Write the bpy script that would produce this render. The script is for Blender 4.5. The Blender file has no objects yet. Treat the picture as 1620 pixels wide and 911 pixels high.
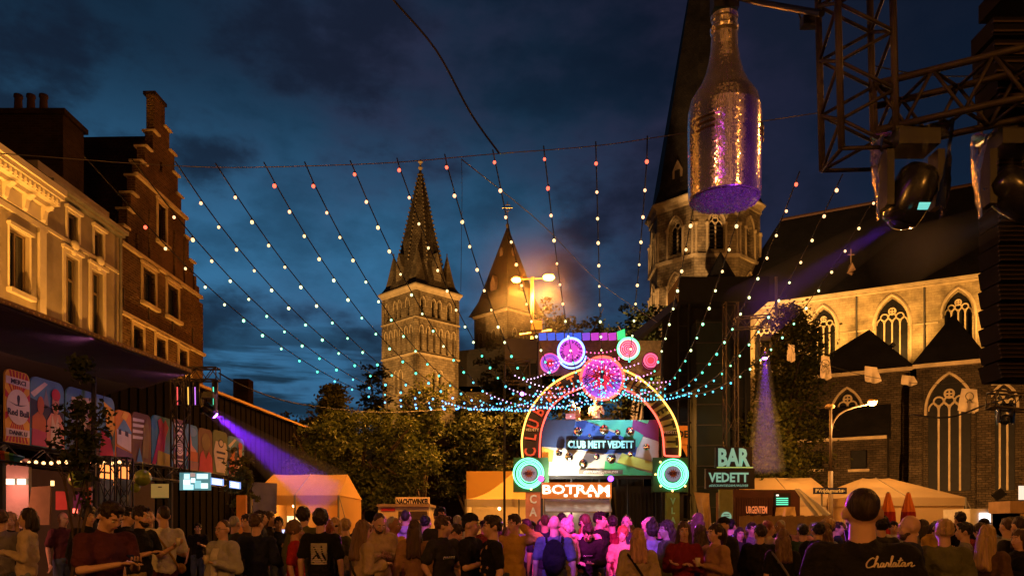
import bpy, bmesh, math, random
from math import sin, cos, pi, radians, tan, atan2, sqrt, hypot
from mathutils import Vector as V, Matrix, Euler, noise
from mathutils.geometry import tessellate_polygon
from mathutils.bvhtree import BVHTree
random.seed(7)
SC = bpy.context.scene
COL = SC.collection
FPX = 1260.0
# ------------------------------------------------------------------ camera
cam_d = bpy.data.cameras.new("camera"); cam = bpy.data.objects.new("camera", cam_d); COL.objects.link(cam)
cam.location = (0, 0, 1.65); cam.rotation_euler = (pi/2, 0, 0)
cam_d.sensor_width = 36; cam_d.lens = 36*FPX/1620
cam_d.shift_y = (835-455.5)/1620
cam_d.clip_start = .1; cam_d.clip_end = 3000
SC.camera = cam
SC.view_settings.view_transform = 'Standard'; SC.view_settings.look = 'None'
SC.view_settings.exposure = .12; SC.view_settings.gamma = 1
cy = SC.cycles
SC.render.engine = 'CYCLES'
cy.use_denoising = True
cy.max_bounces = 5; cy.diffuse_bounces = 2; cy.glossy_bounces = 3; cy.transmission_bounces = 4
cy.transparent_max_bounces = 10; cy.volume_bounces = 0
cy.sample_clamp_indirect = 3; cy.caustics_reflective = False; cy.caustics_refractive = False
cy.use_light_tree = True
# ------------------------------------------------------------------ world: dusk sky with cloud
W = bpy.data.worlds.new("World"); SC.world = W; W.use_nodes = True
nt = W.node_tree; N = nt.nodes; L = nt.links
for n in list(N): N.remove(n)
def wn(t, **k):
    n = N.new(t)
    for a, b in k.items(): setattr(n, a, b)
    return n
tc = wn('ShaderNodeTexCoord')
sep = wn('ShaderNodeSeparateXYZ'); L.new(tc.outputs['Generated'], sep.inputs[0])
base = wn('ShaderNodeValToRGB'); L.new(sep.outputs['Z'], base.inputs[0])
cr = base.color_ramp
cr.elements[0].position = 0; cr.elements[0].color = (.009, .030, .055, 1)
cr.elements[1].position = 1; cr.elements[1].color = (.0026, .0048, .013, 1)
for p_, c_ in ((.10, (.0085, .030, .052)), (.22, (.0070, .025, .053)), (.36, (.0048, .0118, .0285)), (.52, (.0036, .0070, .0175))):
    e = cr.elements.new(p_); e.color = (*c_, 1)
def wmath(op, a, b=None, clamp=False):
    m = wn('ShaderNodeMath', operation=op, use_clamp=clamp)
    for i, x in enumerate((a, b)):
        if x is None: continue
        if isinstance(x, (int, float)): m.inputs[i].default_value = x
        else: L.new(x, m.inputs[i])
    return m.outputs[0]
def wrange(x, a, b, c=0, d=1):
    m = wn('ShaderNodeMapRange', interpolation_type='SMOOTHSTEP'); L.new(x, m.inputs[0])
    for i, q in enumerate((a, b, c, d)): m.inputs[1+i].default_value = q
    return m.outputs[0]
def wdot(vec):
    d = wn('ShaderNodeVectorMath', operation='DOT_PRODUCT'); L.new(tc.outputs['Generated'], d.inputs[0])
    d.inputs[1].default_value = V(vec).normalized(); return d.outputs['Value']
def wnoise(sc, scale, det, rough=.55, off=(0, 0, 0)):
    mp = wn('ShaderNodeMapping'); L.new(tc.outputs['Generated'], mp.inputs[0])
    mp.inputs['Scale'].default_value = sc; mp.inputs['Location'].default_value = off
    n = wn('ShaderNodeTexNoise'); L.new(mp.outputs[0], n.inputs[0])
    n.inputs['Scale'].default_value = scale; n.inputs['Detail'].default_value = det; n.inputs['Roughness'].default_value = rough
    return n.outputs['Fac']
def wmix(f, a, b):
    m = wn('ShaderNodeMix', data_type='RGBA'); L.new(f, m.inputs[0])
    for i, x in ((6, a), (7, b)):
        if isinstance(x, tuple): m.inputs[i].default_value = (*x, 1)
        else: L.new(x, m.inputs[i])
    return m.outputs[2]
n1 = wnoise((1, 1, 2.0), 3.4, 7, .55, (3.1, 0, 1.2))
n2 = wnoise((1, 1, 1.8), 9.0, 7, .6, (0.4, 2, 0))
nm = wmath('ADD', wmath('MULTIPLY', n1, .7), wmath('MULTIPLY', n2, .3))
glow = wrange(wdot((-.36, 1, .33)), .83, 1.0)
gf = wmath('MULTIPLY', wmath('MULTIPLY', glow, wrange(sep.outputs['Z'], .27, .50, 1, .12)), wrange(nm, .36, .54, .42, 1.0))
c1 = wmix(gf, base.outputs[0], (.040, .170, .335))
# purple-grey cloud in the middle over the lamps
pur = wmath('MULTIPLY', wrange(wdot((.02, 1, .36)), .90, 1.0), wrange(n1, .38, .62))
c2 = wmix(wmath('MULTIPLY', pur, .75), c1, (.030, .026, .062))
# dark clouds
dk = wmath('MULTIPLY', wrange(nm, .47, .60), .84)
c3 = wmix(dk, c2, (.0058, .0098, .0225))
# streaky stratus near the horizon
st = wnoise((1.2, 1.2, 14), 2.6, 6, .6, (5, 1, 2))
low = wmath('MULTIPLY', wrange(st, .44, .56), wrange(sep.outputs['Z'], .17, .29, 1, 0))
c4 = wmix(wmath('MULTIPLY', low, .88), c3, (.0065, .0175, .032))
dark_side = wrange(wdot((0, 1, 0)), -.25, .5, .18, 1)
mul = wn('ShaderNodeVectorMath', operation='SCALE'); L.new(c4, mul.inputs[0]); L.new(dark_side, mul.inputs['Scale'])
bg = wn('ShaderNodeBackground'); L.new(mul.outputs[0], bg.inputs[0]); bg.inputs[1].default_value = 1.0
wo = wn('ShaderNodeOutputWorld'); L.new(bg.outputs[0], wo.inputs[0])

# ------------------------------------------------------------------ helpers
def P(px, py, Y):
    return V(((px-810)/FPX*Y, Y, 1.65+(835-py)/FPX*Y))
MATS = {}
def _nodes(m):
    m.use_nodes = True; t = m.node_tree
    return t, t.nodes, t.links, t.nodes['Principled BSDF']
def M(name, col, rough=.7, metal=0, var=.2, scale=3.0, bump=.0, bscale=30, spec=.3, coat=0, trans=0, dirt=0):
    if name in MATS: return MATS[name]
    m = bpy.data.materials.new(name); MATS[name] = m
    t, n, l, b = _nodes(m)
    b.inputs['Roughness'].default_value = rough; b.inputs['Metallic'].default_value = metal
    b.inputs['Specular IOR Level'].default_value = spec
    if coat: b.inputs['Coat Weight'].default_value = coat
    if trans: b.inputs['Transmission Weight'].default_value = trans
    tc = n.new('ShaderNodeTexCoord'); nz = n.new('ShaderNodeTexNoise')
    l.new(tc.outputs['Object'], nz.inputs['Vector']); nz.inputs['Scale'].default_value = scale; nz.inputs['Detail'].default_value = 6
    nz.inputs['Roughness'].default_value = .6
    rp = n.new('ShaderNodeValToRGB'); l.new(nz.outputs['Fac'], rp.inputs[0])
    rp.color_ramp.elements[0].position = .3; rp.color_ramp.elements[1].position = .7
    rp.color_ramp.elements[0].color = (*[c*(1-var) for c in col], 1); rp.color_ramp.elements[1].color = (*[min(1, c*(1+var)) for c in col], 1)
    l.new(rp.outputs[0], b.inputs['Base Color'])
    if bump:
        nb = n.new('ShaderNodeTexNoise'); l.new(tc.outputs['Object'], nb.inputs['Vector']); nb.inputs['Scale'].default_value = bscale; nb.inputs['Detail'].default_value = 5
        bp = n.new('ShaderNodeBump'); bp.inputs['Strength'].default_value = bump; bp.inputs['Distance'].default_value = .02
        l.new(nb.outputs['Fac'], bp.inputs['Height']); l.new(bp.outputs[0], b.inputs['Normal'])
    return m
def BR(name, c1, c2, mortar, bw=.22, bh=.065, ms=.008, rough=.9, bump=.8, dist=.03, rot=False, warp=.02):
    """masonry / tiles laid out in metres on the UV of the wall"""
    if name in MATS: return MATS[name]
    m = bpy.data.materials.new(name); MATS[name] = m
    t, n, l, b = _nodes(m)
    b.inputs['Roughness'].default_value = rough; b.inputs['Specular IOR Level'].default_value = .2
    tc = n.new('ShaderNodeTexCoord')
    nz = n.new('ShaderNodeTexNoise'); l.new(tc.outputs['UV'], nz.inputs['Vector']); nz.inputs['Scale'].default_value = 1.3; nz.inputs['Detail'].default_value = 4
    ad = n.new('ShaderNodeMixRGB'); ad.blend_type = 'ADD'; ad.inputs[0].default_value = warp
    l.new(tc.outputs['UV'], ad.inputs[1]); l.new(nz.outputs['Color'], ad.inputs[2])
    bk = n.new('ShaderNodeTexBrick'); l.new(ad.outputs[0], bk.inputs['Vector'])
    bk.inputs['Scale'].default_value = 1; bk.inputs['Brick Width'].default_value = bw; bk.inputs['Row Height'].default_value = bh
    bk.inputs['Mortar Size'].default_value = ms; bk.inputs['Mortar Smooth'].default_value = .3
    bk.inputs['Color1'].default_value = (*c1, 1); bk.inputs['Color2'].default_value = (*c2, 1); bk.inputs['Mortar'].default_value = (*mortar, 1)
    n2 = n.new('ShaderNodeTexNoise'); l.new(tc.outputs['UV'], n2.inputs['Vector']); n2.inputs['Scale'].default_value = .55; n2.inputs['Detail'].default_value = 8; n2.inputs['Roughness'].default_value = .65
    rp = n.new('ShaderNodeValToRGB'); l.new(n2.outputs['Fac'], rp.inputs[0]); rp.color_ramp.elements[0].position = .32; rp.color_ramp.elements[1].position = .68
    rp.color_ramp.elements[0].color = (.34, .31, .28, 1); rp.color_ramp.elements[1].color = (1.22, 1.18, 1.08, 1)
    mx = n.new('ShaderNodeMixRGB'); mx.blend_type = 'MULTIPLY'; mx.inputs[0].default_value = 1
    l.new(bk.outputs['Color'], mx.inputs[1]); l.new(rp.outputs[0], mx.inputs[2]); l.new(mx.outputs[0], b.inputs['Base Color'])
    n3 = n.new('ShaderNodeTexNoise'); l.new(tc.outputs['UV'], n3.inputs['Vector']); n3.inputs['Scale'].default_value = 3/bh*.3; n3.inputs['Detail'].default_value = 6
    hh = n.new('ShaderNodeMath'); hh.operation = 'MULTIPLY_ADD'; l.new(bk.outputs['Fac'], hh.inputs[0]); hh.inputs[1].default_value = -.8; l.new(n3.outputs['Fac'], hh.inputs[2])
    bp = n.new('ShaderNodeBump'); bp.inputs['Strength'].default_value = bump; bp.inputs['Distance'].default_value = dist
    l.new(hh.outputs[0], bp.inputs['Height']); l.new(bp.outputs[0], b.inputs['Normal'])
    return m
def EM(name, col, strength, sample=True):
    if name in MATS: return MATS[name]
    m = bpy.data.materials.new(name); MATS[name] = m
    t, n, l, b = _nodes(m); b.inputs['Base Color'].default_value = (*[c*.5 for c in col], 1)
    b.inputs['Emission Color'].default_value = (*col, 1); b.inputs['Emission Strength'].default_value = strength
    if not sample: m.cycles.emission_sampling = 'NONE'
    return m
def GLASS(name, col=(.02, .03, .04), rough=.05):
    return M(name, col, rough, 0, .3, 1.5, bump=.05, bscale=3, spec=.6)

class MB:
    def __init__(s): s.v = []; s.f = []; s.m = []
    def add(s, vs, fs, mi=0):
        b = len(s.v); s.v += [tuple(x) for x in vs]; s.f += [tuple(b+i for i in f) for f in fs]; s.m += [mi]*len(fs); return s
    def hexa(s, o, a, b, c, mi=0):
        o, a, b, c = V(o), V(a), V(b), V(c)
        if a.cross(b).dot(c) < 0: a, b = b, a
        p = [o, o+a, o+a+b, o+b]; p += [q+c for q in p]
        return s.add(p, [(3, 2, 1, 0), (4, 5, 6, 7), (0, 1, 5, 4), (1, 2, 6, 5), (2, 3, 7, 6), (3, 0, 4, 7)], mi)
    def box(s, c, d, rz=0, mi=0):
        R = Matrix.Rotation(rz, 3, 'Z') if rz else Matrix.Identity(3)
        a, b, e = R@V((d[0], 0, 0)), R@V((0, d[1], 0)), V((0, 0, d[2]))
        return s.hexa(V(c)-(a+b+e)/2, a, b, e, mi)
    def box2(s, a, b, mi=0):
        a, b = V(a), V(b); d = b-a
        return s.box((a+b)/2, (abs(d.x), abs(d.y), abs(d.z)), 0, mi)
    def prism(s, pts, ext, mi=0):
        pts = [V(p) for p in pts]; ext = V(ext); n = len(pts)
        nrm = V((0, 0, 0))
        for i in range(n): nrm += (pts[i]-pts[0]).cross(pts[(i+1) % n]-pts[0])
        if nrm.dot(ext) > 0: pts = pts[::-1]
        t = tessellate_polygon([pts]); vs = pts+[p+ext for p in pts]
        fs = []
        nf = V((0, 0, 0))
        for (i, j, k) in t:
            q = (pts[j]-pts[i]).cross(pts[k]-pts[i])
            if q.dot(ext) > 0: i, j, k = k, j, i
            fs += [(i, j, k), (k+n, j+n, i+n)]
        fs += [(i, i+n, (i+1) % n+n, (i+1) % n) for i in range(n)]
        return s.add(vs, fs, mi)
    def tube(s, pts, r, seg=6, closed=False, mi=0, r2=None):
        pts = [V(p) for p in pts]; n = len(pts); rings = []
        prev = None; vs = []
        for i, p in enumerate(pts):
            if closed: d = pts[(i+1) % n]-pts[i-1]
            else: d = pts[min(i+1, n-1)]-pts[max(i-1, 0)]
            if d.length < 1e-9: d = V((0, 0, 1))
            d.normalize()
            if prev is None:
                a = V((0, 0, 1)) if abs(d.z) < .9 else V((1, 0, 0))
                x = d.cross(a).normalized()
            else:
                x = (prev-d*prev.dot(d)); x = x.normalized() if x.length > 1e-6 else d.orthogonal().normalized()
            prev = x; y = d.cross(x)
            rr = r if r2 is None else r+(r2-r)*i/max(1, n-1)
            vs += [p+(x*cos(2*pi*k/seg)+y*sin(2*pi*k/seg))*rr for k in range(seg)]
        fs = []
        for i in range(n if closed else n-1):
            a, b = i*seg, ((i+1) % n)*seg
            fs += [(a+k, a+(k+1) % seg, b+(k+1) % seg, b+k) for k in range(seg)]
        if not closed: fs += [tuple(range(seg))[::-1], tuple((n-1)*seg+k for k in range(seg))]
        return s.add(vs, fs, mi)
    def ring(s, c, r, t, seg=40, a0=0, a1=2*pi, u=(1, 0, 0), w=(0, 0, 1), tseg=6, mi=0, sq=1):
        u, w = V(u), V(w); full = abs(a1-a0-2*pi) < 1e-6; n = seg if full else seg+1
        return s.tube([V(c)+u*(cos(a0+(a1-a0)*i/seg)*r)+w*(sin(a0+(a1-a0)*i/seg)*r*sq) for i in range(n)], t, tseg, full, mi)
    def lathe(s, prof, c=(0, 0, 0), seg=24, mi=0, sx=1, sy=1, phase=0):
        c = V(c); vs = []; n = len(prof)
        for r, z in prof: vs += [c+V((cos(2*pi*k/seg+phase)*max(r, 1e-4)*sx, sin(2*pi*k/seg+phase)*max(r, 1e-4)*sy, z)) for k in range(seg)]
        fs = []
        for i in range(n-1):
            a, b = i*seg, (i+1)*seg
            fs += [(a+k, a+(k+1) % seg, b+(k+1) % seg, b+k) for k in range(seg)]
        fs += [tuple(range(seg))[::-1], tuple((n-1)*seg+k for k in range(seg))]
        return s.add(vs, fs, mi)
    def ball(s, c, r, seg=12, rings=8, rot=None, mi=0):
        if isinstance(r, (int, float)): r = (r, r, r)
        R = rot or Matrix.Identity(3); c = V(c); vs = [c+R@V((0, 0, -r[2]))]
        for i in range(1, rings):
            a = -pi/2+pi*i/rings
            vs += [c+R@V((r[0]*cos(a)*cos(2*pi*k/seg), r[1]*cos(a)*sin(2*pi*k/seg), r[2]*sin(a))) for k in range(seg)]
        vs.append(c+R@V((0, 0, r[2]))); fs = [(0, 1+(k+1) % seg, 1+k) for k in range(seg)]
        for i in range(rings-2):
            a, b = 1+i*seg, 1+(i+1)*seg
            fs += [(a+k, a+(k+1) % seg, b+(k+1) % seg, b+k) for k in range(seg)]
        t = len(vs)-1; a = 1+(rings-2)*seg
        fs += [(a+k, a+(k+1) % seg, t) for k in range(seg)]
        return s.add(vs, fs, mi)
    def cap(s, a, b, r1, r2, seg=10, mi=0):
        a, b = V(a), V(b); d = (b-a); ln = max(d.length, 1e-5); d = d/ln
        pts = []; rr = []
        for k in range(5):
            t = -pi/2+pi/2*k/4*.999+.001; pts.append(a+d*(sin(t)*r1)); rr.append(cos(t)*r1)
        for k in range(5):
            t = pi/2*k/4*.999; pts.append(b+d*(sin(t)*r2)); rr.append(cos(t)*r2)
        x = d.orthogonal().normalized(); y = d.cross(x); vs = []; n = len(pts)
        for p, r in zip(pts, rr): vs += [p+(x*cos(2*pi*k/seg)+y*sin(2*pi*k/seg))*max(r, 1e-4) for k in range(seg)]
        fs = []
        for i in range(n-1): fs += [(i*seg+k, i*seg+(k+1) % seg, (i+1)*seg+(k+1) % seg, (i+1)*seg+k) for k in range(seg)]
        fs += [tuple(range(seg))[::-1], tuple((n-1)*seg+k for k in range(seg))]
        return s.add(vs, fs, mi)
    def mesh(s, name, mats=(), smooth=False, uv=True):
        me = bpy.data.meshes.new(name); me.from_pydata(s.v, [], s.f); me.update()
        for m in (mats if isinstance(mats, (list, tuple)) else [mats]): me.materials.append(m)
        if any(s.m): me.polygons.foreach_set('material_index', s.m)
        if smooth: me.polygons.foreach_set('use_smooth', [True]*len(s.f))
        if uv and len(s.f) < 20000:
            ul = me.uv_layers.new(name='UVMap'); dat = [0.0]*(2*len(me.loops)); vv = s.v
            for p in me.polygons:
                nx, ny, nz = p.normal
                if abs(nz) < .8:
                    h = hypot(nx, ny) or 1; tx, ty = -ny/h, nx/h
                    k = 1/max(.3, h)
                    for li in p.loop_indices:
                        q = vv[me.loops[li].vertex_index]; dat[2*li] = q[0]*tx+q[1]*ty; dat[2*li+1] = q[2]*k
                else:
                    for li in p.loop_indices:
                        q = vv[me.loops[li].vertex_index]; dat[2*li] = q[0]; dat[2*li+1] = q[1]
            ul.data.foreach_set('uv', dat)
        return me
    def build(s, name, mats, parent=None, smooth=False, **tags):
        return place(name, s.mesh(name, mats, smooth), parent, **tags)
def place(name, me, parent=None, **tags):
    o = bpy.data.objects.new(name, me); COL.objects.link(o)
    if parent is not None:
        o.parent = parent
        if 'rel' not in tags: o.matrix_parent_inverse = Matrix.Translation(-parent.location) if parent.type == 'EMPTY' else Matrix.Identity(4)
    for k, v in tags.items():
        if k != 'rel': o[k] = v
    return o
def sub(name, mb, mats, parent, smooth=False):
    """a sub-part: child of a mesh part (whose own data is in world space)"""
    o = bpy.data.objects.new(name, mb.mesh(name, mats, smooth)); COL.objects.link(o); o.parent = parent
    return o
def thing(name, label, cat, loc=(0, 0, 0), group=None, **tags):
    o = bpy.data.objects.new(name, None); COL.objects.link(o); o.location = loc; o.empty_display_size = .2
    o['label'] = label; o['category'] = cat
    if group: o['group'] = group
    for k, v in tags.items(): o[k] = v
    return o
def tagged(o, label, cat, group=None):
    o['label'] = label; o['category'] = cat
    if group: o['group'] = group
    return o
def struct(name, mb, mats, smooth=False): return mb.build(name, mats, None, smooth, kind='structure')
def lamp(kind, loc, col, power, parent=None, target=None, size=.1, spot=60, blend=.4, name='light'):
    d = bpy.data.lights.new(name, kind); d.color = col; d.energy = power
    if kind in ('POINT', 'SPOT'): d.shadow_soft_size = size
    if kind == 'SPOT': d.spot_size = radians(spot); d.spot_blend = blend
    if kind == 'AREA': d.size = size
    o = bpy.data.objects.new(name, d); COL.objects.link(o); o.location = loc
    if target is not None: o.rotation_euler = (V(target)-V(loc)).to_track_quat('-Z', 'Y').to_euler()
    if parent is not None: o.parent = parent; o.matrix_parent_inverse = Matrix.Translation(-parent.location)
    return o
class F:
    """a vertical wall plane: origin, horizontal direction u, outward normal n"""
    def __init__(s, o, u, n=None):
        s.o = V((o[0], o[1], 0)); s.u = V((u[0], u[1], 0)).normalized()
        s.n = V((s.u.y, -s.u.x, 0)) if n is None else V((n[0], n[1], 0)).normalized()
    def __call__(s, u, z, d=0): return s.o+s.u*u+s.n*d+V((0, 0, z))
    def px(s, px, py, d=0):
        a = (px-810)/FPX; o = s.o+s.n*d
        # o.x+u*ux = a*(o.y+u*uy)
        u = (a*o.y-o.x)/(s.u.x-a*s.u.y); Y = o.y+u*s.u.y
        return u, 1.65+(835-py)/FPX*Y
    def off(s, d): return F(s.o+s.n*d, s.u, s.n)
def rect(u0, u1, z0, z1): return [(u0, z0), (u1, z0), (u1, z1), (u0, z1)]
def gothic(uc, w, z0, z1, n=6, k=1.0):
    """pointed-arch outline, apex at z1; k = radius / width"""
    h = w/2; R = w*k; rise = sqrt(R*R-(R-h)**2); zs = z1-rise; pts = [(uc-h, z0), (uc+h, z0)]
    amax = math.acos((R-h)/R)
    for i in range(n+1):
        a = amax*i/n; pts.append((uc+h-R+R*cos(a), zs+R*sin(a)))
    for i in range(1, n+1):
        a = amax*(1-i/n); pts.append((uc-h+R-R*cos(a), zs+R*sin(a)))
    return pts
def wall(mb, fr, outer, holes=(), depth=.3, d0=0, mi=0, mr=None):
    """front face with openings, reveals around them, rim around the outside"""
    mr = mi if mr is None else mr
    loops = [[V((u, z, 0)) for u, z in outer]]+[[V((u, z, 0)) for u, z in h] for h in holes]
    tri = tessellate_polygon(loops); flat = [p for l in loops for p in l]
    vs = [fr(p.x, p.y, d0) for p in flat]; fs = []
    for t in tri:
        a, b, c = (vs[i] for i in t)
        if (b-a).cross(c-a).dot(fr.n) < 0: t = (t[2], t[1], t[0])
        fs.append(t)
    mb.add(vs, fs, mi)
    k = 0
    for li, l in enumerate(loops):
        n = len(l)
        for i in range(n):
            a, b = l[i], l[(i+1) % n]
            mb.add([fr(a.x, a.y, d0), fr(b.x, b.y, d0), fr(b.x, b.y, d0-depth), fr(a.x, a.y, d0-depth)], [(0, 1, 2, 3)], mr if li else mi)
def bar(mb, fr, u0, u1, z0, z1, d0, d1, mi=0):
    mb.hexa(fr(u0, z0, d0), fr.u*(u1-u0), V((0, 0, z1-z0)), fr.n*(d1-d0), mi)
def text(s, o, u, n, size, mat, parent=None, ext=.01, bold=.0, align='CENTER', name='lettering', shear=0, xs=1, fit=None):
    """lettering as a mesh; fit=(width, height) in metres stretches it to the measured size"""
    c = bpy.data.curves.new(name, 'FONT'); c.body = s; c.size = size; c.extrude = ext; c.offset = bold; c.align_x = align; c.align_y = 'CENTER'; c.shear = shear
    c.resolution_u = 2
    tmp = bpy.data.objects.new(name, c); me = bpy.data.meshes.new_from_object(tmp); bpy.data.objects.remove(tmp); bpy.data.curves.remove(c)
    me.name = name; me.materials.clear(); me.materials.append(mat)
    x0, x1 = min(v.co.x for v in me.vertices), max(v.co.x for v in me.vertices); y0, y1 = min(v.co.y for v in me.vertices), max(v.co.y for v in me.vertices)
    sx, sy = (fit[0]/(x1-x0), fit[1]/(y1-y0)) if fit else (xs, 1); cx_, cy_ = ((x0+x1)/2, (y0+y1)/2) if fit else (0, 0)
    u = V(u).normalized(); n = V(n).normalized(); w = n.cross(u); o = V(o)
    for v in me.vertices: v.co = o+u*((v.co.x-cx_)*sx)+w*((v.co.y-cy_)*sy)+n*v.co.z
    ob = bpy.data.objects.new(name, me); COL.objects.link(ob)
    if parent is not None:
        ob.parent = parent
        if parent.type == 'EMPTY': ob.matrix_parent_inverse = Matrix.Translation(-parent.location)
    return ob
def inst(src, parent, loc=None, rot=None, name=None):
    c = src.copy(); COL.objects.link(c); c.parent = parent
    if name: c.name = name
    return c
def copy_tree(o, parent=None):
    c = o.copy(); COL.objects.link(c); c.parent = parent
    for ch in list(o.children): copy_tree(ch, c)
    return c
# ================================================================== ground
def ground_mat():
    m = BR('cobble_paving', (.085, .078, .07), (.055, .05, .048), (.02, .019, .018), .16, .12, .014, .75, .7, .02)
    return m
g = MB(); g.add([(-400, -60, 0), (400, -60, 0), (400, 900, 0), (-400, 900, 0)], [(0, 1, 2, 3)])
struct('ground', g, ground_mat())
pv = MB()
pv.hexa((-14.2, -30, 0.004), (1.9, 0, 0), (1.9, 75, 0), (0, 0, .12)); struct('pavement', pv, BR('paving_slabs', (.12, .115, .105), (.09, .085, .08), (.03, .03, .03), .5, .5, .01))

# ================================================================== houses on the left
HF = F((-14, 0), (.028, 1), (1, -.028))
stucco = M('cream_stucco', (.36, .31, .22), .9, 0, .22, .9, .25, 8)
stucco2 = M('grey_stucco', (.30, .255, .19), .9, 0, .25, 1.1, .3, 8)
trimw = M('white_trim', (.62, .56, .42), .7, 0, .12, 2, .1, 10)
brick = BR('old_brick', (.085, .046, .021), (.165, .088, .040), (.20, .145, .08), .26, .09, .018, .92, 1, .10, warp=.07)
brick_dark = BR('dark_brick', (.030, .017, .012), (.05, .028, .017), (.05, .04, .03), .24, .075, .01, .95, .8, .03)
tiles = BR('roof_tiles', (.030, .017, .012), (.045, .024, .016), (.01, .008, .007), .25, .2, .02, .8, 1, .05)
slate = BR('roof_slate', (.008, .008, .009), (.013, .011, .012), (.004, .004, .005), .25, .18, .012, .8, .6, .02)
glass = GLASS('night_glass'); framew = M('window_paint', (.25, .18, .1), .5, 0, .1); framed = M('dark_window_paint', (.06, .045, .03), .5, 0, .1)
sand = M('sandstone_trim', (.45, .36, .22), .85, 0, .25, 2.5, .3, 12)

def house_window(par, fr, u0, u1, z0, z1, rec=.18, casing=.14, mullion=1, transom=.62, cm=None, sill=True, fm=None, d0=0):
    cm = cm or trimw; fm = fm or framew
    w = MB()
    t = .06
    for a, b, c, d in ((u0, u0+t, z0, z1), (u1-t, u1, z0, z1), (u0+t, u1-t, z0, z0+t), (u0+t, u1-t, z1-t, z1)): bar(w, fr, a, b, c, d, d0-rec, d0-rec+.06)
    if mullion: bar(w, fr, (u0+u1)/2-.03, (u0+u1)/2+.03, z0+t, z1-t, d0-rec, d0-rec+.055)
    if transom: bar(w, fr, u0+t, u1-t, z0+(z1-z0)*transom-.03, z0+(z1-z0)*transom+.03, d0-rec, d0-rec+.05)
    f = w.build('window', fm, par)
    g = MB(); bar(g, fr, u0+.01, u1-.01, z0+.01, z1-.01, d0-rec-.03, d0-rec+.012); sub('pane', g, glass, f)
    if casing:
        c = MB()
        for a, b, e, d in ((u0-casing, u0, z0, z1+casing), (u1, u1+casing, z0, z1+casing), (u0, u1, z1, z1+casing)): bar(c, fr, a, b, e, d, d0-.002, d0+.05)
        bar(c, fr, u0-casing-.05, u1+casing+.05, z1+casing, z1+casing+.09, d0-.002, d0+.12)
        sub('casing', c, cm, f)
    if sill:
        s = MB(); bar(s, fr, u0-casing-.06, u1+casing+.06, z0-.12, z0, d0-.1, d0+.16); sub('sill', s, cm, f)
    return f

def body(fr, u0, u1, z1, holes, mat, par, back=9, rimz=0):
    w = MB(); wall(w, fr, rect(u0, u1, 0, z1), holes, .24)
    o = w.build('wall', mat, par)
    b = MB(); b.hexa(fr(u0, 0, -.26), fr.u*(u1-u0), fr.n*(-back), V((0, 0, z1))); b.build('side_wall', mat, par)
    return o

# house 1 – cream, heavy white cornice
h1 = thing('town_house', 'cream stucco house with heavy bracketed cornice at the left edge', 'house', HF(19, 0))
W1 = [(21.2, 22.1, 8.05, 9.7), (18.3, 19.2, 8.05, 9.7), (15.4, 16.3, 8.05, 9.7), (12.5, 13.4, 8.05, 9.7)]
body(HF, 10.5, 22.75, 11.0, [rect(*w) for w in W1], stucco, h1)
for w in W1: house_window(h1, HF, *w, casing=.02, transom=0)
c = MB()
for z0, z1, d in ((10.1, 10.25, .07), (10.72, 10.85, .22), (10.85, 11.0, .42), (11.0, 11.12, .55), (11.12, 11.3, .62)): bar(c, HF, 10.4, 22.85, z0, z1, -.05, d)
bar(c, HF, 10.4, 22.8, 10.3, 10.7, -.04, .08)
c.build('cornice', trimw, h1)
k = 11.0
while k < 22.7:
    b = MB(); b.prism([HF(k, 10.72, .08), HF(k, 10.3, .08), HF(k, 10.36, .14), HF(k, 10.6, .20), HF(k, 10.72, .38)], HF.u*.16); b.build('bracket', trimw, h1); k += .82
k = 10.6
dn = MB()
while k < 22.7: bar(dn, HF, k, k+.1, 10.86, 10.98, .42, .5); k += .2
dn.build('dentil_row', trimw, h1, kind='stuff')
r = MB(); r.prism([HF(10.5, 11.3, .3), HF(10.5, 11.3, -9), HF(10.5, 14.4, -4.5)], HF.u*12.2); r.build('roof', tiles, h1)
b = MB(); bar(b, HF, 22.45, 22.75, 5, 10.1, -.01, .08); b.build('pilaster', trimw, h1)

# house 2 – grey plaster with two axes and a tile roof
h2 = thing('town_house', 'narrow plastered house with two tall windows beside the brick gable', 'house', HF(24.8, 0))
W2 = [(23.75, 24.45, 7.75, 9.85), (25.15, 25.85, 7.75, 9.85)]; W2b = [(23.85, 24.45, 10.35, 11.15), (25.3, 25.85, 10.35, 11.15)]
body(HF, 22.76, 26.85, 11.5, [rect(*w) for w in W2+W2b], stucco2, h2)
for w in W2: house_window(h2, HF, *w, casing=.13, transom=.68)
for w in W2b: house_window(h2, HF, *w, casing=.07, transom=0, mullion=1, sill=False)
b = MB(); bar(b, HF, 22.78, 26.83, 7.42, 7.56, -.02, .16); b.build('string_course', trimw, h2); b = MB(); bar(b, HF, 22.78, 26.83, 10.18, 10.27, -.02, .07); b.build('string_course', trimw, h2)
for uc in (24.1, 25.5):
    b = MB(); b.ball(HF(uc, 10.18, .1), (.14, .18, .16), 8, 6); b.ball(HF(uc, 10.0, .08), (.09, .12, .12), 8, 6); b.build('keystone_ornament', trimw, h2, True)
b = MB(); bar(b, HF, 22.7, 26.9, 11.5, 11.62, -.1, .32); bar(b, HF, 22.7, 26.9, 11.42, 11.5, -.1, .2); b.build('gutter', M('zinc', (.22, .22, .2), .5, .6), h2)
b = MB(); b.prism([HF(22.76, 11.62, .2), HF(22.76, 11.62, -9), HF(22.76, 15.0, -4.4)], HF.u*4.08); b.build('roof', tiles, h2)
b = MB(); bar(b, HF, 22.95, 26.8, 11.66, 12.25, -.9, -.3); b.build('parapet', stucco2, h2)
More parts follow.
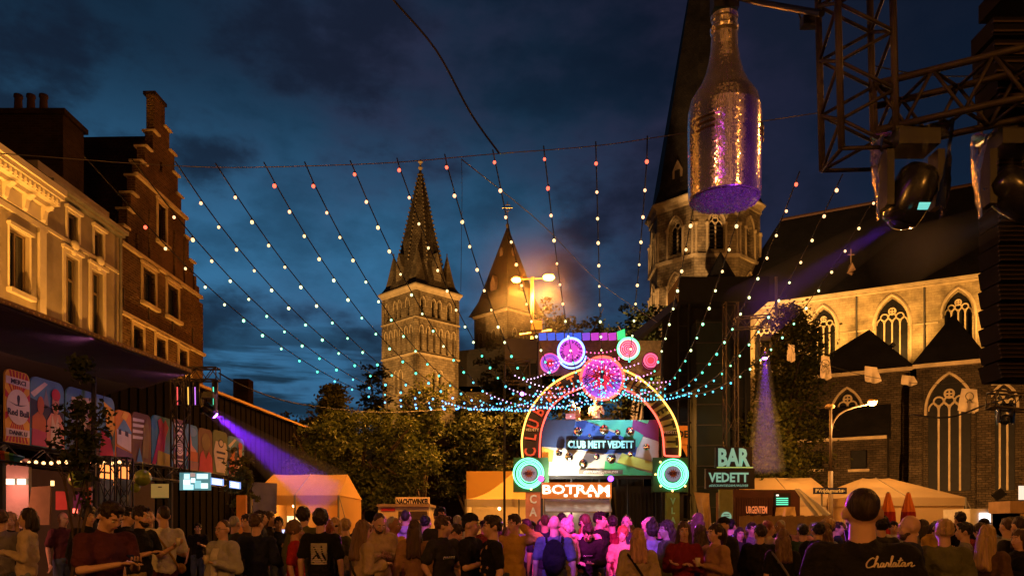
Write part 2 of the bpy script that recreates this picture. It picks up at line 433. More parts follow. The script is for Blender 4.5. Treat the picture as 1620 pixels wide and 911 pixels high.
b = MB(); b.tube([HF(26.75, 11.4, .12), HF(26.75, 5, .12)], .05, 8); b.build('drainpipe', M('zinc', (.22, .22, .2), .5, .6), h2)
# big brick chimney stack with pots, and a second smaller one
ch = thing('chimney_stack', 'massive brick chimney stack with three tall pots on the left roofs', 'chimney', HF(21.5, 14, -4.5))
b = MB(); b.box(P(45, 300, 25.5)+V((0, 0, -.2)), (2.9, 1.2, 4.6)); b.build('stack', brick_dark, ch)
b = MB(); b.box(P(45, 193, 25.5), (3.1, 1.4, .16)); b.build('capping', brick_dark, ch)
for x in (29, 49, 69):
    b = MB(); b.lathe([(.14, 0), (.11, .72), (.14, .75), (.13, .84), (.08, .84)], P(x, 192, 25.5), 12); b.build('chimney_pot', M('terracotta', (.06, .03, .02), .8), ch, True)
ch2 = thing('chimney_stack', 'small brick chimney with one short pot beside the big stack', 'chimney', P(90, 260, 27))
b = MB(); b.box(P(90, 262, 27), (.7, .8, 2.2)); b.build('stack', brick_dark, ch2)
b = MB(); b.lathe([(.14, 0), (.11, .4), (.14, .42), (.14, .5)], P(90, 208, 27), 10); b.build('chimney_pot', M('terracotta', (.06, .03, .02), .8), ch2, True)

# house 3 – brick step gable
h3 = thing('gable_house', 'old brick house with a tall stepped gable and stone bands', 'house', HF(30.3, 0))
sl = [(27.05, 11.9), (27.4, 12.6), (27.65, 13.26), (27.96, 14.0), (28.3, 14.66), (28.66, 15.35), (29.25, 16.2)]
sr = [(30.57, 16.8), (31.0, 16.1), (31.3, 15.4), (31.6, 14.7), (31.95, 14.0), (32.3, 13.3), (32.75, 12.5), (33.3, 11.7)]
out = [(26.87, 0), (33.68, 0), (33.68, 11.1), (33.3, 11.1)]
z = 11.1; pts = [(33.3, 11.7)]
for (u, zz) in reversed(sr[:-1]): pts += [(u, pts[-1][1]), (u, zz)]
out += pts; out += [(30.2, 16.8), (30.2, 17.6), (29.35, 17.6), (29.35, 16.2)]
q = [(29.25, 16.2)]
lst = list(reversed(sl))
for i, (u, zz) in enumerate(lst[1:]): q += [(lst[i][0], zz), (u, zz)]
out += q+[(26.87, 11.9)]
W3 = [(28.45, 29.4, 9.75, 11.0), (30.35, 31.3, 9.75, 11.0), (27.75, 28.5, 7.85, 8.75), (29.45, 30.25, 7.85, 8.75), (31.35, 32.1, 7.85, 8.75), (29.6, 30.25, 12.35, 13.75), (29.8, 30.0, 15.0, 15.4)]
w = MB(); wall(w, HF, out, [rect(*x) for x in W3], .3); w.build('gable_wall', brick, h3)
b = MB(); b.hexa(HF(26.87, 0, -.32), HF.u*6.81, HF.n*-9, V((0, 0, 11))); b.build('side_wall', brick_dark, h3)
for x in W3[:6]: house_window(h3, HF, *x, casing=.1, cm=sand, transom=0, fm=framed, rec=.2)
for z, a, bb in ((11.3, 26.9, 33.4), (8.95, 26.9, 33.7), (14.05, 27.9, 32.0)): bz = MB(); bar(bz, HF, a, bb, z-.06, z+.06, -.03, .12); bz.build('string_course', sand, h3)
for (u, zz) in sl+sr[:-1]:
    left = (u, zz) in sl
    b = MB(); du = .42 if left else .5
    if left: bar(b, HF, u-.05, u+du, zz, zz+.07, -.4, .1)
    else: bar(b, HF, u-du, u+.05, zz, zz+.07, -.4, .1)
    b.build('coping_stone', sand, h3)
b = MB(); bar(b, HF, 29.3, 30.25, 17.6, 17.72, -.4, .06); b.build('chimney_cap', brick_dark, h3)
# blind arches (shadowed brick recess strips) as relief pilasters
for u in (27.3, 28.0, 28.9, 30.9, 31.8, 32.7):
    b = MB(); bar(b, HF, u, u+.16, 11.4, 12.0+(1.2 if 28 < u < 32 else 0), -.02, .07); b.build('brick_pilaster', brick, h3)
b = MB(); b.prism([HF(27.0, 11.8, -.35), HF(33.4, 11.6, -.35), HF(30.0, 16.4, -.35)], HF.n*-9); b.build('roof', tiles, h3)
for u in (27.1, 28.9, 30.8, 32.6):
    for z in (9.2, 7.0):
        b = MB(); bar(b, HF, u-.02, u+.02, z, z+.6, 0, .05); b.build('wall_anchor', framed, h3)

# building further down: dark front, orange-lit eave
h4 = thing('gable_house', 'long dark building with orange lit eave beyond the brick gable', 'house', HF(40, 0))
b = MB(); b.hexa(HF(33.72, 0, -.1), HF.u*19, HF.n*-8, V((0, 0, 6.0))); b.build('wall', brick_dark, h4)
b = MB(); b.prism([HF(33.72, 6.03, .2), HF(33.72, 6.03, -8), HF(33.72, 6.4, -4)], HF.u*19); b.build('roof', tiles, h4)
b = MB(); bar(b, HF, 33.72, 52.7, 5.9, 6.0, .0, .3); b.build('gutter', trimw, h4)
b = MB(); b.box(P(385, 640, 42), (.8, .8, 2.6)); b.build('chimney', brick_dark, h4)
for u in (35, 37.4, 39.8, 42.2, 44.6, 47):
    house_window(h4, HF, u, u+.9, 3.8, 5.2, rec=-.02, casing=0, fm=framed, d0=-.07)

# houses across the square behind the viewer: they are what the hanging bottle mirrors
for i, (x0, wd, hh_, mt, rf, lb) in enumerate(((-20, 8, 19, stucco, tiles, 'cream stucco house on the square behind the viewer'), (-12, 7, 20.5, stucco2, slate, 'grey plastered house on the square behind the viewer'), (-5, 9, 19.5, stucco, tiles, 'tall cream house on the square behind the viewer'), (4, 8, 20, stucco, slate, 'pale house with slate roof on the square behind the viewer'), (12, 10, 19, sand, tiles, 'sandstone house on the square behind the viewer'))):
    fr = F((x0, -9), (1, 0), (0, 1)); h = thing('town_house', lb, 'house', (x0+wd/2, -9, 0), group='houses behind the viewer')
    ws = [rect(u, u+1, z, z+1.8) for u in [1+k*2.1 for k in range(int((wd-1)/2.1))] for z in (1.2, 4.6, 7.8, 11, 14.2)]
    w = MB(); wall(w, fr, rect(0, wd-.02, 0, hh_), ws, .25); w.build('wall', mt, h)
    for q in ws:
        b = MB(); bar(b, fr, q[0][0], q[1][0], q[0][1], q[2][1], -.3, -.2); b.build('window', glass, h)
    b = MB(); b.hexa(fr(0, 0, -.32), V((wd-.02, 0, 0)), V((0, -8, 0)), V((0, 0, hh_))); b.build('rear_wall', mt, h)
    b = MB(); b.prism([fr(0, hh_+.02, .3), fr(0, hh_+.02, -8), fr(0, hh_+3, -4)], V((wd-.02, 0, 0))); b.build('roof', rf, h)

# ================================================================== church
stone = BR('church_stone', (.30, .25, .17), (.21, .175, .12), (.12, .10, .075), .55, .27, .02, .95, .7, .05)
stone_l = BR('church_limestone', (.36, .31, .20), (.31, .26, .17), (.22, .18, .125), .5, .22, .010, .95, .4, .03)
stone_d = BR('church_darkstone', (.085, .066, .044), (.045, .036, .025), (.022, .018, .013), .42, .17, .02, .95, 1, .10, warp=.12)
stone_t = M('tracery_stone', (.38, .31, .2), .9, 0, .25, 1.5, .3, 5)
leaded = M('leaded_glass', (.006, .006, .007), .55, 0, .5, 3, .2, 12, spec=.12)
louvre_m = M('louvre_wood', (.02, .016, .012), .8)

def arch_curve(uc, w, z0, z1, n=8, k=1.0, foot=True):
    g = gothic(uc, w, z0, z1, n, k); pts = g[1:]+[g[0]]
    return pts if foot else pts[1:-1]
def church_window(par, fr, uc, w, z0, z1, lights=3, rec=.5, mw=.09, hood=.16, louvres=False, k=1.0, tracery=True, tm=None):
    tm = tm or stone_t
    g = MB(); o = gothic(uc, w+.02, z0, z1, 8, k)
    g.prism([fr(u, z, -rec-.05) for u, z in o], fr.n*-.1); gl = g.build('window', leaded, par)
    h = w/2; R = w*k; rise = sqrt(R*R-(R-h)**2); zs = z1-rise
    t = MB()
    if tracery and lights > 1:
        lw = w/lights
        for i in range(1, lights): bar(t, fr, uc-h+i*lw-mw/2, uc-h+i*lw+mw/2, z0, zs+.1, -rec, -rec+.22)
        for i in range(lights):
            c = uc-h+(i+.5)*lw; pts = [fr(u, z, -rec+.1) for u, z in arch_curve(c, lw, zs-.1, zs-.1+lw*.9, 5, 1.0, False)]
            t.tube(pts, mw*.55, 5)
        if w > 1.2:
            rr = lw*.48 if lights > 2 else w*.2; cz = zs+lw*.62
            n = lights-1
            for i in range(n): t.ring(fr(uc+(i-(n-1)/2)*lw, cz+rr*.55, -rec+.1), rr, mw*.5, 14, u=fr.u, tseg=5)
            t.ring(fr(uc, cz+rr*2.0+.05, -rec+.1), rr*.95, mw*.5, 16, u=fr.u, tseg=5)
            for a in range(4):
                aa = a*pi/2+pi/4; t.ring(fr(uc+cos(aa)*rr*.45, cz+rr*2.0+.05+sin(aa)*rr*.45, -rec+.1), rr*.4, mw*.3, 10, u=fr.u, tseg=4)
        sub('tracery', t, tm, gl)
    if louvres:
        l = MB(); z = z0+.15
        while z < zs+rise*.4: l.hexa(fr(uc-h+.08, z, -rec-.04), fr.u*(w-.16), V((0, 0, .05)), fr.n*.3+V((0, 0, -.18))); z += .38
        sub('louvre', l, louvre_m, gl)
    if hood:
        m = MB(); m.tube([fr(u, z, .05) for u, z in arch_curve(uc, w+hood*1.6, zs-.5, z1+hood, 8, k)[0:]][0:-1]+[fr(uc-h-hood*.8, zs-.5, .05)], hood*.5, 5)
        sub('hood_mould', m, tm, gl)
    return gl

# ---- west tower with stone spire
def west_tower():
    cx, cyy, hd = -10.35, 90.0, 4.3
    t = thing('church_tower', 'square stone church tower with crocketed spire and belfry arcades', 'church tower', (cx, cyy, 0))
    C = [V((cx, cyy-hd)), V((cx+hd, cyy)), V((cx, cyy+hd)), V((cx-hd, cyy))]
    side = hd*sqrt(2); zc = 27.9
    frs = []
    for i in range(4):
        a, b = C[i], C[(i+1) % 4]
        frs.append(F(a, b-a))
    for i, fr in enumerate(frs):
        holes = []; wins = []
        if i in (0, 3):
            for c_, w_ in ((.95, .55), (2.45, .5), (3.25, .5), (side-.95-.45, .55)): wins.append((c_, w_, 24.75, 26.7, True))
            for k in range(6): wins.append((.75+k*(side-1.5)/5, .36, 20.9, 23.6, False))
            for c_ in (side/2-.45, side/2+.4): wins.append((c_, .55, 16.4, 19.0, False))
        holes = [gothic(c, w, a, b) for c, w, a, b, _ in wins]
        w = MB(); wall(w, fr, rect(0, side, 0, zc-.6), holes, .5); w.build('wall', stone, t)
        for c, ww, a, b, lv in wins: church_window(t, fr, c, ww, a, b, 1, .4, hood=.09, louvres=lv, tracery=False)
        for z in (24.4, 20.55): b = MB(); bar(b, fr, -.12, side+.12, z-.09, z+.09, -.02, .14); b.build('string_course', stone_t, t)
        b = MB()
        for j in range(9): bar(b, fr, .25+j*(side-.5)/8-.09, .25+j*(side-.5)/8+.09, 23.95, 24.28, 0, .1)
        bar(b, fr, 0, .3, 24.5, 27.2, 0, .12); bar(b, fr, side-.3, side, 24.5, 27.2, 0, .12); bar(b, fr, 0, .34, 20.7, 24.2, 0, .1); bar(b, fr, side-.34, side, 20.7, 24.2, 0, .1)
        b.build('corner_strip', stone, t)
    b = MB(); b.lathe([(hd+.1, zc-.6), (hd+.25, zc-.35), (hd+.5, zc-.1), (hd+.5, zc+.05), (hd-.3, zc+.5)], (cx, cyy, 0), 4, phase=pi/2); b.build('cornice', stone_t, t)
    # spire
    b = MB(); b.lathe([(hd+.25, zc+.06), (3.1, zc+1.9), (2.6, zc+2.1)], (cx, cyy, 0), 4, phase=pi/2); b.build('spire_skirt', stone, t)
    sp = MB(); apex = 42.0
    sp.lathe([(3.55, zc+.1), (2.75, zc+2.8), (.12, apex)], (cx, cyy, 0), 8, phase=pi/8); sp.build('spire', BR('spire_stone', (.2, .165, .115), (.13, .105, .075), (.06, .05, .04), .3, .22, .02, .95, 1, .08), t)
    for i in range(4):
        a = pi/2*i-pi/2; x, y = cx+cos(a)*3.0, cyy+sin(a)*3.0
        p = MB(); p.lathe([(1.15, zc+.1), (.72, zc+1.6), (.04, zc+4.5), (.08, zc+4.6), (.02, zc+4.75)], (x, y, 0), 4, phase=a); p.build('pinnacle', stone, t)
        a2 = a+pi/4; x, y = cx+cos(a2)*2.55, cyy+sin(a2)*2.55
        l = MB(); l.box((x, y, zc+1.3), (1.0, 1.0, 2.2), a2); l.prism([V((x, y, zc+2.4))+Matrix.Rotation(a2, 3, 'Z')@V(q) for q in ((.5, -.55, 0), (.5, .55, 0), (.5, 0, 1.7))], Matrix.Rotation(a2, 3, 'Z')@V((-1.2, 0, 0))); l.build('lucarne', stone, t)
    n_ = 0
    for e in range(8):
        a = pi/8+e*pi/4
        if sin(a) > .5: continue
        cr_ = MB()
        for k in range(22):
            f_ = (k+1)/23; r0 = 2.8*(1-f_)+.12*f_; z = zc+2.8+(apex-zc-2.8)*f_
            cr_.ball((cx+cos(a)*(r0+.05), cyy+sin(a)*(r0+.05), z), (.10, .10, .14), 5, 4)
        cr_.build('crocket_row', stone, t, kind='stuff')
    f = MB(); f.lathe([(.1, apex), (.28, apex+.3), (.1, apex+.5), (.12, apex+.8), (.3, apex+.95), (.05, apex+1.25)], (cx, cyy, 0), 8); f.build('finial', stone_t, t)
west_tower()
# ---- second tower, slate roof
def second_tower():
    cx, cyy, hd = -.55, 98.0, 4.1
    t = thing('church_tower', 'stone church tower with steep dark slate roof behind the mast lamp', 'church tower', (cx, cyy, 0))
    C = [V((cx, cyy-hd)), V((cx+hd, cyy)), V((cx, cyy+hd)), V((cx-hd, cyy))]; side = hd*sqrt(2); zc = 27.6
    for i in range(4):
        fr = F(C[i], C[(i+1) % 4]-C[i]); wins = [(1.2+k*1.15, .55, 22.6, 25.4) for k in range(4)] if i in (0, 3) else []
        w = MB(); wall(w, fr, rect(0, side, 0, zc), [gothic(*x) for x in wins], .5); w.build('wall', stone, t)
        for x in wins: church_window(t, fr, *x, 1, .4, hood=.08, tracery=False, louvres=True)
        b = MB(); bar(b, fr, -.1, side+.1, 21.9, 22.1, 0, .12); b.build('string_course', stone_t, t); b = MB(); bar(b, fr, -.1, side+.1, zc-.3, zc, 0, .2); b.build('cornice', stone_t, t)
    r = MB(); r.lathe([(hd+.75, zc-.02), (hd+.6, zc+.15), (hd-.5, zc+1.8), (.1, 38.6)], (cx, cyy, 0), 4, phase=pi/2); r.build('roof', slate, t)
    for a in (-3*pi/4, -pi/4):
        for z, rr, s in ((31.0, 2.35, 1.0), (35.2, .95, .6)):
            x, y = cx+cos(a)*rr*.86, cyy+sin(a)*rr*.86; R = Matrix.Rotation(a, 3, 'Z')
            l = MB(); l.prism([V((x, y, z))+R@V(q)*s for q in ((.5, -.4, -.6), (.5, .4, -.6), (.5, .4, .3), (.5, 0, 1.2), (.5, -.4, .3))], R@V((-1.3*s, 0, 0))); l.build('dormer', M('dormer_wood', (.2, .12, .07), .8), t)
    f = MB(); f.lathe([(.12, 38.5), (.25, 38.9), (.08, 39.1), (.05, 40)], (cx, cyy, 0), 8); f.tube([(cx, cyy, 39), (cx, cyy, 41.8)], .05, 5); f.tube([(cx-.6, cyy, 41), (cx+.6, cyy, 41)], .05, 5); f.ring((cx, cyy, 41), .42, .04, 14, tseg=4); f.build('cross', M('gilt', (.5, .35, .12), .35, .9), t)
second_tower()
# ---- crossing tower with tall spire
def crossing():
    cx, cyy, R = 303/FPX*80, 80.0, 5.45
    t = thing('church_tower', 'octagonal crossing tower with a soaring dark spire behind the bottle', 'church tower', (cx, cyy, 0)); zc = 33.0
    cs = [V((cx+R*cos(pi/8+k*pi/4), cyy+R*sin(pi/8+k*pi/4))) for k in range(8)]
    for k in range(8):
        a, b = cs[k], cs[(k+1) % 8]; fr = F(a, b-a); side = (b-a).length
        front = fr.n.y < .3
        wins = [(side/2, 1.35, 27.9, 31.4), (side/2, 1.4, 22.6, 26.0)] if front else []
        w = MB(); wall(w, fr, rect(0, side, 0, zc-.3), [gothic(*x) for x in wins], .7); w.build('wall', stone, t)
        for x in wins: church_window(t, fr, *x, 2, .55, hood=.2, louvres=True, mw=.12)
        if not front: continue
        for z, d in ((27.3, .22), (21.9, .2), (32.4, .12)): b = MB(); bar(b, fr, -.08, side+.08, z-.14, z+.14, -.02, d); b.build('string_course', stone_t, t)
        for u in (.1, side/2-.95, side/2+.82, side-.22):
            for zl, zh in ((27.5, 30.2), (22.1, 24.8)): b = MB(); b.lathe([(.16, zl), (.11, zl+.15), (.11, zh-.1), (.19, zh+.05), (.19, zh+.2)], fr(u+.06, 0, .1), 8); b.build('column', stone_t, t)
    b = MB(); b.lathe([(R+.05, zc-.5), (R+.3, zc-.15), (R+.55, zc), (R+.55, zc+.12), (R-.4, zc+.3)], (cx, cyy, 0), 8, phase=pi/8); b.build('cornice', stone_t, t)
    s = MB(); s.lathe([(R+.35, zc+.12), (R-.25, zc+1.7), (.1, 63.5)], (cx, cyy, 0), 8, phase=pi/8); s.build('spire', BR('spire_slate', (.045, .036, .03), (.032, .028, .026), (.012, .012, .012), .3, .22, .015, .7, .8, .04), t)
    # dormer on the spire, left of the bottle
    for k in range(8):
        a = pi/8+k*pi/4+pi/8
        if sin(a) > 0: continue
        x, y, z = cx+cos(a)*4.3, cyy+sin(a)*4.3, 35.6; Rm = Matrix.Rotation(a, 3, 'Z')
        l = MB(); l.prism([V((x, y, z))+Rm@V(q) for q in ((.4, -.55, -1), (.4, .55, -1), (.4, .55, .5), (.4, 0, 1.5), (.4, -.55, .5))], Rm@V((-1.6, 0, 0))); d = l.build('dormer', M('dormer_stone', (.24, .17, .1), .8), t)
        l = MB(); l.prism([V((x, y, z))+Rm@V(q) for q in ((.42, -.3, -.7), (.42, .3, -.7), (.42, .3, .5), (.42, -.3, .5))], Rm@V((-.1, 0, 0))); sub('opening', l, louvre_m, d)
crossing()
def turret():
    c = P(1140, 0, 71); c.z = 0
    t = thing('stair_turret', 'small round stair turret with pointed slate cap beside the crossing tower', 'turret', c)
    b = MB(); b.lathe([(1.6, 0), (1.6, 22.6), (1.85, 22.9), (1.85, 23.3), (1.5, 23.5)], c, 12); b.build('wall', stone_l, t)
    b = MB(); b.lathe([(1.6, 23.4), (.9, 24.6), (.05, 26.2)], c, 12); b.build('roof', slate, t)
turret()
# ---- nave
NF = F((22, 75), (.869, -.495))
def nave():
    t = thing('church_nave', 'tall limestone church nave with traceried clerestory windows and vast slate roof', 'church', NF(12, 0))
    ztop = 22.4; u0, u1 = -1.5, 36
    wins = []
    for l_, r_, top, bot in ((1283, 1321, 487, 580), (1386, 1436, 470, 578), (1494, 1538, 459, 575)):
        a, _ = NF.px(l_, 500); b, _ = NF.px(r_, 500); m = (a+b)/2; zt = NF.px((l_+r_)/2, top)[1]; wins.append((m, b-a, 14.2, zt))
    sp = wins[2][0]-wins[1][0]; wins.append((wins[2][0]+sp, wins[2][1], 14.2, wins[2][3])); wins.append((wins[0][0]-sp, wins[0][1], 14.2, wins[0][3]))
    wins = [w for w in wins if w[0]-w[1]/2 > u0+.3]
    w = MB(); wall(w, NF, rect(u0, u1, 0, ztop), [gothic(*x) for x in wins], .7); w.build('wall', stone_l, t)
    for x in wins:
        church_window(t, NF, *x, 4 if x[1] > 2 else 3, .55, hood=.22, mw=.12)
        b = MB(); b.tube([NF(u, z, .03) for u, z in arch_curve(x[0], x[1]+.5, x[2], x[3]+.28)[:-1]], .09, 5); b.build('arch_moulding', stone_t, t)
    b = MB(); bar(b, NF, u0-.1, u1, ztop-.35, ztop-.2, 0, .18); bar(b, NF, u0-.2, u1, ztop-.15, ztop+.1, -.2, .4)
    zb = 18.9
    edges = sorted([(x[0]-x[1]/2-.45, x[0]+x[1]/2+.45) for x in wins]); cur = u0
    for a, c in edges: bar(b, NF, cur, a, zb, zb+.12, 0, .1); cur = c
    bar(b, NF, cur, u1, zb, zb+.12, 0, .1); b.build('string_course', stone_t, t)
    for x, y in zip(sorted(w[0] for w in wins)[:-1], sorted(w[0] for w in wins)[1:]):
        b = MB(); m = (x+y)/2; b.tube([NF(m, ztop, .1), NF(m, 12, .1)], .07, 6); b.build('drainpipe', M('lead_pipe', (.05, .05, .05), .6), t)
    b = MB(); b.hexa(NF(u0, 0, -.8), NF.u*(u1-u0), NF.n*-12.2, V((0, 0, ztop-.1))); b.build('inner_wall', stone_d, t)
    # roof with hipped left end
    zr = 32.4; A, B, C_, D = NF(u0-.4, ztop+.12, .5), NF(u1, ztop+.12, .5), NF(u1, ztop+.12, -13.5), NF(u0-.4, ztop+.12, -13.5); R0, R1 = NF(u0+3.4, zr, -6.5), NF(u1, zr, -6.5)
    r = MB(); r.add([A, B, C_, D, R0, R1], [(0, 1, 5, 4), (1, 2, 5), (2, 3, 4, 5), (3, 0, 4), (0, 3, 2, 1)]); r.build('roof', slate, t)
    b = MB(); b.tube([R0+V((0, 0, .05)), R1+V((0, 0, .05))], .16, 6); b.build('ridge_tile', M('terracotta', (.06, .03, .02), .8), t)
    # ridge turret / small dormer visible low on the roof
    dm = MB(); u_, z_ = NF.px(1348, 440, -2); c = NF(u_, 23.8, -1.2); dm.box(c, (.8, .8, 1.3), .5); dm.prism([c+V((-.45, -.3, .65)), c+V((.45, -.3, .65)), c+V((0, -.3, 1.6))], (0, .6, 0)); dm.tube([c+V((0, 0, 1.4)), c+V((0, 0, 2.9))], .04, 5); dm.tube([c+V((-.3, 0, 2.4)), c+V((.3, 0, 2.4))], .04, 5); dm.build('dormer', M('dormer_wood', (.2, .12, .07), .8), t)
nave()
def chapel(label, d, pl, pr, apex, eave, win=None, small=(), m=None, buttress=True, rdepth=None, low=None):
    """side chapel projecting d metres in front of the nave, between two picture columns"""
    fr = NF.off(d); u0 = fr.px(pl, 600)[0]; u1 = fr.px(pr, 600)[0]; m = m or stone_d
    ze = fr.px((pl+pr)/2, eave)[1]
    t = thing('side_chapel', label, 'chapel', fr((u0+u1)/2, 0))
    holes = []; ws = []
    for (a, b, top, bot, n) in (win or ()):
        ua, ub = fr.px(a, 600)[0], fr.px(b, 600)[0]; m_ = (ua+ub)/2
        ws.append((m_, ub-ua, fr.px((a+b)/2, bot)[1], fr.px((a+b)/2, top)[1], n)); holes.append(gothic(*ws[-1][:4]))
    for (a, b, top, bot) in small:
        ua, ub = fr.px(a, 700)[0], fr.px(b, 700)[0]; holes.append(rect(ua, ub, fr.px(a, bot)[1], fr.px(a, top)[1]))
    w = MB(); wall(w, fr, rect(u0, u1, 0, ze), holes, .6); w.build('wall', m, t)
    for x in ws: church_window(t, fr, *x[:4], x[4], .5, hood=.2, mw=.13)
    for h in holes[len(ws):]:
        b = MB(); bar(b, fr, h[0][0], h[1][0], h[0][1], h[2][1], -.6, -.5); gw = b.build('window', leaded, t)
        b = MB(); bar(b, fr, h[0][0]-.15, h[1][0]+.15, h[0][1]-.2, h[0][1], -.1, .12); bar(b, fr, h[0][0]-.1, h[1][0]+.1, h[2][1], h[2][1]+.2, -.02, .08); sub('frame', b, stone_t, gw)
    b = MB()
    for a, c in ((u0, -1), (u1, 1)): b.hexa(fr(a, 0, -.62), fr.u*(-c*.5), fr.n*-(d-.7), V((0, 0, ze)))
    b.hexa(fr(u0, 0, -.65), fr.u*(u1-u0), fr.n*-.3, V((0, 0, .1)))
    b.hexa(fr(u0+.52, ze-.4, -.7), fr.u*(u1-u0-1.04), fr.n*-(d-.8), V((0, 0, .3)))
    b.build('side_wall', m, t)
    bk = d-.1 if rdepth is None else rdepth
    za = fr.px(apex[0], apex[1], -bk*.5)[1]; ua = fr.px(apex[0], apex[1], -bk*.5)[0]
    r = MB(); A, B, C_, D = fr(u0-.3, ze, .35), fr(u1+.3, ze, .35), fr(u1+.3, ze, -bk), fr(u0-.3, ze, -bk); T, T2 = fr(ua, za, -bk*.5), fr(ua, za-.3, -bk)
    r.add([A, B, C_, D, T, T2], [(0, 1, 4), (1, 2, 5, 4), (2, 3, 5), (3, 0, 4, 5), (0, 3, 2, 1)]); r.build('roof', slate, t)
    b = MB(); bar(b, fr, u0-.25, u1+.25, ze-.3, ze-.02, -.02, .25)
    b.build('cornice', stone_t, t)
    if low: b = MB(); z = fr.px(pl, low)[1]; bar(b, fr, u0, u1, z-.15, z+.1, -.02, .25); b.build('string_course', stone_t, t)
    if buttress:
        for u in (u0, u1):
            b = MB(); b.prism([fr(u-.45, 0, 0), fr(u-.45, 0, 1.5), fr(u-.45, ze*.45, 1.5), fr(u-.45, ze*.52, 1.0), fr(u-.45, ze*.8, 1.0), fr(u-.45, ze*.92, .02)], fr.u*.9); b.build('buttress', m, t)
    return t
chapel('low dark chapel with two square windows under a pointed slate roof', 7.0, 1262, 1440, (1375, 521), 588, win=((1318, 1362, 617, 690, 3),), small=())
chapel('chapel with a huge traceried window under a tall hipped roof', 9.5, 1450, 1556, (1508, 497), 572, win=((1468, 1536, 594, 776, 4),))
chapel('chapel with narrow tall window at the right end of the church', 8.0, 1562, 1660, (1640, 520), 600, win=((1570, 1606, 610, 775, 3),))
fr = NF.off(9.6); ua, ub = fr.px(1262, 700)[0], fr.px(1403, 700)[0]; zt_ = fr.px(1330, 692)[1]
t = thing('church_annex', 'low annex with two square windows and lean-to roof before the left chapel', 'church annex', fr((ua+ub)/2, 0)); hs = []
for a, b_, y0, y1 in ((1279, 1300, 742, 714), (1345, 1372, 742, 712)): hs.append(rect(fr.px(a, 700)[0], fr.px(b_, 700)[0], fr.px(a, y0)[1], fr.px(a, y1)[1]))
w = MB(); wall(w, fr, rect(ua, ub, 0, zt_), hs, .5); w.build('wall', stone_d, t)
for h in hs:
    b = MB(); bar(b, fr, h[0][0], h[1][0], h[0][1], h[2][1], -.5, -.4); gw = b.build('window', leaded, t)
    b = MB(); bar(b, fr, h[0][0]-.15, h[1][0]+.15, h[0][1]-.2, h[0][1], -.1, .12); sub('sill', b, stone_t, gw)
r = MB(); r.prism([fr(ua-.1, zt_, .35), fr(ua-.1, zt_, -2.5), fr(ua-.1, zt_+2.7, -2.5)], fr.u*(ub-ua+.2)); r.build('roof', slate, t)
b = MB(); bar(b, fr, ua, ub, zt_-.25, zt_-.02, -.02, .25); b.build('cornice', stone_t, t)
b = MB(); b.hexa(fr(ub-.4, 0, -.52), fr.u*.4, fr.n*-1.9, (0, 0, zt_)); b.build('side_wall', stone_d, t)
# dark transept roofs behind trees, left of the crossing
tr = thing('church_transept', 'long dark church roof between the two towers behind the trees', 'church', (0, 92, 0))
b = MB(); b.box2((P(718, 0, 93).x, 92, 0), (P(860, 0, 93).x, 97, 18)); b.build('wall', stone_d, tr)
b = MB(); b.prism([P(716, 620, 92), P(862, 620, 92), P(862, 540, 92), P(716, 556, 92)], (0, 8, 0)); b.build('roof', slate, tr)
b = MB(); b.box2((P(1000, 0, 88).x, 86, 0), (P(1060, 0, 88).x, 96, 22)); b.build('rear_wall', stone_d, tr)

# ================================================================== trees
def leaf_mat(name, a, b_):
    if name in MATS: return MATS[name]
    m = bpy.data.materials.new(name); MATS[name] = m; t, n, l, bs = _nodes(m)
    gi = n.new('ShaderNodeNewGeometry'); rp = n.new('ShaderNodeValToRGB'); l.new(gi.outputs['Random Per Island'], rp.inputs[0])
    rp.color_ramp.elements[0].color = (*a, 1); rp.color_ramp.elements[1].color = (*b_, 1); l.new(rp.outputs[0], bs.inputs['Base Color'])
    bs.inputs['Roughness'].default_value = .6; bs.inputs['Specular IOR Level'].default_value = .25
    tl = n.new('ShaderNodeBsdfTranslucent'); l.new(rp.outputs[0], tl.inputs[0]); mx = n.new('ShaderNodeMixShader'); mx.inputs[0].default_value = .3
    l.new(bs.outputs[0], mx.inputs[1]); l.new(tl.outputs[0], mx.inputs[2]); l.new(mx.outputs[0], n['Material Output'].inputs[0]); return m
leafA = leaf_mat('leaves_green', (.055, .070, .014), (.15, .15, .03)); leafB = leaf_mat('leaves_dark', (.02, .03, .010), (.05, .06, .018)); leafC = leaf_mat('leaves_yellowish', (.030, .046, .012), (.11, .13, .030))
bark = M('bark', (.07, .05, .035), .95, 0, .4, 6, .8, 14)
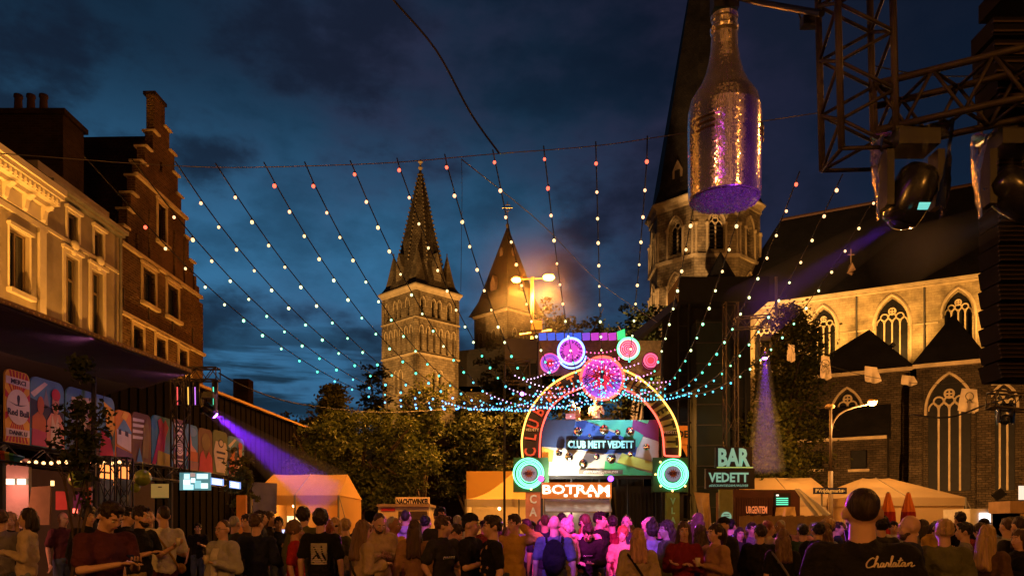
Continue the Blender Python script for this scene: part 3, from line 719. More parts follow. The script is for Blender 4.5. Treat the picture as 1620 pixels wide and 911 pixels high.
def tree(label, base, h, crown, mat, n_clump=150, n_leaf=36, leaf=.2, seed=1, trunk_r=.22, lobes=None, cr_=None, kindn='tree'):
    """crown: (rx, ry, rz, zc); lobes push out the outline"""
    rnd = random.Random(seed); base = V(base); t = thing(kindn, label, 'tree', base)
    rx, ry, rz, zc = crown; ctr = base+V((0, 0, zc))
    tb = MB(); p = [base, base+V((.05*h*rnd.uniform(-1, 1), 0, h*.25)), base+V((.04*h*rnd.uniform(-1, 1), .02*h, h*.5)), base+V((0, 0, h*.85))]
    tb.tube(p, trunk_r, 8, r2=trunk_r*.25)
    limbs = []
    for i in range(9):
        s = p[1].lerp(p[3], rnd.uniform(0, .7)); a = rnd.uniform(0, 2*pi); e = ctr+V((cos(a)*rx*.75, sin(a)*ry*.75, rz*rnd.uniform(-.5, .8)))
        m = s.lerp(e, .5)+V((0, 0, .06*h)); tb.tube([s, m, e], trunk_r*.4, 5, r2=trunk_r*.08); limbs += [m, e]
    tb.build('trunk', bark, t)
    vs = []; fs = []
    lob = lobes or [(rnd.uniform(-1, 1)*.5, rnd.uniform(-1, 1)*.5, rnd.uniform(-.7, .8), rnd.uniform(.35, .6)) for _ in range(9)]
    for ci in range(n_clump):
        lx, ly, lz, lr = rnd.choice(lob)
        while 1:
            d = V((rnd.gauss(0, 1), rnd.gauss(0, 1), rnd.gauss(0, 1)))
            if d.length > .1: break
        d.normalize(); rr = lr*rnd.uniform(.55, 1.08)
        c = ctr+V(((lx+d.x*rr)*rx, (ly+d.y*rr)*ry, (lz+d.z*rr)*rz))
        cs = rnd.uniform(.30, .75)*(rx+rz)/12
        for k in range(n_leaf):
            q = c+V((rnd.gauss(0, cs), rnd.gauss(0, cs), rnd.gauss(0, cs*.55)))
            if q.z < base.z+h*.08: continue
            s = leaf*rnd.uniform(.6, 1.3); a = V((rnd.gauss(0, 1), rnd.gauss(0, 1), rnd.gauss(0, .6))).normalized(); bb = a.orthogonal().normalized(); bb.rotate(Matrix.Rotation(rnd.uniform(0, 6.28), 3, a))
            i0 = len(vs); vs += [q-a*s*.5, q+bb*s*.28, q+a*s*.5, q-bb*s*.28]; fs.append((i0, i0+1, i0+2, i0+3))
    mb = MB(); mb.v = [tuple(v) for v in vs]; mb.f = fs; mb.m = [0]*len(fs)
    place('crown', mb.mesh('crown', mat, uv=False), t, kind='stuff')
    return t
def tr_(label, px, Y, ptop, pbot, halfpx, mat, seed, **k):
    zt = 1.65+(835-ptop)/FPX*Y; zb = 1.65+(835-pbot)/FPX*Y; r = halfpx/FPX*Y; zc = (zt+zb)/2
    return tree(label, (P(px, 0, Y).x, Y, 0), zt, (r, r*.9, (zt-zb)/2, zc), mat, seed=seed, **k)
tr_('conical dark tree left of the big lit tree', 527, 42, 606, 760, 56, leafA, 3, n_clump=260, leaf=.26, lobes=[(0, 0, .75, .22), (.05, 0, .45, .35), (-.1, .1, .15, .5), (.1, 0, -.3, .7), (-.2, 0, -.55, .8)])
tr_('broad orange lit tree between tent and night shop sign', 578, 34, 650, 802, 108, leafC, 4, n_clump=480, n_leaf=44, leaf=.16, lobes=[(-.5, 0, .45, .4), (-.1, 0, .6, .45), (.4, 0, .55, .42), (.65, 0, 0, .38), (-.65, 0, -.05, .4), (0, 0, 0, .6), (-.3, 0, -.5, .45), (.35, 0, -.5, .45), (0, -.3, -.65, .4)])
tr_('yellow lit tree crown under the bulbs below the spire tower', 664, 36, 612, 760, 46, leafC, 5, n_clump=210, leaf=.17)
tr_('thin airy tree standing against the spire tower', 596, 60, 582, 700, 30, leafC, 6, n_clump=70, n_leaf=26, leaf=.3, trunk_r=.14)
tr_('dark spreading tree behind the night shop stall', 745, 40, 640, 800, 66, leafB, 7, n_clump=220, leaf=.22)
tr_('dark tree between the tent and the arch', 815, 44, 648, 800, 46, leafB, 8, n_clump=140, leaf=.24)
tr_('dark tree filling the arch behind the DJ booth', 945, 46, 600, 790, 90, leafB, 9, n_clump=240, leaf=.26)
tr_('tall ragged tree rising behind the coloured flags', 905, 62, 468, 640, 66, leafB, 10, n_clump=170, leaf=.36, trunk_r=.35)
tr_('tall ragged tree rising left of the crossing tower', 1000, 64, 462, 640, 62, leafB, 11, n_clump=170, leaf=.36, trunk_r=.35)
tr_('orange tinged tree just right of the spire tower', 800, 70, 560, 700, 44, leafA, 12, n_clump=100, leaf=.36)
tr_('dark leafy tree in front of the clerestory left window', 1250, 40, 488, 775, 68, leafA, 13, n_clump=460, n_leaf=40, leaf=.19, lobes=[(.0, 0, .75, .3), (.35, 0, .55, .35), (-.35, 0, .35, .4), (.2, 0, .1, .55), (-.3, 0, -.2, .6), (.2, 0, -.5, .6), (0, 0, -.8, .5)])
tr_('dark tree between bar sign and street lamp', 1212, 34, 575, 790, 52, leafA, 14, n_clump=260, leaf=.18)
tr_('orange lit leafy tree reaching over the left marquee', 512, 33, 668, 812, 62, leafC, 31, n_clump=210, leaf=.17)
tr_('dim tree at the far left end of the street', 470, 52, 660, 780, 44, leafA, 15, n_clump=110, leaf=.26)
tr_('dim small tree beside the white marquee', 438, 40, 705, 790, 40, leafB, 16, n_clump=90, leaf=.2)

# distant dark houses closing the horizon
for i, (x, w_, h_, lb) in enumerate(((-62, 16, 9, 'dark distant house far left behind the trees'), (-44, 14, 8, 'dark distant house behind the left marquee'), (-29, 12, 9, 'dark distant house left of the spire tower'), (-17, 30, 7, 'low dark distant houses behind the night shop'), (14, 22, 7, 'low dark distant houses behind the arch'))):
    h = thing('distant_house', lb, 'house', (x+w_/2, 78, 0)); b = MB(); b.box2((x, 78, 0), (x+w_-.3, 86, h_)); b.build('wall', brick_dark, h); b = MB(); b.prism([(x, 77.8, h_+.01), (x, 86.2, h_+.01), (x, 82, h_+3)], (w_-.3, 0, 0)); b.build('roof', slate, h)
# unseen floodlights added to streak these houses with gold for the bottle
for i, x in enumerate((-14, -6.5, 0, 3.2, 9, 15)):
    f = thing('floodlight', 'added unseen floodlight number %s from the left behind the viewer' % ('one', 'two', 'three', 'four', 'five', 'six')[i], 'floodlight', (x, -7.6, .3)); b = MB(); b.box((x, -7.6, .3), (.4, .2, .25)); b.build('housing', framed, f); lamp('SPOT', (x, -7.7, .5), (1, .50, .12), 15000, f, target=(x+.3, -9, 14), spot=22, blend=.3, size=.1)
# ================================================================== shared festival bits
black = M('black_cloth', (.010, .010, .012), .9, 0, .3, 2, .2, 8)
blackm = M('black_metal', (.02, .02, .022), .45, .4, .2)
alu = M('truss_aluminium', (.055, .045, .038), .6, .5, .2, 8)
steel = M('painted_steel', (.20, .19, .17), .5, .4, .15)
plyw = M('plywood', (.26, .17, .09), .8, 0, .25, 3, .2, 20)
def CV(name, c, f=.45):
    m = M(name, c, .8, 0, .08, .6, .35, 1.2); t_ = m.node_tree; b_ = t_.nodes['Principled BSDF']
    [q for q in t_.nodes if q.type == 'BUMP'][0].inputs['Distance'].default_value = .16
    tl = t_.nodes.new('ShaderNodeBsdfTranslucent'); tl.inputs[0].default_value = (*c, 1); mx = t_.nodes.new('ShaderNodeMixShader'); mx.inputs[0].default_value = f
    t_.links.new(b_.outputs[0], mx.inputs[1]); t_.links.new(tl.outputs[0], mx.inputs[2]); t_.links.new(mx.outputs[0], t_.nodes['Material Output'].inputs[0]); return m
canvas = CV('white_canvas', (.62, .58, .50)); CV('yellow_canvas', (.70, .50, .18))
def truss(label, a, b, w, h=None, bays=6, up=V((0, 0, 1)), r=.025, par=None, cat='truss', group=None, name='lighting_truss', rb=.012, mt=None, sides=4):
    """square box truss from a to b: four chords and single braces, each a part"""
    mt = mt or alu
    a, b = V(a), V(b); h = h or w; d = (b-a).normalized()
    if abs(d.dot(up)) > .95: up = V((0, 1, 0))
    s = d.cross(up).normalized(); t = s.cross(d).normalized()
    off = [(-s*w-t*h)/2, (s*w-t*h)/2, (s*w+t*h)/2, (-s*w+t*h)/2]
    th = par or thing(name, label, cat, (a+b)/2, group)
    for o in off:
        m = MB(); m.tube([a+o, b+o], r, 7); m.build('chord', mt, th, True)
    for i in range(bays+1):
        p = a.lerp(b, i/bays)
        for k in range(sides):
            q = a.lerp(b, min(1, (i+1)/bays)); o1, o2 = off[k], off[(k+1) % 4]
            if i in (0, bays): m = MB(); m.tube([p+o1, p+o2], rb*1.2, 5); m.build('strut', mt, th, True)
            if i < bays:
                if (i+k) % 2: o1, o2 = o2, o1
                m = MB(); m.tube([p+o1, q+o2], rb, 5); m.build('brace', mt, th, True)
    return th

# ================================================================== stage arch "CLUB METT VEDETT"
YS = 28.0
def SP(px, py, d=0): return P(px, py, YS-d) if False else P(px, py, YS)+V((0, -d, 0))
def poly(px, d0, d1, mi=0, mb=None):
    """solid cut-out in the plane of the stage front, d0..d1 metres towards the crowd"""
    mb = mb or MB(); mb.prism([SP(x, y, d0) for x, y in px], (0, -(d1-d0), 0), mi); return mb
neon_or = EM('neon_orange', (1, .36, .05), 3.4); neon_ye = EM('neon_yellow', (1, .48, .08), 3.2); neon_rd = EM('neon_red', (1, .08, .05), 3.4)
neon_gr = EM('neon_green', (.16, 1, .46), 4); neon_bl = EM('neon_blue', (.12, .25, 1), 6); neon_pk = EM('neon_pink', (1, .12, .45), 5)
neon_ggr = EM('neon_spring_green', (.1, 1, .3), 5)
stage = thing('stage_arch', 'festival arch with orange and red neon around a painted screen, round drinks signs above', 'stage', SP(950, 0)*V((1, 1, 0)) if False else V((3.1, YS, 0)))
outer = [(827, 725), (825.4, 696), (832.6, 663), (847, 636), (869, 612), (894, 596), (922, 585), (951, 581), (981, 585), (1006.5, 596), (1032, 616), (1053.6, 641), (1068, 666.7), (1074.6, 695.7), (1074.6, 721)]
inner = [(853.6, 724.6), (854.3, 695.7), (858, 674), (868.8, 648.6), (887, 630), (912.3, 616.7), (935, 610), (962, 609), (985, 615), (1003, 623), (1021, 638), (1037.3, 659.4), (1047, 684.8), (1050, 719)]
def smooth(pts, k=5, closed=False):
    out_ = []; n = len(pts)
    for i in range(n if closed else n-1):
        g = (lambda j: pts[j % n]) if closed else (lambda j: pts[max(0, min(n-1, j))])
        p0, p1, p2, p3 = (V(g(i+q)) for q in (-1, 0, 1, 2))
        for s in range(k):
            t = s/k; out_.append(.5*((2*p1)+(p2-p0)*t+(2*p0-5*p1+4*p2-p3)*t*t+(3*p1-p0-3*p2+p3)*t**3))
    if not closed: out_.append(V(pts[-1]))
    return out_
so, si = smooth(outer), smooth(inner)
vio = M('violet_board', (.10, .03, .16), .6); dkb = M('dark_board', (.035, .03, .035), .7); olive = None
b = MB()
n_ = 60
def at(poly_, t):
    L_ = len(poly_)-1; i = min(int(t*L_), L_-1); f = t*L_-i; return poly_[i].lerp(poly_[i+1], f)
ring_ = [at(so, i/n_) for i in range(n_+1)]; rin = [at(si, i/n_) for i in range(n_+1)]
for i in range(n_): b.prism([SP(*ring_[i], .02), SP(*ring_[i+1], .02), SP(*rin[i+1], .02), SP(*rin[i], .02)], (0, .14, 0))
b.build('arch_board', dkb, stage)
def neon(pts, r, m, d=.10, name='neon_tube', cl=False): x = MB(); x.tube([SP(p[0], p[1], d) for p in pts], r, 6, cl); return x.build(name, m, stage, True)
neon(so[:26], .035, neon_ye); neon(so[25:50], .035, neon_or); neon(so[49:], .035, neon_ye)
neon(si, .032, neon_rd); neon([(1050, 719), (1052, 721), (1074.6, 722)], .032, neon_rd)
def lit(name, col, e=.35, em=None):  # surface emits its own colour to look lit
    if name in MATS: return MATS[name]
    m = M(name, col, .5, 0, .08); b_ = m.node_tree.nodes['Principled BSDF']; b_.inputs['Emission Color'].default_value = (*(em or col), 1); b_.inputs['Emission Strength'].default_value = e; return m
redl = lit('red_letter', (.62, .10, .05), .25); olivel = M('dark_letter', (.03, .035, .02), .7); orl = lit('orange_letter', (.7, .22, .06), .35)
olive = M('olive_board', (.34, .42, .14), .7)
def arch_letter(ch_, t, m, board=None, flip=1):
    p, q = at(so, t), at(si, t); c = (p+q)/2; tg = (at(so, min(1, t+.02))-at(so, max(0, t-.02)))
    u = V((tg.x, 0, -tg.y)).normalized(); o = SP(c.x, c.y, .06)
    if board:
        w = V((0, -1, 0)).cross(u); bb = MB(); bb.hexa(o-u*.20-w*.23+V((0, .03, 0)), u*.40, w*.46, (0, .012, 0)); bb.build('letter_board', board, stage)
    text(ch_, o, u, (0, -1, 0), .56, m, stage, .012, .012, name='letter', xs=.8)
for ch_, t in zip('CLUB', (.030, .085, .140, .195)): arch_letter(ch_, t, redl)
for ch_, t in zip('METT', (.27, .325, .375, .425)): arch_letter(ch_, t, orl)
for ch_, t in zip('VEDETT', (.62, .685, .75, .815, .88, .945)): arch_letter(ch_, t, olivel, olive)
for t in (.115, .715, .91): text('VEDETT', SP(*((at(so, t)+at(si, t))/2), .085), (1, 0, 0), (0, -1, 0), .13, M('white_print', (.8, .8, .78)), stage, .003, .002)

# back board with round signs
back_m = M('gold_mesh_board', (.13, .085, .045), .5, .4, .35, 9, .5, 60)
bb = poly([(852, 534), (1050, 534), (1050, 590), (852, 590)], -.5, -.42); bb.build('back_board', back_m, stage)
for i, c_ in enumerate([(.05, .13, .8)]*5+[(.25, .08, .75)]+[(.55, .05, .6)]*3):
    x0 = 853+i*14; p = poly([(x0, 522.5), (x0+12, 521.5), (x0+12.5, 532.5), (x0+1, 533.5)], -.5, -.4); p.build('colour_panel', EM('panel_%s' % ('blue', 'violet', 'magenta')[0 if i < 5 else 1 if i == 5 else 2], c_, .85), stage)
p = poly([(979, 520), (991, 515.5), (992, 529), (980, 533)], -.5, -.4); p.build('colour_panel', EM('panel_green', (.05, .8, .25), 1), stage)
def star(cx_, cy_, r1, r2, n, rot=0): return [(cx_+cos(rot+pi*i/n)*(r1 if i % 2 == 0 else r2), cy_+sin(rot+pi*i/n)*(r1 if i % 2 == 0 else r2)) for i in range(2*n)]
def circ(cx_, cy_, r, n=36): return [(cx_+cos(2*pi*i/n)*r, cy_+sin(2*pi*i/n)*r) for i in range(n)]
def lit(name, col, e=.35, em=None):
    if name in MATS: return MATS[name]
    m = M(name, col, .5, 0, .08); b_ = m.node_tree.nodes['Principled BSDF']; b_.inputs['Emission Color'].default_value = (*(em or col), 1); b_.inputs['Emission Strength'].default_value = e; return m
f_vio = lit('sign_violet_lit', (.30, .10, .75), .85, (.30, .10, .80)); f_mag = lit('sign_magenta_lit', (.72, .10, .62), .9, (.62, .07, .62)); f_red = lit('sign_red_lit', (.75, .03, .08), .8); f_pk = lit('sign_pink_lit', (.8, .15, .40), .8, (.75, .10, .35)); f_dk = M('sign_navy_print', (.05, .02, .12), .6)
def ringtext(s, cx_, cy_, r, size, d, a0, a1, m, par):
    for i, ch_ in enumerate(s):
        a = a0+(a1-a0)*i/max(1, len(s)-1)
        if ch_ == ' ': continue
        u = V((-sin(a), 0, -cos(a)))*(-1 if a1 < a0 else 1); u = V((sin(a)*-1, 0, -cos(a))) if a1 > a0 else V((sin(a), 0, cos(a)))
        text(ch_, SP(cx_+cos(a)*r, cy_+sin(a)*r, d), u, (0, -1, 0), size, m, par, .003, .004, name='letter')
def round_sign(cx_, cy_, r, d, face, neonm=None, star_=None, label_txt=None, rings=0, rays=0, rm=None):
    s = poly(circ(cx_, cy_, r), d, d+.1).build('round_sign', face, stage)
    k = FPX/YS
    if neonm: x = MB(); x.ring(SP(cx_, cy_, d+.12), (r-.6)/k, .038, 44); sub('neon_ring', x, neonm, s, True)
    if rays:
        x = MB()
        for i in range(rays):
            a = 2*pi*i/rays; x.tube([SP(cx_+cos(a)*r*.45, cy_+sin(a)*r*.45, d+.104), SP(cx_+cos(a)*r*.72, cy_+sin(a)*r*.72, d+.104)], .006, 4)
        sub('ray_pattern', x, f_dk, s)['kind'] = 'stuff'
    if star_: sub('star_emblem', poly(star(cx_, cy_, *star_), d+.103, d+.12), f_red, s)
    for i in range(rings):
        x = MB(); x.ring(SP(cx_, cy_, d+.105), r*(i+.6)/(rings+.6)/k, .016, 30, tseg=5); sub('printed_ring', x, rm or f_red, s)
    return s
s_ = round_sign(951.5, 600, 34, .12, f_mag, None, (24, 11, 12, .2), rays=40)
sub('lower_face', poly([(951.5+cos(a)*32.6, 600+sin(a)*32.6) for a in [pi*i/20 for i in range(21)]], .221, .2235), f_vio, s_)
x = MB(); x.ring(SP(951.5, 600, .25), 33.3/45, .05, 60); sub('neon_ring', x, neon_rd, s_, True)
sub('emblem_letter', poly([(949, 590), (953, 588), (955, 592), (952, 600), (955, 606), (950, 609), (948, 603)], .245, .26), f_dk, s_)
ringtext('EXTRA', 951.5, 600, 26, .17, .23, -1.05, -.05+.25, f_dk, s_); ringtext('ORDINARY', 951.5, 600, 26, .15, .23, pi+.75, pi-.45, f_dk, s_)
s_ = round_sign(903, 557, 21, .05, f_mag, neon_bl); ringtext('DRINK VEDETT', 903, 557, 14.5, .17, .16, -3.6, .5, f_dk, s_); ringtext('JUST DRINK', 903, 557, 14.5, .13, .16, 2.7, .7, f_dk, s_)
x = MB(); x.ring(SP(905, 561, .06), 21/45, .03, 30, -1.7-1.2, .6); 
x = MB(); x.ring(SP(904.5, 560, .04), 22.5/45, .03, 30, -pi*.95, -pi*.05); x.build('neon_tube', neon_bl, stage, True)
s_ = round_sign(870, 575, 15.5, .0, f_vio, None, (9, 4.5, 11, .1)); x = MB(); x.ring(SP(870, 575, .11), 15/45, .018, 36); sub('rim', x, f_pk, s_); x = MB(); x.ring(SP(870, 575, .11), 11/45, .008, 36); sub('rim', x, f_dk, s_); text('VEDETT', SP(870, 575, .13), (1, 0, 0), (0, -1, 0), .13, f_dk, s_, .003, .004)
round_sign(993, 553, 17, .05, lit('sign_rose_lit', (.75, .03, .16), .9, (.75, .02, .14)), neon_ggr, rings=5, rm=lit('sign_palepink_lit', (.9, .35, .5), .9))
s_ = round_sign(1031, 568, 13, -.3, f_pk, None, rings=2); x = MB(); x.ring(SP(1031, 568, -.19), 12.7/45, .022, 36); sub('rim', x, M('sign_maroon', (.12, .01, .05)), s_); sub('centre_disc', poly(circ(1031, 568, 5.5), -.197, -.18), f_red, s_)
s_ = round_sign(1003, 607, 15.5, -.12, f_mag, None, (11, 5, 11, .2), rays=30)
# painted screen
scr = thing('painted_screen', 'big painted board with coloured shapes and mirror balls under the arch', 'screen', V((3.1, YS+.3, 0)))
def sp2(pts, d, m, name, par=scr, dd=.01): return poly(pts, d, d+dd).build(name, m, par)
pm = lambda n, c: M('paint_'+n, c, .55, 0, .06)
scb = poly([(857, 664), (1042, 664), (1042, 752), (857, 752)], -.12, -.004).build('board', pm('grey', (.42, .42, .40)), scr)
for nm, c_, q in (('grey', (.36, .38, .42), None), ('navy', (.025, .05, .16), [(857, 664), (911, 664), (903, 710), (857, 706)]), ('blue', (.03, .09, .42), [(911, 666), (926, 665), (985, 690), (1010, 700), (1004, 724), (975, 716), (960, 718), (910, 710), (903, 700)]),
                  ('teal', (.05, .36, .30), [(926, 664.2), (1001, 664.2), (1000, 678), (1018, 688), (1009, 708), (985, 690), (975, 682), (950, 673)]), ('plum', (.16, .025, .14), [(1001, 664.3), (1041.7, 664.3), (1041.7, 698), (998, 684)]),
                  ('mint', (.10, .45, .25), [(1006, 664.4), (1027, 664.4), (1024, 670)]), ('pale', (.50, .48, .50), [(1018, 688.5), (1041.8, 698.5), (1041.8, 731), (1008, 722)]), ('lime', (.48, .55, .12), [(984, 716), (1032, 731), (1041.7, 734), (1041.7, 748), (976, 731)]),
                  ('yellow', (.65, .42, .08), [(857.3, 706.5), (876, 713), (874, 731), (857.3, 728)]), ('green', (.06, .40, .18), [(957, 729), (976, 732), (1036, 750), (1036, 751.6), (955, 751.6)])):
    if q: sp2(q, {'mint': .012, 'lime': .012, 'teal': .012, 'green': .02}.get(nm, 0), pm(nm, c_), 'colour_field')
sp2([(895, 695), (1005, 695), (1005, 711), (895, 711)], .03, black, 'name_plate', dd=.05)
text('CLUB METT VEDETT', SP(950, 703, .09), (1, 0, 0), (0, -1, 0), .345, lit('holographic_letter', (.25, .65, .75), .5, (.2, .65, .8)), scr, .01, .014, fit=(2.3, .27))
sp2([(915, 743), (985, 743), (985, 750), (915, 750)], .03, M('grey_strip', (.12, .11, .10)), 'name_plate', dd=.03)
text('#DECKANTIEGAMUWLEVER', SP(950, 746.5, .065), (1, 0, 0), (0, -1, 0), .14, M('white_print', (.8, .8, .78)), scr, .003, .0, shear=.25, fit=(1.2, .09))
mirror = M('mirror_tile', (.75, .75, .78), .12, 1, .15, 20)
def faceted(c, r, sq=1, n=14):
    m = MB(); m.ball(c, (r, r*sq, r), n, n//2+2); return m
for i, (x, y, r) in enumerate(((914, 683.5, 7.5), (954.5, 681, 8), (976, 685, 5), (995, 684, 7.5), (932, 689.5, 2.8), (884, 716, 5.5), (900, 723, 7), (922.5, 734, 7.5), (943, 723, 5.5), (966, 726.5, 8), (995.5, 719, 4.6), (1021, 708, 5.5))):
    o = faceted(SP(x, y, .14+r/90), r/45).build('mirror_ball', mirror, None); tagged(o, ['mirror ball on the painted screen above letter C, large', 'large mirror ball topmost in the middle of the painted screen', 'small mirror ball right of the topmost large one on the screen', 'large mirror ball at the upper right by the plum shape', 'tiny mirror ball just above the name plate', 'mirror ball on the yellow shape at lower left of the screen', 'mirror ball lower left below the name plate start', 'lowest mirror ball above the grey hashtag strip', 'small mirror ball under the middle of the name plate', 'large mirror ball left of the lime shape', 'small mirror ball on the upper edge of the lime shape', 'rightmost mirror ball on the pale grey shape'][i], 'mirror ball', 'mirror balls on the painted screen')
# structure that carries it
sup = thing('stage_scaffold', 'dark scaffold and raised deck carrying the painted screen and DJ', 'scaffold', V((3.1, YS+2, 0)))
b = MB(); b.box2(SP(857, 664, -.3)+V((0, 0, -.5)), SP(1042, 664, -3.2)+V((0, 0, -.35))); b.build('deck', plyw, sup)
for x in (860, 905, 950, 995, 1040):
    for dy in (-.3, -3.1):
        b = MB(); p = SP(x, 700, dy); b.tube([(p.x, p.y, 0), (p.x, p.y, 4.8 if dy == -.3 else 7.9 if x in (860, 1040) else 4.8)], .035, 6); b.build('scaffold_tube', blackm, sup)
for x in (852, 1050):
    b = MB(); p = SP(x, 0, -.45); b.tube([(p.x, p.y-.0, 0), (p.x, p.y, 8.3)], .04, 6); b.build('scaffold_tube', blackm, sup)
b = MB(); b.box2(SP(857, 800, -3.3)*V((1, 1, 0)), SP(1042, 600, -3.4)*V((1, 1, 0))+V((0, 0, 4.4))); b.build('back_cloth', black, sup)
b = MB(); b.box2(SP(860, 752, .0), SP(1040, 757, -.1)); b.build('crossbeam', blackm, sup)
# green neon wheel boxes
for px0, px1, cx_, lab in ((812, 868, 836.5, 'left'), (1032, 1087, 1063, 'right')):
    t = thing('neon_sign', 'green neon wheel on a %s' % ('dark box at the left foot of the arch' if lab == 'left' else 'box with amber bulbs at the arch right foot'), 'neon sign', SP(cx_, 778, .1), 'green neon wheels at the feet of the arch')
    b = poly([(px0, 724), (px1, 724), (px1, 778), (px0, 778)], -.2, .16); b.build('box', M('bottle_green_box', (.03, .10, .05), .5), t)
    b = poly(circ(cx_, 749.5, 12.5), .17, .22); dsk = b.build('emblem_disc', lit('emblem_grey', (.22, .24, .34), .55), t)  # emission put into the disc colour to lighten it
    sub('star_emblem', poly(star(cx_, 749.5, 9, 4.5, 12), .224, .235), M('emblem_brown', (.35, .12, .06), .5), dsk)
    text('VEDETT', SP(cx_, 749.5, .245), (1, 0, 0), (0, -1, 0), .12, f_dk, t, .003, .004)
    rnd = random.Random(cx_)
    for i, r in enumerate((14.2, 16.2, 18.2, 20.2, 22.2, 24)):
        m = MB(); m.ring(SP(cx_+rnd.uniform(-1, 1)*1.0, 749.5+rnd.uniform(-1, 1)*1.0, .2+i*.004), r/45, .0115, 44); m.build('neon_ring', neon_gr, t, True)
    if lab == 'right':
        for a in (2.35, 3.1, 3.9, 1.6, .8): m = MB(); m.ball(SP(cx_+cos(a)*27.5, 749.5+sin(a)*27.5*.98, .19), .035, 8, 6); m.build('bulb', EM('bulb_amber', (1, .45, .12), 6, False), t, True)
    else:
        m = MB(); m.ball(SP(840, 774, .19), .035, 8, 6); m.build('bulb', EM('bulb_amber', (1, .45, .12), 6, False), t, True)
for a, c_, tx, mm, tm in ((831.5, 855, 'CARNAVAL', M('peach_board', (.55, .22, .14), .6), M('pale_letter', (.75, .8, .85), .5)), (1053, 1074, 'VLAANDEREN', M('olive_column', (.22, .27, .07), .6), M('mint_letter', (.35, .8, .6), .5))):
    t = thing('sign_column', 'upright %s' % ('peach coloured column with the pale letters C and A' if tx[0] == 'C' else 'olive green column with mint letters V, L and A'), 'sign', SP((a+c_)/2, 835, .0)*V((1, 1, 0)))
    b = MB(); b.box2(SP(a, 778, -.12), SP(c_, 778, .12)*V((1, 1, 0))); b.build('column', mm, t)
    b = MB(); b.box2(SP(c_, 778, -.1), SP(c_+7, 778, .02)*V((1, 1, 0))); b.build('column_side', dkb, t)
    for i, ch_ in enumerate(tx[:3] if tx[0] == 'V' else tx[:2]): text(ch_, SP((a+c_)/2, 790+i*20 if tx[0] == 'C' else 793+i*15, .13), (1, 0, 0), (0, -1, 0), .42 if tx[0] == 'C' else .30, tm, t, .01, .012, name='letter', xs=.85)
# BOTRAM stall
bt = thing('food_stall', 'food stall with orange lit fascia spelling BOTRAM under the screen', 'food stall', V((2.3, 26.4, 0)))
def BP(px, py, d=0): return P(px, py, 26.4)+V((0, -d, 0))
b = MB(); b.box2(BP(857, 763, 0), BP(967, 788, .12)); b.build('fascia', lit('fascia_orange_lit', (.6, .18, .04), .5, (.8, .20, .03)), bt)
text('BOTRAM', BP(911, 774, .135), (1, 0, 0), (0, -1, 0), .56, EM('botram_white', (1, .88, .72), 3.2), bt, .012, .006, name='letters', fit=(2.2, .30))
for x in (895, 911, 933, 945, 962): b = MB(); b.box2(BP(x-3, 782, .122), BP(x+2, 785.5, .14)); b.build('printed_mark', EM('botram_white', (1, .88, .72), 3.2), bt)
b = MB(); b.box2(BP(859, 835, -2)*V((1, 1, 0)), BP(964, 835, -2.1)*V((1, 1, 0))+V((0, 0, 2.7))); b.build('rear_wall', M('stall_steel', (.30, .28, .25), .35, .6, .3, 3), bt)
b = MB(); b.hexa(BP(862, 792, -.1)+V((0, 0, .03)), V((2.15, 0, 0)), V((0, -.75, -.42)), V((0, 0, .03))); b.build('raised_hatch', M('stall_steel', (.30, .28, .25), .35, .6, .3, 3), bt)
for x in (860, 965): b = MB(); b.box2(BP(x-1, 788, .08), BP(x+1, 788, .0)*V((1, 1, 0))); b.build('post', M('white_print', (.8, .8, .78)), bt)
b = MB(); b.box2(BP(859, 820, 0)*V((1, 1, 0)), BP(966, 820, .5)*V((1, 1, 0))+V((0, 0, 1.05))); b.build('counter', plyw, bt)
lamp('POINT', BP(912, 800, -.8), (1, .75, .5), 35, bt, size=.15)
b = MB(); b.box2(SP(798, 523, -2.2), SP(851, 556, -1.2)); b.build('stage_roof_box', dkb, sup); b = MB(); b.box2(SP(834, 556, -2.2), SP(851, 556, -2.0)*V((1, 1, 0))); b.build('black_leg_cloth', black, sup)
# dark container / generator zone right of the stall
for a, b_, lab in ((975, 1032, 'dark corrugated container under the screen right of the food stall'),):
    t = thing('container', lab, 'container', P((a+b_)/2, 0, 29)*V((1, 1, 0))); m = MB(); m.box2(P(a, 835, 29.4)*V((1, 1, 0)), P(b_+12, 772, 31)); m.build('body', blackm, t)
    for i in range(11): m = MB(); x = P(a+2+i*6, 0, 29.38).x; m.box2((x, 29.36, .1), (x+.06, 29.395, 2.95)); m.build('rib', blackm, t)
# DJs and laptop built with the people
# dark lattice tower and PA clad in cloth at the right of the arch
t = thing('stage_tower', 'tall black clad scaffold tower right of the neon arch', 'scaffold', P(1122, 835, 33)*V((1, 1, 0)))
b = MB(); b.box2(P(1102, 835, 33)*V((1, 1, 0)), P(1140, 520, 34.5)); b.build('cladding', M('dark_green_cloth', (.008, .013, .012), .9, 0, .3, 1), t)
for i in range(12): b = MB(); z = .8+i*.85; b.box2((P(1101, 0, 32.96).x, 32.95, z), (P(1141, 0, 32.96).x, 32.99, z+.04)); b.build('batten', blackm, t)
for x in (1074, 1090, 1160, 1180):
    b = MB(); b.tube([(P(x, 0, 34).x, 34, 0), (P(x, 0, 34).x, 34, 11.5)], .05, 6); b.build('scaffold_tube', blackm, t)
for i in range(11):
    b = MB(); b.tube([(P(1074, 0, 34).x, 34, 1+i*1.03), (P(1180, 0, 34).x, 34, 1+i*1.03)], .035, 5); b.build('ledger', blackm, t)
b = MB(); b.box2(P(1050, 835, 34.8)*V((1, 1, 0)), P(1183, 492, 35.2)); b.build('back_cloth', black, t)
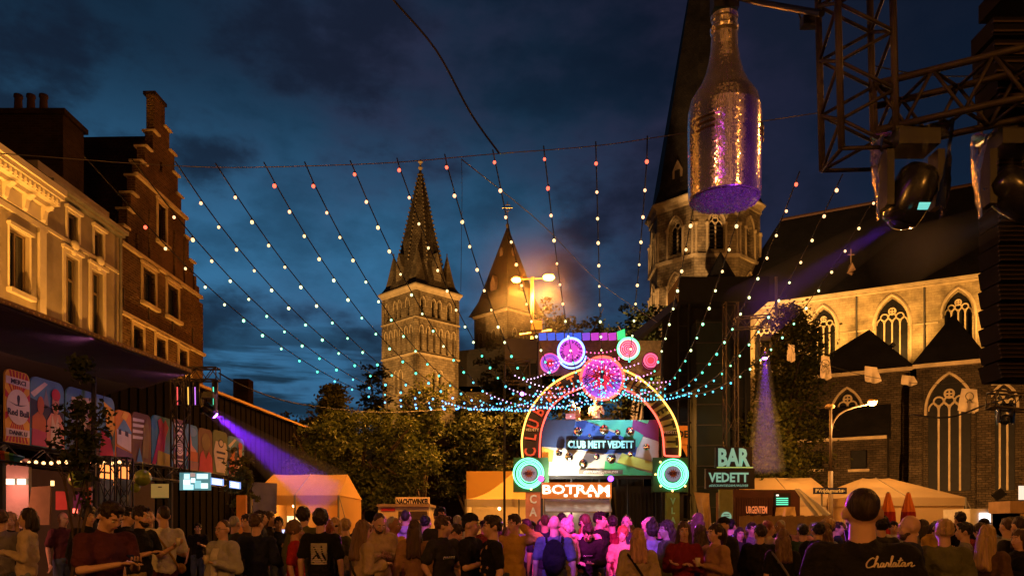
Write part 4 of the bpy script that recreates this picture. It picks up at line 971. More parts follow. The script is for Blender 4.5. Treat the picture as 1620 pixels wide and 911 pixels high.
b = MB(); b.hexa(P(995, 532, 34), P(1078, 466, 34)-P(995, 532, 34), (0, 2, 0), (0, 0, -.35)); b.build('sloping_roof', M('navy_sheet', (.02, .025, .10), .6), t)
b = MB(); b.box2(P(1074, 476, 33.6), P(1190, 464, 36)); b.build('roof_edge', black, t)
for i in range(14): b = MB(); b.ball(P(1078+i*8, 463, 34), (.13, .3, .12), 6, 4); b.build('roof_roll', black, t)
truss('slim lattice mast standing behind the bar sign', P(1156, 835, 27)*V((1, 1, 0)), P(1156, 480, 27), .4, bays=12, name='lattice_mast')
# BAR / VEDETT sign
t = thing('bar_sign', 'black sign reading BAR above VEDETT on an olive post', 'sign', P(1149, 835, 24)*V((1, 1, 0)))
def RP(px, py, d=0): return P(px, py, 24)+V((0, -d, 0))
mint = lit('mint_sign_letter', (.35, .75, .62), .40, (.22, .62, .5))
b = MB(); b.box2(RP(1132, 707, -.12), RP(1190, 739, .0)); b.build('upper_panel', dkb, t)
b = MB(); b.box2(RP(1134, 738.3, 0), RP(1191, 739.8, .03)); b.build('green_strip', lit('lime_strip', (.5, .75, .2), .5), t)
b = MB(); b.box2(RP(1116, 741, -.12), RP(1193, 773, .06)); b.build('lower_panel', dkb, t)
text('BAR', RP(1161, 723, .02), (1, 0, 0), (0, -1, 0), .78, mint, t, .012, .03, fit=(.95, .55))
text('VEDETT', RP(1151.5, 755, .075), (1, 0, 0), (0, -1, 0), .40, mint, t, .01, .012, fit=(1.2, .29))
text('#DECKANTIEGAMUWLEVER', RP(1151.5, 768, .075), (1, 0, 0), (0, -1, 0), .125, mint, t, .003, .0, shear=.25, fit=(1.17, .075))
b = MB(); b.box2(RP(1138, 773, -.1), RP(1159, 773, .02)*V((1, 1, 0))); b.build('post', M('olive_post', (.26, .28, .12), .6), t)
b = MB(); b.prism([RP(1148.5+cos(a)*8, 817+sin(a)*8, .03) for a in [2*pi*i/24 for i in range(24)]], (0, -.03, 0)); b.build('round_notice', mint, t)
for i in range(3): b = MB(); b.box2(RP(1144, 813+i*3, .061), RP(1153, 814+i*3, .064)); b.build('notice_line', f_dk, t)
# URGENTEM container, menu screen, fence, orange signboard
t = thing('container', 'dark red corrugated container with the letters URGENTEM', 'container', P(1195, 835, 26)*V((1, 1, 0)))
b = MB(); b.box2(P(1160, 835, 26)*V((1, 1, 0)), P(1230, 779, 28.2)); cm_ = M('container_maroon', (.05, .016, .014), .7); b.build('body', cm_, t)
for i in range(18): b = MB(); x = P(1161+i*3.9, 0, 26).x; b.box2((x, 25.95, .1), (x+.05, 26.0, 2.65)); b.build('rib', cm_, t)
text('URGENTEM', P(1197, 806, 25.9), (1, 0, 0), (0, -1, 0), .26, lit('urgent_letter', (.8, .35, .15), .25), t, .008, .004, fit=(.68, .24))
t = thing('menu_screen', 'lit menu screen with green lines on the container corner', 'screen', P(1238, 800, 25.6))
b = MB(); b.box2(P(1225, 779, 25.6), P(1250, 800, 25.66)); b.build('frame', blackm, t)
for i in range(4): b = MB(); b.box2(P(1228, 787+i*3.2, 25.59), P(1247, 788.7+i*3.2, 25.58)); b.build('menu_line', EM('menu_green', (.1, .8, .5), 1.2, False), t)
b = MB(); b.box2(P(1228, 782, 25.59), P(1232, 784, 25.58)); b.build('menu_mark', EM('menu_white', (1, .95, .8), 2, False), t)
t = thing('signboard', 'orange signboard with dark letters DE behind the right neon tube', 'sign', P(1085, 715, 30))
b = MB(); b.box2(P(1073, 673, 30), P(1087, 703, 30.08)); b.build('board', M('orange_board', (.75, .30, .05), .6), t); text('DE', P(1080, 687, 29.98), (1, 0, 0), (0, -1, 0), .36, olivel, t, .006, .012)
b = MB(); b.prism([P(1074, 703.5, 30), P(1087, 703.5, 30), P(1087, 722, 30), P(1081, 710, 30)], (0, .05, 0)); b.build('pennant', M('orange_board', (.75, .30, .05), .6), t)
t = thing('plank_fence', 'low wooden plank fence in front of the marquee', 'fence', P(1245, 835, 22)*V((1, 1, 0)))
for i in range(26):
    x = P(1170+i*5.7, 0, 22).x; b = MB(); b.box2((x, 22+.01*(i % 2), .02), (x+.095, 22.03+.01*(i % 2), 1.98+.015*((i*7) % 3))); b.build('plank', plyw, t)
b = MB(); b.box2((P(1170, 0, 22).x, 22.06, 1.2), (P(1318, 0, 22).x, 22.1, 1.3)); b.build('rail', plyw, t)
# swag of hanging canvas between poles
def sheet(name, label, cat, pts, m, sag=.15, Y=24, n=14, group=None, thick=.02):
    """hanging cloth given by four corners TL TR BR BL, waved"""
    TL, TR, BR_, BL = [V(p) for p in pts]; mb = MB(); vs = []
    for i in range(n+1):
        for j in range(n+1):
            u, v = i/n, j/n; p = TL.lerp(TR, u).lerp(BL.lerp(BR_, u), v); w = sin(u*9+v*2)*.04+sin(u*21+v*5)*.015; p.y += w*sag*7*v; p.z -= sag*4*u*(1-u)*v*.3; vs.append(p)
    fs = [(i*(n+1)+j, (i+1)*(n+1)+j, (i+1)*(n+1)+j+1, i*(n+1)+j+1) for i in range(n) for j in range(n)]
    k = len(vs); vs2 = [v+V((0, thick, 0)) for v in vs]; mb.add(vs+vs2, fs+[tuple(q+k for q in f[::-1]) for f in fs])
    o = mb.build(name, m, None, True); tagged(o, label, cat, group); return o
sheet('canvas_drape', 'white canvas drape sagging between poles beside the street sign', 'canvas', [P(1256, 772, 23.5), P(1264, 772, 23.5), P(1313, 812, 23.5), P(1290, 816, 23.5)], canvas, .3)
sheet('canvas_drape', 'tan curtain hanging below the menu screen', 'canvas', [P(1228, 802, 25), P(1258, 801, 25), P(1258, 822, 25), P(1228, 822, 25)], M('tan_canvas', (.45, .32, .18), .8), .5)
sheet('canvas_drape', 'tan curtain pulled aside behind the bar sign post', 'canvas', [P(1098, 778, 27.5), P(1122, 780, 27.5), P(1124, 835, 27.5), P(1112, 835, 27.5)], M('tan_canvas', (.45, .32, .18), .8), .5)
# ---- street sign
t = thing('street_sign', 'dark blue street sign Vrijdagmarkt with parking symbol and arrow', 'sign', P(1313, 790, 24.5))
b = MB(); b.box2(P(1287, 771, 24.5), P(1339, 781, 24.54)); b.build('plate', M('sign_blue', (.02, .03, .12), .4), t); wp = M('white_print', (.8, .8, .78))
text('Vrijdagmarkt', P(1314, 776, 24.49), (1, 0, 0), (0, -1, 0), .145, wp, t, .003, .003); text('P', P(1292, 776, 24.49), (1, 0, 0), (0, -1, 0), .15, wp, t, .003, .004)
b = MB(); b.prism([P(1331, 776, 24.49), P(1334, 773.5, 24.49), P(1334, 778.5, 24.49)], (0, -.005, 0)); b.box2(P(1334, 775.4, 24.49), P(1337, 776.6, 24.485)); b.build('arrow', wp, t)
b = MB(); b.tube([P(1300, 781, 24.56), P(1300, 835, 24.56)*V((1, 1, 0))], .03, 6); b.build('pole', steel, t)

# ================================================================== tents
def gable_tent(name, label, xl, xr, Y0, depth, ze, zr, m, hip=0, wall_front=True, pole_m=None, open_front=False):
    t = thing(name, label, 'tent', ((xl+xr)/2, Y0, 0)); mid = Y0+depth/2
    n = max(2, int((xr-xl)/2.5)); vs = []; fs = []
    for i in range(n*4+1):
        u = i/(n*4); x = xl+(xr-xl)*u; xr_ = xl+hip+(xr-xl-2*hip)*u; s = .06*abs(sin(u*n*pi))
        vs += [(x, Y0, ze), (x*.5+xr_*.5, (Y0+mid)/2, (ze+zr)/2-s), (xr_, mid, zr-s*.4), (x*.5+xr_*.5, (Y0+depth+mid)/2, (ze+zr)/2-s), (x, Y0+depth, ze)]
    for i in range(n*4):
        for j in range(4): a = i*5+j; fs.append((a, a+5, a+6, a+1))
    k = n*4*5; fs += [(0, 1, 2, 3, 4), (k+4, k+3, k+2, k+1, k)]
    mb = MB(); mb.add(vs, fs); mb.build('roof', m, t)
    for q in range(1, n): i = q*4; mb = MB(); mb.tube([V(vs[i*5+j])+V((0, 0, .02)) for j in range(3)], .018, 5); mb.build('roof_seam', M('seam_canvas', (.35, .3, .22), .8), t)
    for xx in (xl, xr): mb = MB(); mb.tube([(xx, Y0, ze), (xx+(.9 if xx == xr else -.9), Y0-.7, 0)], .012, 4); mb.build('guy_rope', steel, t)
    mb = MB(); mb.box2((xl, Y0-.02, ze-.32), (xr, Y0+.0, ze)); mb.box2((xl-.02, Y0, ze-.32), (xl, Y0+depth, ze)); mb.build('valance', m, t)
    if wall_front and not open_front:
        for i in range(n): mb = MB(); a, c = xl+(xr-xl)*i/n, xl+(xr-xl)*(i+1)/n; mb.box2((a+.03, Y0+.03, .02), (c-.03, Y0+.05, ze-.05)); mb.build('side_wall', m, t)
    mb = MB(); mb.box2((xl+.02, Y0+depth-.05, 0), (xr-.02, Y0+depth-.03, ze)); mb.build('rear_wall', m, t)
    mb = MB(); mb.box2((xl+.02, Y0+.1, 0), (xl+.04, Y0+depth-.1, ze)); mb.build('end_wall', m, t); mb = MB(); mb.box2((xr-.04, Y0+.1, 0), (xr-.02, Y0+depth-.1, ze)); mb.build('end_wall', m, t)
    for i in range(n+1): mb = MB(); x = xl+(xr-xl)*i/n; mb.tube([(x, Y0-.05, 0), (x, Y0-.05, ze)], .035, 6); mb.build('pole', steel, t)
    return t
zt = lambda py, Y: 1.65+(835-py)/FPX*Y
X = lambda px, Y: (px-810)/FPX*Y
gable_tent('marquee', 'long white marquee with closed side walls in front of the church', X(1325, 30), X(1527, 29), 29, 5, zt(786, 29), zt(756, 31.5), CV('warm_canvas', (.58, .44, .27)), hip=1.6)
gable_tent('marquee', 'white marquee behind the container and hanging canvas', X(1184, 31), X(1322, 31), 31, 4, zt(786, 31), zt(755, 33), CV('warm_canvas', (.58, .44, .27)), hip=.2)
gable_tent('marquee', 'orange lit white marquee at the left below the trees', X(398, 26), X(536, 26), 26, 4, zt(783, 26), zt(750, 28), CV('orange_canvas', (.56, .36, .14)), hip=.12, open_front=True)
# peaked tent left of the arch
t = thing('peaked_tent', 'yellow lit peaked tent with swooping roof left of the arch', 'tent', P(790, 835, 31)*V((1, 1, 0)))
vs = []; fs = []; n = 12; xa, xb, ya, yb = X(737, 30), X(905, 30), 30, 34.5; pk = V((X(834, 32.3), 32.3, zt(722, 32.3))); ze = zt(789, 30)
rim = [V((xa+(xb-xa)*i/n, ya, ze)) for i in range(n)]+[V((xb, ya+(yb-ya)*i/n, ze)) for i in range(n)]+[V((xb-(xb-xa)*i/n, yb, ze)) for i in range(n)]+[V((xa, yb-(yb-ya)*i/n, ze)) for i in range(n)]
for r_ in range(9):
    f = r_/8
    for p in rim: q = p.lerp(pk, f); q.z = ze+(pk.z-ze)*(f**1.7); vs.append(q)
m_ = len(rim); fs = [(r_*m_+i, r_*m_+(i+1) % m_, (r_+1)*m_+(i+1) % m_, (r_+1)*m_+i) for r_ in range(8) for i in range(m_)]
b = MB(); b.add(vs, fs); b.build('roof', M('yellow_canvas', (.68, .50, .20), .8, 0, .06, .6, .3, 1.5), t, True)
b = MB(); b.box2((xa, ya, 0), (xa+.03, yb, ze)); b.build('end_wall', canvas, t); b = MB(); b.box2((xa, yb-.03, 0), (xb, yb, ze)); b.build('rear_wall', canvas, t)
b = MB(); b.box2((xa, ya-.02, ze-.3), (xb, ya, ze)); b.build('valance', canvas, t)
for x in (xa, (xa+xb)/2): b = MB(); b.tube([(x, ya-.05, 0), (x, ya-.05, ze)], .035, 6); b.build('pole', steel, t)
b = MB(); b.box2((X(738, 35), 35, 0), (X(815, 35), 35.1, zt(745, 35))); tagged(b.build('canvas_wall', M('yellow_canvas', (.68, .50, .20), .8), None), 'flat yellow canvas wall behind the peaked tent', 'canvas')
# interiors of the left marquee
t = thing('bar_counter', 'bright drinks counter inside the left marquee', 'bar', (X(445, 28), 28, 0))
b = MB(); b.box2((X(432, 28), 28, 0), (X(520, 28), 28.6, 1.1)); b.build('counter', plyw, t)
b = MB(); b.box2((X(434, 28), 29.6, 1.75), (X(462, 28), 29.65, 2.1)); b.build('lit_panel', EM('warm_panel', (1, .7, .3), 2), t)
b = MB(); b.box2((X(437, 28), 28.5, 1.35), (X(455, 28), 28.55, 1.6)); b.build('fridge_panel', EM('cool_panel', (.5, .6, 1), 1.5), t)
for a, c_, lb in ((435, 464, 'narrow dark red banner hanging in the left marquee, nearer the pole'), (480, 500, 'short dark red banner at the right end of the left marquee')):
    b = MB(); b.box2((X(a, 26.5), 26.5, zt(797, 26.5)), (X(c_, 26.5), 26.52, zt(791, 26.5))); tagged(b.build('small_banner', M('red_cloth', (.4, .02, .03), .8), None), lb, 'banner')
# night shop stall
t = thing('night_shop_stall', 'small kiosk with the board NACHTWINKEL on its roof', 'food stall', P(655, 835, 27)*V((1, 1, 0)))
b = MB(); b.box2(P(598, 835, 27)*V((1, 1, 0)), P(688, 801, 29)); b.build('body', M('kiosk_cream', (.6, .45, .2), .7), t)
b = MB(); b.box2(P(596, 801, 26.9), P(690, 799.5, 29.1)); b.build('roof', plyw, t)
b = MB(); b.box2(P(626, 799, 27), P(680, 786, 27.05)); b.build('name_board', M('cream_board', (.8, .62, .32), .6), t)
text('NACHTWINKEL', P(653, 793, 26.98), (1, 0, 0), (0, -1, 0), .27, black, t, .006, .012, fit=(1.1, .20))
b = MB(); b.box2(P(603, 803, 26.97), P(625, 808, 27)); b.build('red_notice', M('red_cloth', (.4, .02, .03), .8), t)
b = MB(); b.box2(P(630, 808, 26.97), P(676, 822, 27)); b.build('serving_hatch', M('kiosk_inside', (.05, .03, .02)), t)
for x, y, p_w in ((X(465, 28.5), 28.5, 80), (X(790, 32.5), 32.5, 170), (X(1250, 33), 33, 190), (X(1380, 31.5), 31.5, 150), (X(1470, 31.5), 31.5, 150)):
    t = thing('tent_lamp', 'bulb hung under the roof of %s' % ('the left marquee' if x < -3 else 'the yellow peaked tent' if x < 5 else 'the marquee behind the container' if x < 13 else 'the long marquee, left half' if x < 15 else 'the long marquee, right half'), 'lamp', (x, y, 2.4)); b = MB(); b.ball((x, y, 2.45), .06, 10, 6); b.tube([(x, y, 2.5), (x, y, 2.9)], .008, 4); b.build('bulb', EM('tent_bulb', (1, .6, .25), 12), t); lamp('POINT', (x, y, 2.3), (1, .40, .07), p_w, t, size=.08)
# closed parasols
for x, lb in ((1405, 'closed red and orange parasol left of its twin by the marquee'), (1437, 'closed red and orange parasol right of its twin by the marquee')):
    c = P(x, 835, 17)*V((1, 1, 0)); t = thing('closed_parasol', lb, 'parasol', c, 'closed parasols in front of the marquee')
    zt_ = zt(778, 17); b = MB(); b.tube([c, c+V((0, 0, zt_))], .025, 6); b.build('pole', steel, t)
    for nm, z0, z1, r0, r1, m in (('lower_cloth', 1.5, 2.0, .155, .12, M('parasol_red', (.35, .02, .015), .8)), ('upper_cloth', 2.0, zt_-.02, .12, .035, M('parasol_orange', (.75, .2, .03), .8))):
        b = MB(); vs = []; sg = 20
        for k in range(5):
            f = k/4; r = r0+(r1-r0)*f
            vs += [c+V((cos(2*pi*i/sg)*r*(1+.18*(i % 2)), sin(2*pi*i/sg)*r*(1+.18*(i % 2)), z0+(z1-z0)*f)) for i in range(sg)]
        b.add(vs, [(k*sg+i, k*sg+(i+1) % sg, (k+1)*sg+(i+1) % sg, (k+1)*sg+i) for k in range(4) for i in range(sg)]+[tuple(range(sg))[::-1], tuple(4*sg+i for i in range(sg))]); b.build(nm, m, t)
# stalls at far right
t = thing('food_stall', 'small white stall with lit panel right of the marquee', 'food stall', P(1560, 835, 24)*V((1, 1, 0)))
b = MB(); b.box2(P(1535, 835, 24)*V((1, 1, 0)), P(1567, 806, 25.5)); b.build('body', M('stall_white', (.5, .48, .44), .6), t)
b = MB(); b.box2(P(1550, 811, 23.97), P(1566, 828, 24)); b.build('lit_panel', EM('white_panel', (.9, .95, 1), 2.2), t)
b = MB(); b.box2(P(1570, 835, 24)*V((1, 1, 0)), P(1640, 812, 26)); b.build('counter', plyw, t)
t = thing('cardboard_box_stack', 'brown box shaped kiosk roof at the right edge', 'box', P(1612, 800, 22))
b = MB(); b.box2(P(1598, 792, 22), P(1640, 812, 23)); b.build('box', M('cardboard', (.25, .16, .09), .8), t); b = MB(); b.box2(P(1612, 768, 21.98), P(1640, 790, 22)); b.build('lit_notice', EM('notice_white', (1, .9, .75), .8), t)

# ================================================================== street lamps
sod = (1.0, .36, .05)
lampglow = EM('sodium_glass', (1, .36, .04), 60)
def pole_mat(): return M('lamp_pole', (.16, .12, .08), .6, .2)
t = thing('mast_lamp', 'tall mast with two blazing orange lamp heads above the stage', 'street lamp', P(842, 835, 38)*V((1, 1, 0)))
b = MB(); c = P(842, 835, 38)*V((1, 1, 0)); zt_ = zt(440, 38); b.tube([c, c+V((0, 0, zt_-2.8))], .10, 8); b.tube([c+V((0, 0, zt_-2.8)), c+V((0, 0, zt_+.05))], .075, 8); b.build('pole', pole_mat(), t, True)
b = MB(); b.tube([P(842, 441, 38), P(817, 442, 38)], .03, 6); b.build('arm', pole_mat(), t); b = MB(); b.tube([P(842, 441, 38), P(868, 440, 38)], .03, 6); b.build('arm', pole_mat(), t)
for x, y, r in ((817, 443.5, .12), (868, 439.5, .145)):
    b = MB(); b.ball(P(x, y-1, 38)+V((0, 0, .10)), (.26, .18, .08), 12, 6); hd_ = b.build('lamp_head', blackm, t, True)
    b = MB(); b.ball(P(x, y, 38)+V((0, -.06, 0)), (r*1.9, r*1.2, r), 14, 8); o = sub('lamp_glass', b, lampglow, hd_, True); o.visible_shadow = True
    lamp('SPOT', P(x, y, 38)+V((0, -.1, -.3)), sod, 13000, t, target=P(x, y, 38)+V((0, -.6, -6)), size=.3, spot=138, blend=.6); lamp('POINT', P(x, y, 38)+V((0, -.35, -.1)), (1, .26, .02), 1500, t, size=.2)  # point lamp added only to light the glare volume
for z in (.42, .62):
    b = MB(); q = c+V((0, 0, zt_-2.6+z)); b.box(q+V((.22, -.05, -.2)), (.5, .3, .22)); b.build('floodlight', M('lamp_box', (.5, .35, .15), .5), t)
b = MB(); b.tube([c+V((-.6, 0, zt_-2.7)), c+V((.9, 0, zt_-2.5))], .06, 6); b.build('camera_bracket', M('lamp_box', (.5, .35, .15), .5), t)
t = thing('street_lamp', 'street lamp with curved arm, one head lit, beside the church', 'street lamp', P(1314, 835, 27)*V((1, 1, 0)))
c = P(1314, 835, 27)*V((1, 1, 0)); b = MB(); b.tube([c, c+V((0, 0, zt(745, 27)))], .085, 8); b.tube([c+V((0, 0, zt(745, 27))), c+V((0, 0, zt(645, 27)))], .05, 8); b.build('pole', pole_mat(), t, True)
b = MB(); b.tube(smooth([P(1314, 695, 27), P(1317, 672, 27), P(1328, 655, 27), P(1348, 645, 27), P(1372, 639.5, 27)]), .032, 7); b.build('arm', pole_mat(), t, True)
b = MB(); b.ball(P(1380, 634.5, 27), (.19, .13, .07), 12, 6); h = b.build('lamp_head', M('lamp_box', (.5, .35, .15), .5), t, True); b = MB(); b.ball(P(1380, 637.5, 27), (.15, .11, .09), 12, 8); sub('lamp_glass', b, EM('sodium_glass_small', (1, .45, .10), 14), h, True)
b = MB(); b.ball(P(1313, 643, 27), (.17, .17, .09), 12, 6); b.build('lamp_head', M('lamp_box', (.5, .35, .15), .5), t, True)
lamp('POINT', P(1380, 637, 27)+V((0, -.1, -.2)), (1, .50, .15), 900, t, size=.12)
def plain_lamp(label, x, y, z, power, col=sod, tgt=None):
    t = thing('street_lamp', label, 'street lamp', (x, y, 0)); b = MB(); b.tube([(x, y, 0), (x, y, z)], .08, 8, r2=.05); b.build('pole', pole_mat(), t)
    b = MB(); b.ball((x, y, z+.1), (.3, .3, .12), 12, 6); h = b.build('lamp_head', blackm, t); b = MB(); b.ball((x, y, z-.02), (.2, .2, .12), 12, 8); sub('lamp_glass', b, lampglow, h)
    lamp('POINT', (x, y, z-.35), col, power, t, size=.2)
plain_lamp('street lamp on the left pavement just outside the picture', -11.6, 12.6, 6.4, 1500)
plain_lamp('street lamp behind the viewer on the left', -6.5, -3.0, 7.5, 2000)
plain_lamp('street lamp behind the viewer on the right', 9, -5, 8, 1600)
plain_lamp('street lamp on the right of the square just outside the picture', 12.5, 13, 10, 1800)
def hung(label, loc, tgt, power, spot):
    t = thing('hanging_lamp', label, 'street lamp', loc); b = MB(); b.lathe([(.05, .3), (.22, .1), (.26, 0)], loc, 14); b.build('shade', blackm, t); b = MB(); b.tube([V(loc)+V((0, 0, .3)), V(loc)+V((0, 0, 1.0))], .01, 4); b.tube([V(loc)+V((-14, 0, 1.4)), V(loc)+V((0, 0, 1.0)), V(loc)+V((14, 0, 1.4))], .008, 4); b.build('span_wire', blackm, t)
    lamp('SPOT', V(loc)+V((0, 0, -.02)), sod, power, t, target=tgt, spot=spot, blend=.6, size=.2)
hung('lamp hung on a span wire above the crowd left of centre', (-3, 17, 14.5), (-5, 33, 3), 15000, 58)
hung('lamp hung on a span wire above the crowd right of centre', (7, 17, 14.5), (15, 31, 1.5), 17000, 58)
for Y_, pw in ((13.5, 420), (17.5, 900), (23.0, 190), (27.6, 170), (31.8, 150)):
    c = HF(Y_, 5.4, 1.0); t = thing('facade_light', 'small uplight %s above the canopy' % {13.5: 'outside the left picture edge', 17.5: 'nearest the viewer', 23.0: 'below the plastered house', 27.6: 'under the near half of the brick gable', 31.8: 'under the far half of the brick gable'}[Y_], 'floodlight', c, 'uplights along the facades'); b = MB(); b.box(c-V((0, 0, .1)), (.3, .2, .12)); b.hexa(HF(Y_, 5.2, 0), HF.u*.04, HF.n*1.0, (0, 0, .04)); b.build('housing', blackm, t); lamp('SPOT', c, (1, .40, .06), pw*3.4, t, target=HF(Y_+.5, 13, .25), spot=130, blend=.8, size=.08)
# church floodlights
def flood(label, loc, tgt, power, spot=120, col=(1, .47, .10)):
    t = thing('floodlight', label, 'floodlight', loc, 'church floodlights'); d = (V(tgt)-V(loc)).normalized(); x = d.orthogonal().normalized(); y = d.cross(x)
    b = MB(); b.hexa(V(loc)-x*.25-y*.18-d*.2, x*.5, y*.36, d*.16); b.build('housing', blackm, t); b = MB(); b.tube([V(loc)-d*.12, V(loc)-d*.12-V((0, 0, .5))], .03, 5); b.build('bracket', blackm, t)
    lamp('SPOT', V(loc)+d*.05, col, power, t, target=tgt, size=.25, spot=spot, blend=.7)
for i, nm in enumerate(('leftmost', 'second', 'third', 'fourth', 'fifth', 'sixth', 'rightmost')):
    u = .8+i*4.0; flood('%s of the floodlights behind the chapel roofs washing the clerestory' % nm, NF(u, 16.6, 4.2), NF(u+.2, 19.4, 0), 3300+230*i, 100)
flood('floodlight on the square aimed at the spire tower', (-16, 66, 3), (-11.5, 88, 27), 62000, 60, (1, .50, .14))
flood('floodlight right of the spire tower aimed at its shadow side', (2, 70, 4), (-8, 88, 27), 20000, 60, (1, .44, .10))
flood('floodlight aimed at the slate roofed tower', (-3, 72, 4), (-1.5, 97, 27), 30000, 50, (1, .44, .10))
flood('floodlight aimed at the octagonal crossing tower', (10, 54, 4), (17.5, 76, 30), 80000, 62, (1, .52, .18))
flood('floodlight low by the marquee aimed at the chapels', (22, 36, 3.2), (34, 60, 11), 38000, 90, (1, .42, .10))
# ================================================================== festoon lights
S = {}
S['over the brick gable'] = (133, 253, [(230,359.7),(261.8,393.4),(293.4,425),(324.6,454.3),(355.2,482),(385.4,507.3),(415.3,530.8),(444.9,551.7),(473.7,570.9),(502,588),(529.5,603.2),(557,616),(583.4,627.3),(609,636.4),(634.6,642.5),(658.7,645.3),(682,647),(703.7,646.9),(725,646.4)])
S['just right of the stepped gable edge'] = (208.6, 258.5, [(275.4,343.9),(305,379.6),(335,413.2),(364.3,444.8),(393.5,473.5),(422,500.3),(450,524.8),(478,547.2),(505.3,567.1),(532.2,585),(558.5,600.2),(584.2,613.5),(609,624.3),(634,633),(657.3,639.8),(680,644),(702,646.4),(723,646.6),(743.5,646)])
S['third from the brick gable'] = (277, 262, [(317.9,321.7),(346,359.5),(374.2,395),(402.2,428.4),(429.7,459.3),(456.7,487.7),(483.4,514),(509.9,537.7),(535.8,559),(561.2,578.2),(586,594.7),(609.9,608.7),(634,620.8),(656.7,630),(679,637.4),(700.7,642.7),(721.5,646.3),(742,647.5),(762,646.5)])
S['fourth from the brick gable'] = (341, 265, [(372.2,312.6),(398.7,351.6),(425,388.5),(450.6,422.7),(475.9,454.3),(500.8,484),(525.7,510.8),(549.8,535.1),(573.7,557.4),(597,577),(619.8,593.7),(642,608.7),(663.6,620.8),(685,630.9),(705.5,638.2),(725.8,644.3),(745.5,647.6),(764,648.6),(782,647.2)])
S['through the open sky midway to the spire tower'] = (417.5, 263.5, [(434.2,294.3),(458,335.2),(481.4,373.7),(504.9,410),(528,443.7),(550.5,474.5),(572.4,503),(594.6,528.4),(616.3,551.7),(637.2,572.2),(657.9,590.4),(678,606),(697.4,619),(716.1,629.5),(734.5,637.6),(752.5,643.3),(770,646.7),(787,647.6),(803,646)])
S['second left of the stone spire'] = (482, 263, [(495.8,294.7),(517,336.7),(537.7,375.7),(558.4,412.2),(578.8,446.2),(599,477.2),(618.9,506.3),(638.2,532.1),(657.4,555.5),(676.1,576.2),(694.4,594.3),(712.2,609.7),(729.4,622.8),(746.2,633),(762.5,640.5),(778.5,645.8),(794,648.2),(809,648.4),(823.5,646)])
S['just left of the stone spire'] = (554, 261, [(561,276.1),(579.6,319.6),(597.9,360.2),(615.9,397.8),(633.7,434),(651,466.6),(668,496.4),(685.2,523.7),(701.6,547.8),(717.6,569.7),(733.6,588.8),(748.8,605),(763.6,618.6),(777.8,629.5),(791.9,638),(805.3,644),(818.3,647.8),(831,649),(843,647.5)])
S['crossing the stone spire'] = (628, 257, [(631.5,269.4),(647.3,312.8),(662.7,354.3),(677.7,392.4),(692.5,427.9),(707.4,460.4),(721.6,490.5),(735.6,516.9),(749,541.4),(762.5,563),(775.3,581.7),(787.7,597.7),(800,611.3),(811.8,622.4),(823.3,631),(834.3,637.4),(845,641.8),(855.5,644),(865.5,643.8)])
S['just right of the stone spire'] = (703.6, 251, [(706.6,265),(719,309.9),(731.3,351.4),(743.1,390.3),(754.8,426.9),(766.2,459.9),(777.3,490.3),(788.1,517.3),(798.4,541.6),(809.2,563.5),(818.9,582),(828.8,598.3),(838.3,611.7),(847.4,623),(856.4,631.5),(865,637.6),(873.5,641.5),(881.5,643),(889.5,642.5)])
S['crossing the slate tower roof'] = (779.5, 244, [(782.3,257.1),(791.6,301.8),(800.1,343.9),(808.8,383),(816.9,418.8),(825.2,451.8),(833,481.2),(840.8,508.4),(848.5,532.5),(855.8,554.1),(862.7,572.8),(869.3,589),(875.8,601.8),(882.3,613.3),(888.6,622.2),(894.7,628.6),(900.5,632.8),(906,634.6)])
S['passing the mast lamp'] = (860, 238, [(861.5,252),(866.9,298.2),(871.8,341.1),(876.5,380.6),(881,417.2),(885.8,450.6),(890.4,480.8),(894.5,508.2),(899,532.1),(902.8,554.5),(907,573.4),(910.8,589.2),(914.6,602.6),(918.2,613.4),(921.8,621.2),(925.2,626.4),(928.4,629)])
S['hanging nearly vertical over the arch centre'] = (942.5, 231, [(943,258.9),(944.3,304.1),(945.3,346),(946.3,384.5),(947.3,420.3),(948,452.9),(948.8,482.4),(949.6,509),(950.6,532.7),(951.4,553.9),(952.2,572.6),(952.8,587.6),(953.4,601.2),(954.2,612.2),(955,620.6),(955.6,626.6)])
S['left of the crossing tower'] = (1024, 222, [(1023.3,256),(1020.3,301.2),(1017.2,343.7),(1014,383.2),(1011.3,418.8),(1008.3,451.4),(1005.5,480.8),(1003,507.5),(1000.4,531.2),(998,552.3),(995.6,571.4),(993,586.6),(990.4,600),(988,611),(985.4,619.6),(983,625.6)])
S['in front of the crossing tower left part'] = (1107, 270, [(1099.5,318),(1092.5,357.5),(1085.4,395),(1078.5,429.2),(1071.9,460.3),(1065,488.5),(1058.8,513.3),(1052.8,535.6),(1046.8,555.6),(1041,572.7),(1035.6,587),(1030.5,599.3),(1025.7,609),(1020.8,617),(1016,622.6),(1011,626)])
S['in front of the crossing tower right part'] = (1185, 285, [(1176.5,319),(1165.2,358.1),(1153.6,395),(1142.8,429.5),(1131.9,460),(1122,488),(1111.9,512.8),(1102.5,534.5),(1093,554.2),(1084.2,571),(1075.6,585.6),(1067.6,597.6),(1059.6,607.3),(1052.2,615),(1045,620.4),(1037.6,624.2),(1030,626.4)])
S['third from the right end, ending by the nave roof hip'] = (1265, 278, [(1259.6,291.9),(1244,334.1),(1228.2,372.8),(1213.4,408.4),(1199,441),(1185.2,470.8),(1171.5,496.8),(1158.7,520.8),(1146.1,541.6),(1133.9,560.2),(1122.4,575.9),(1111,589.3),(1100.5,600.4),(1090.2,609.5),(1080.5,616.7),(1070.8,621.5),(1061.5,624.8),(1052,626.4)])
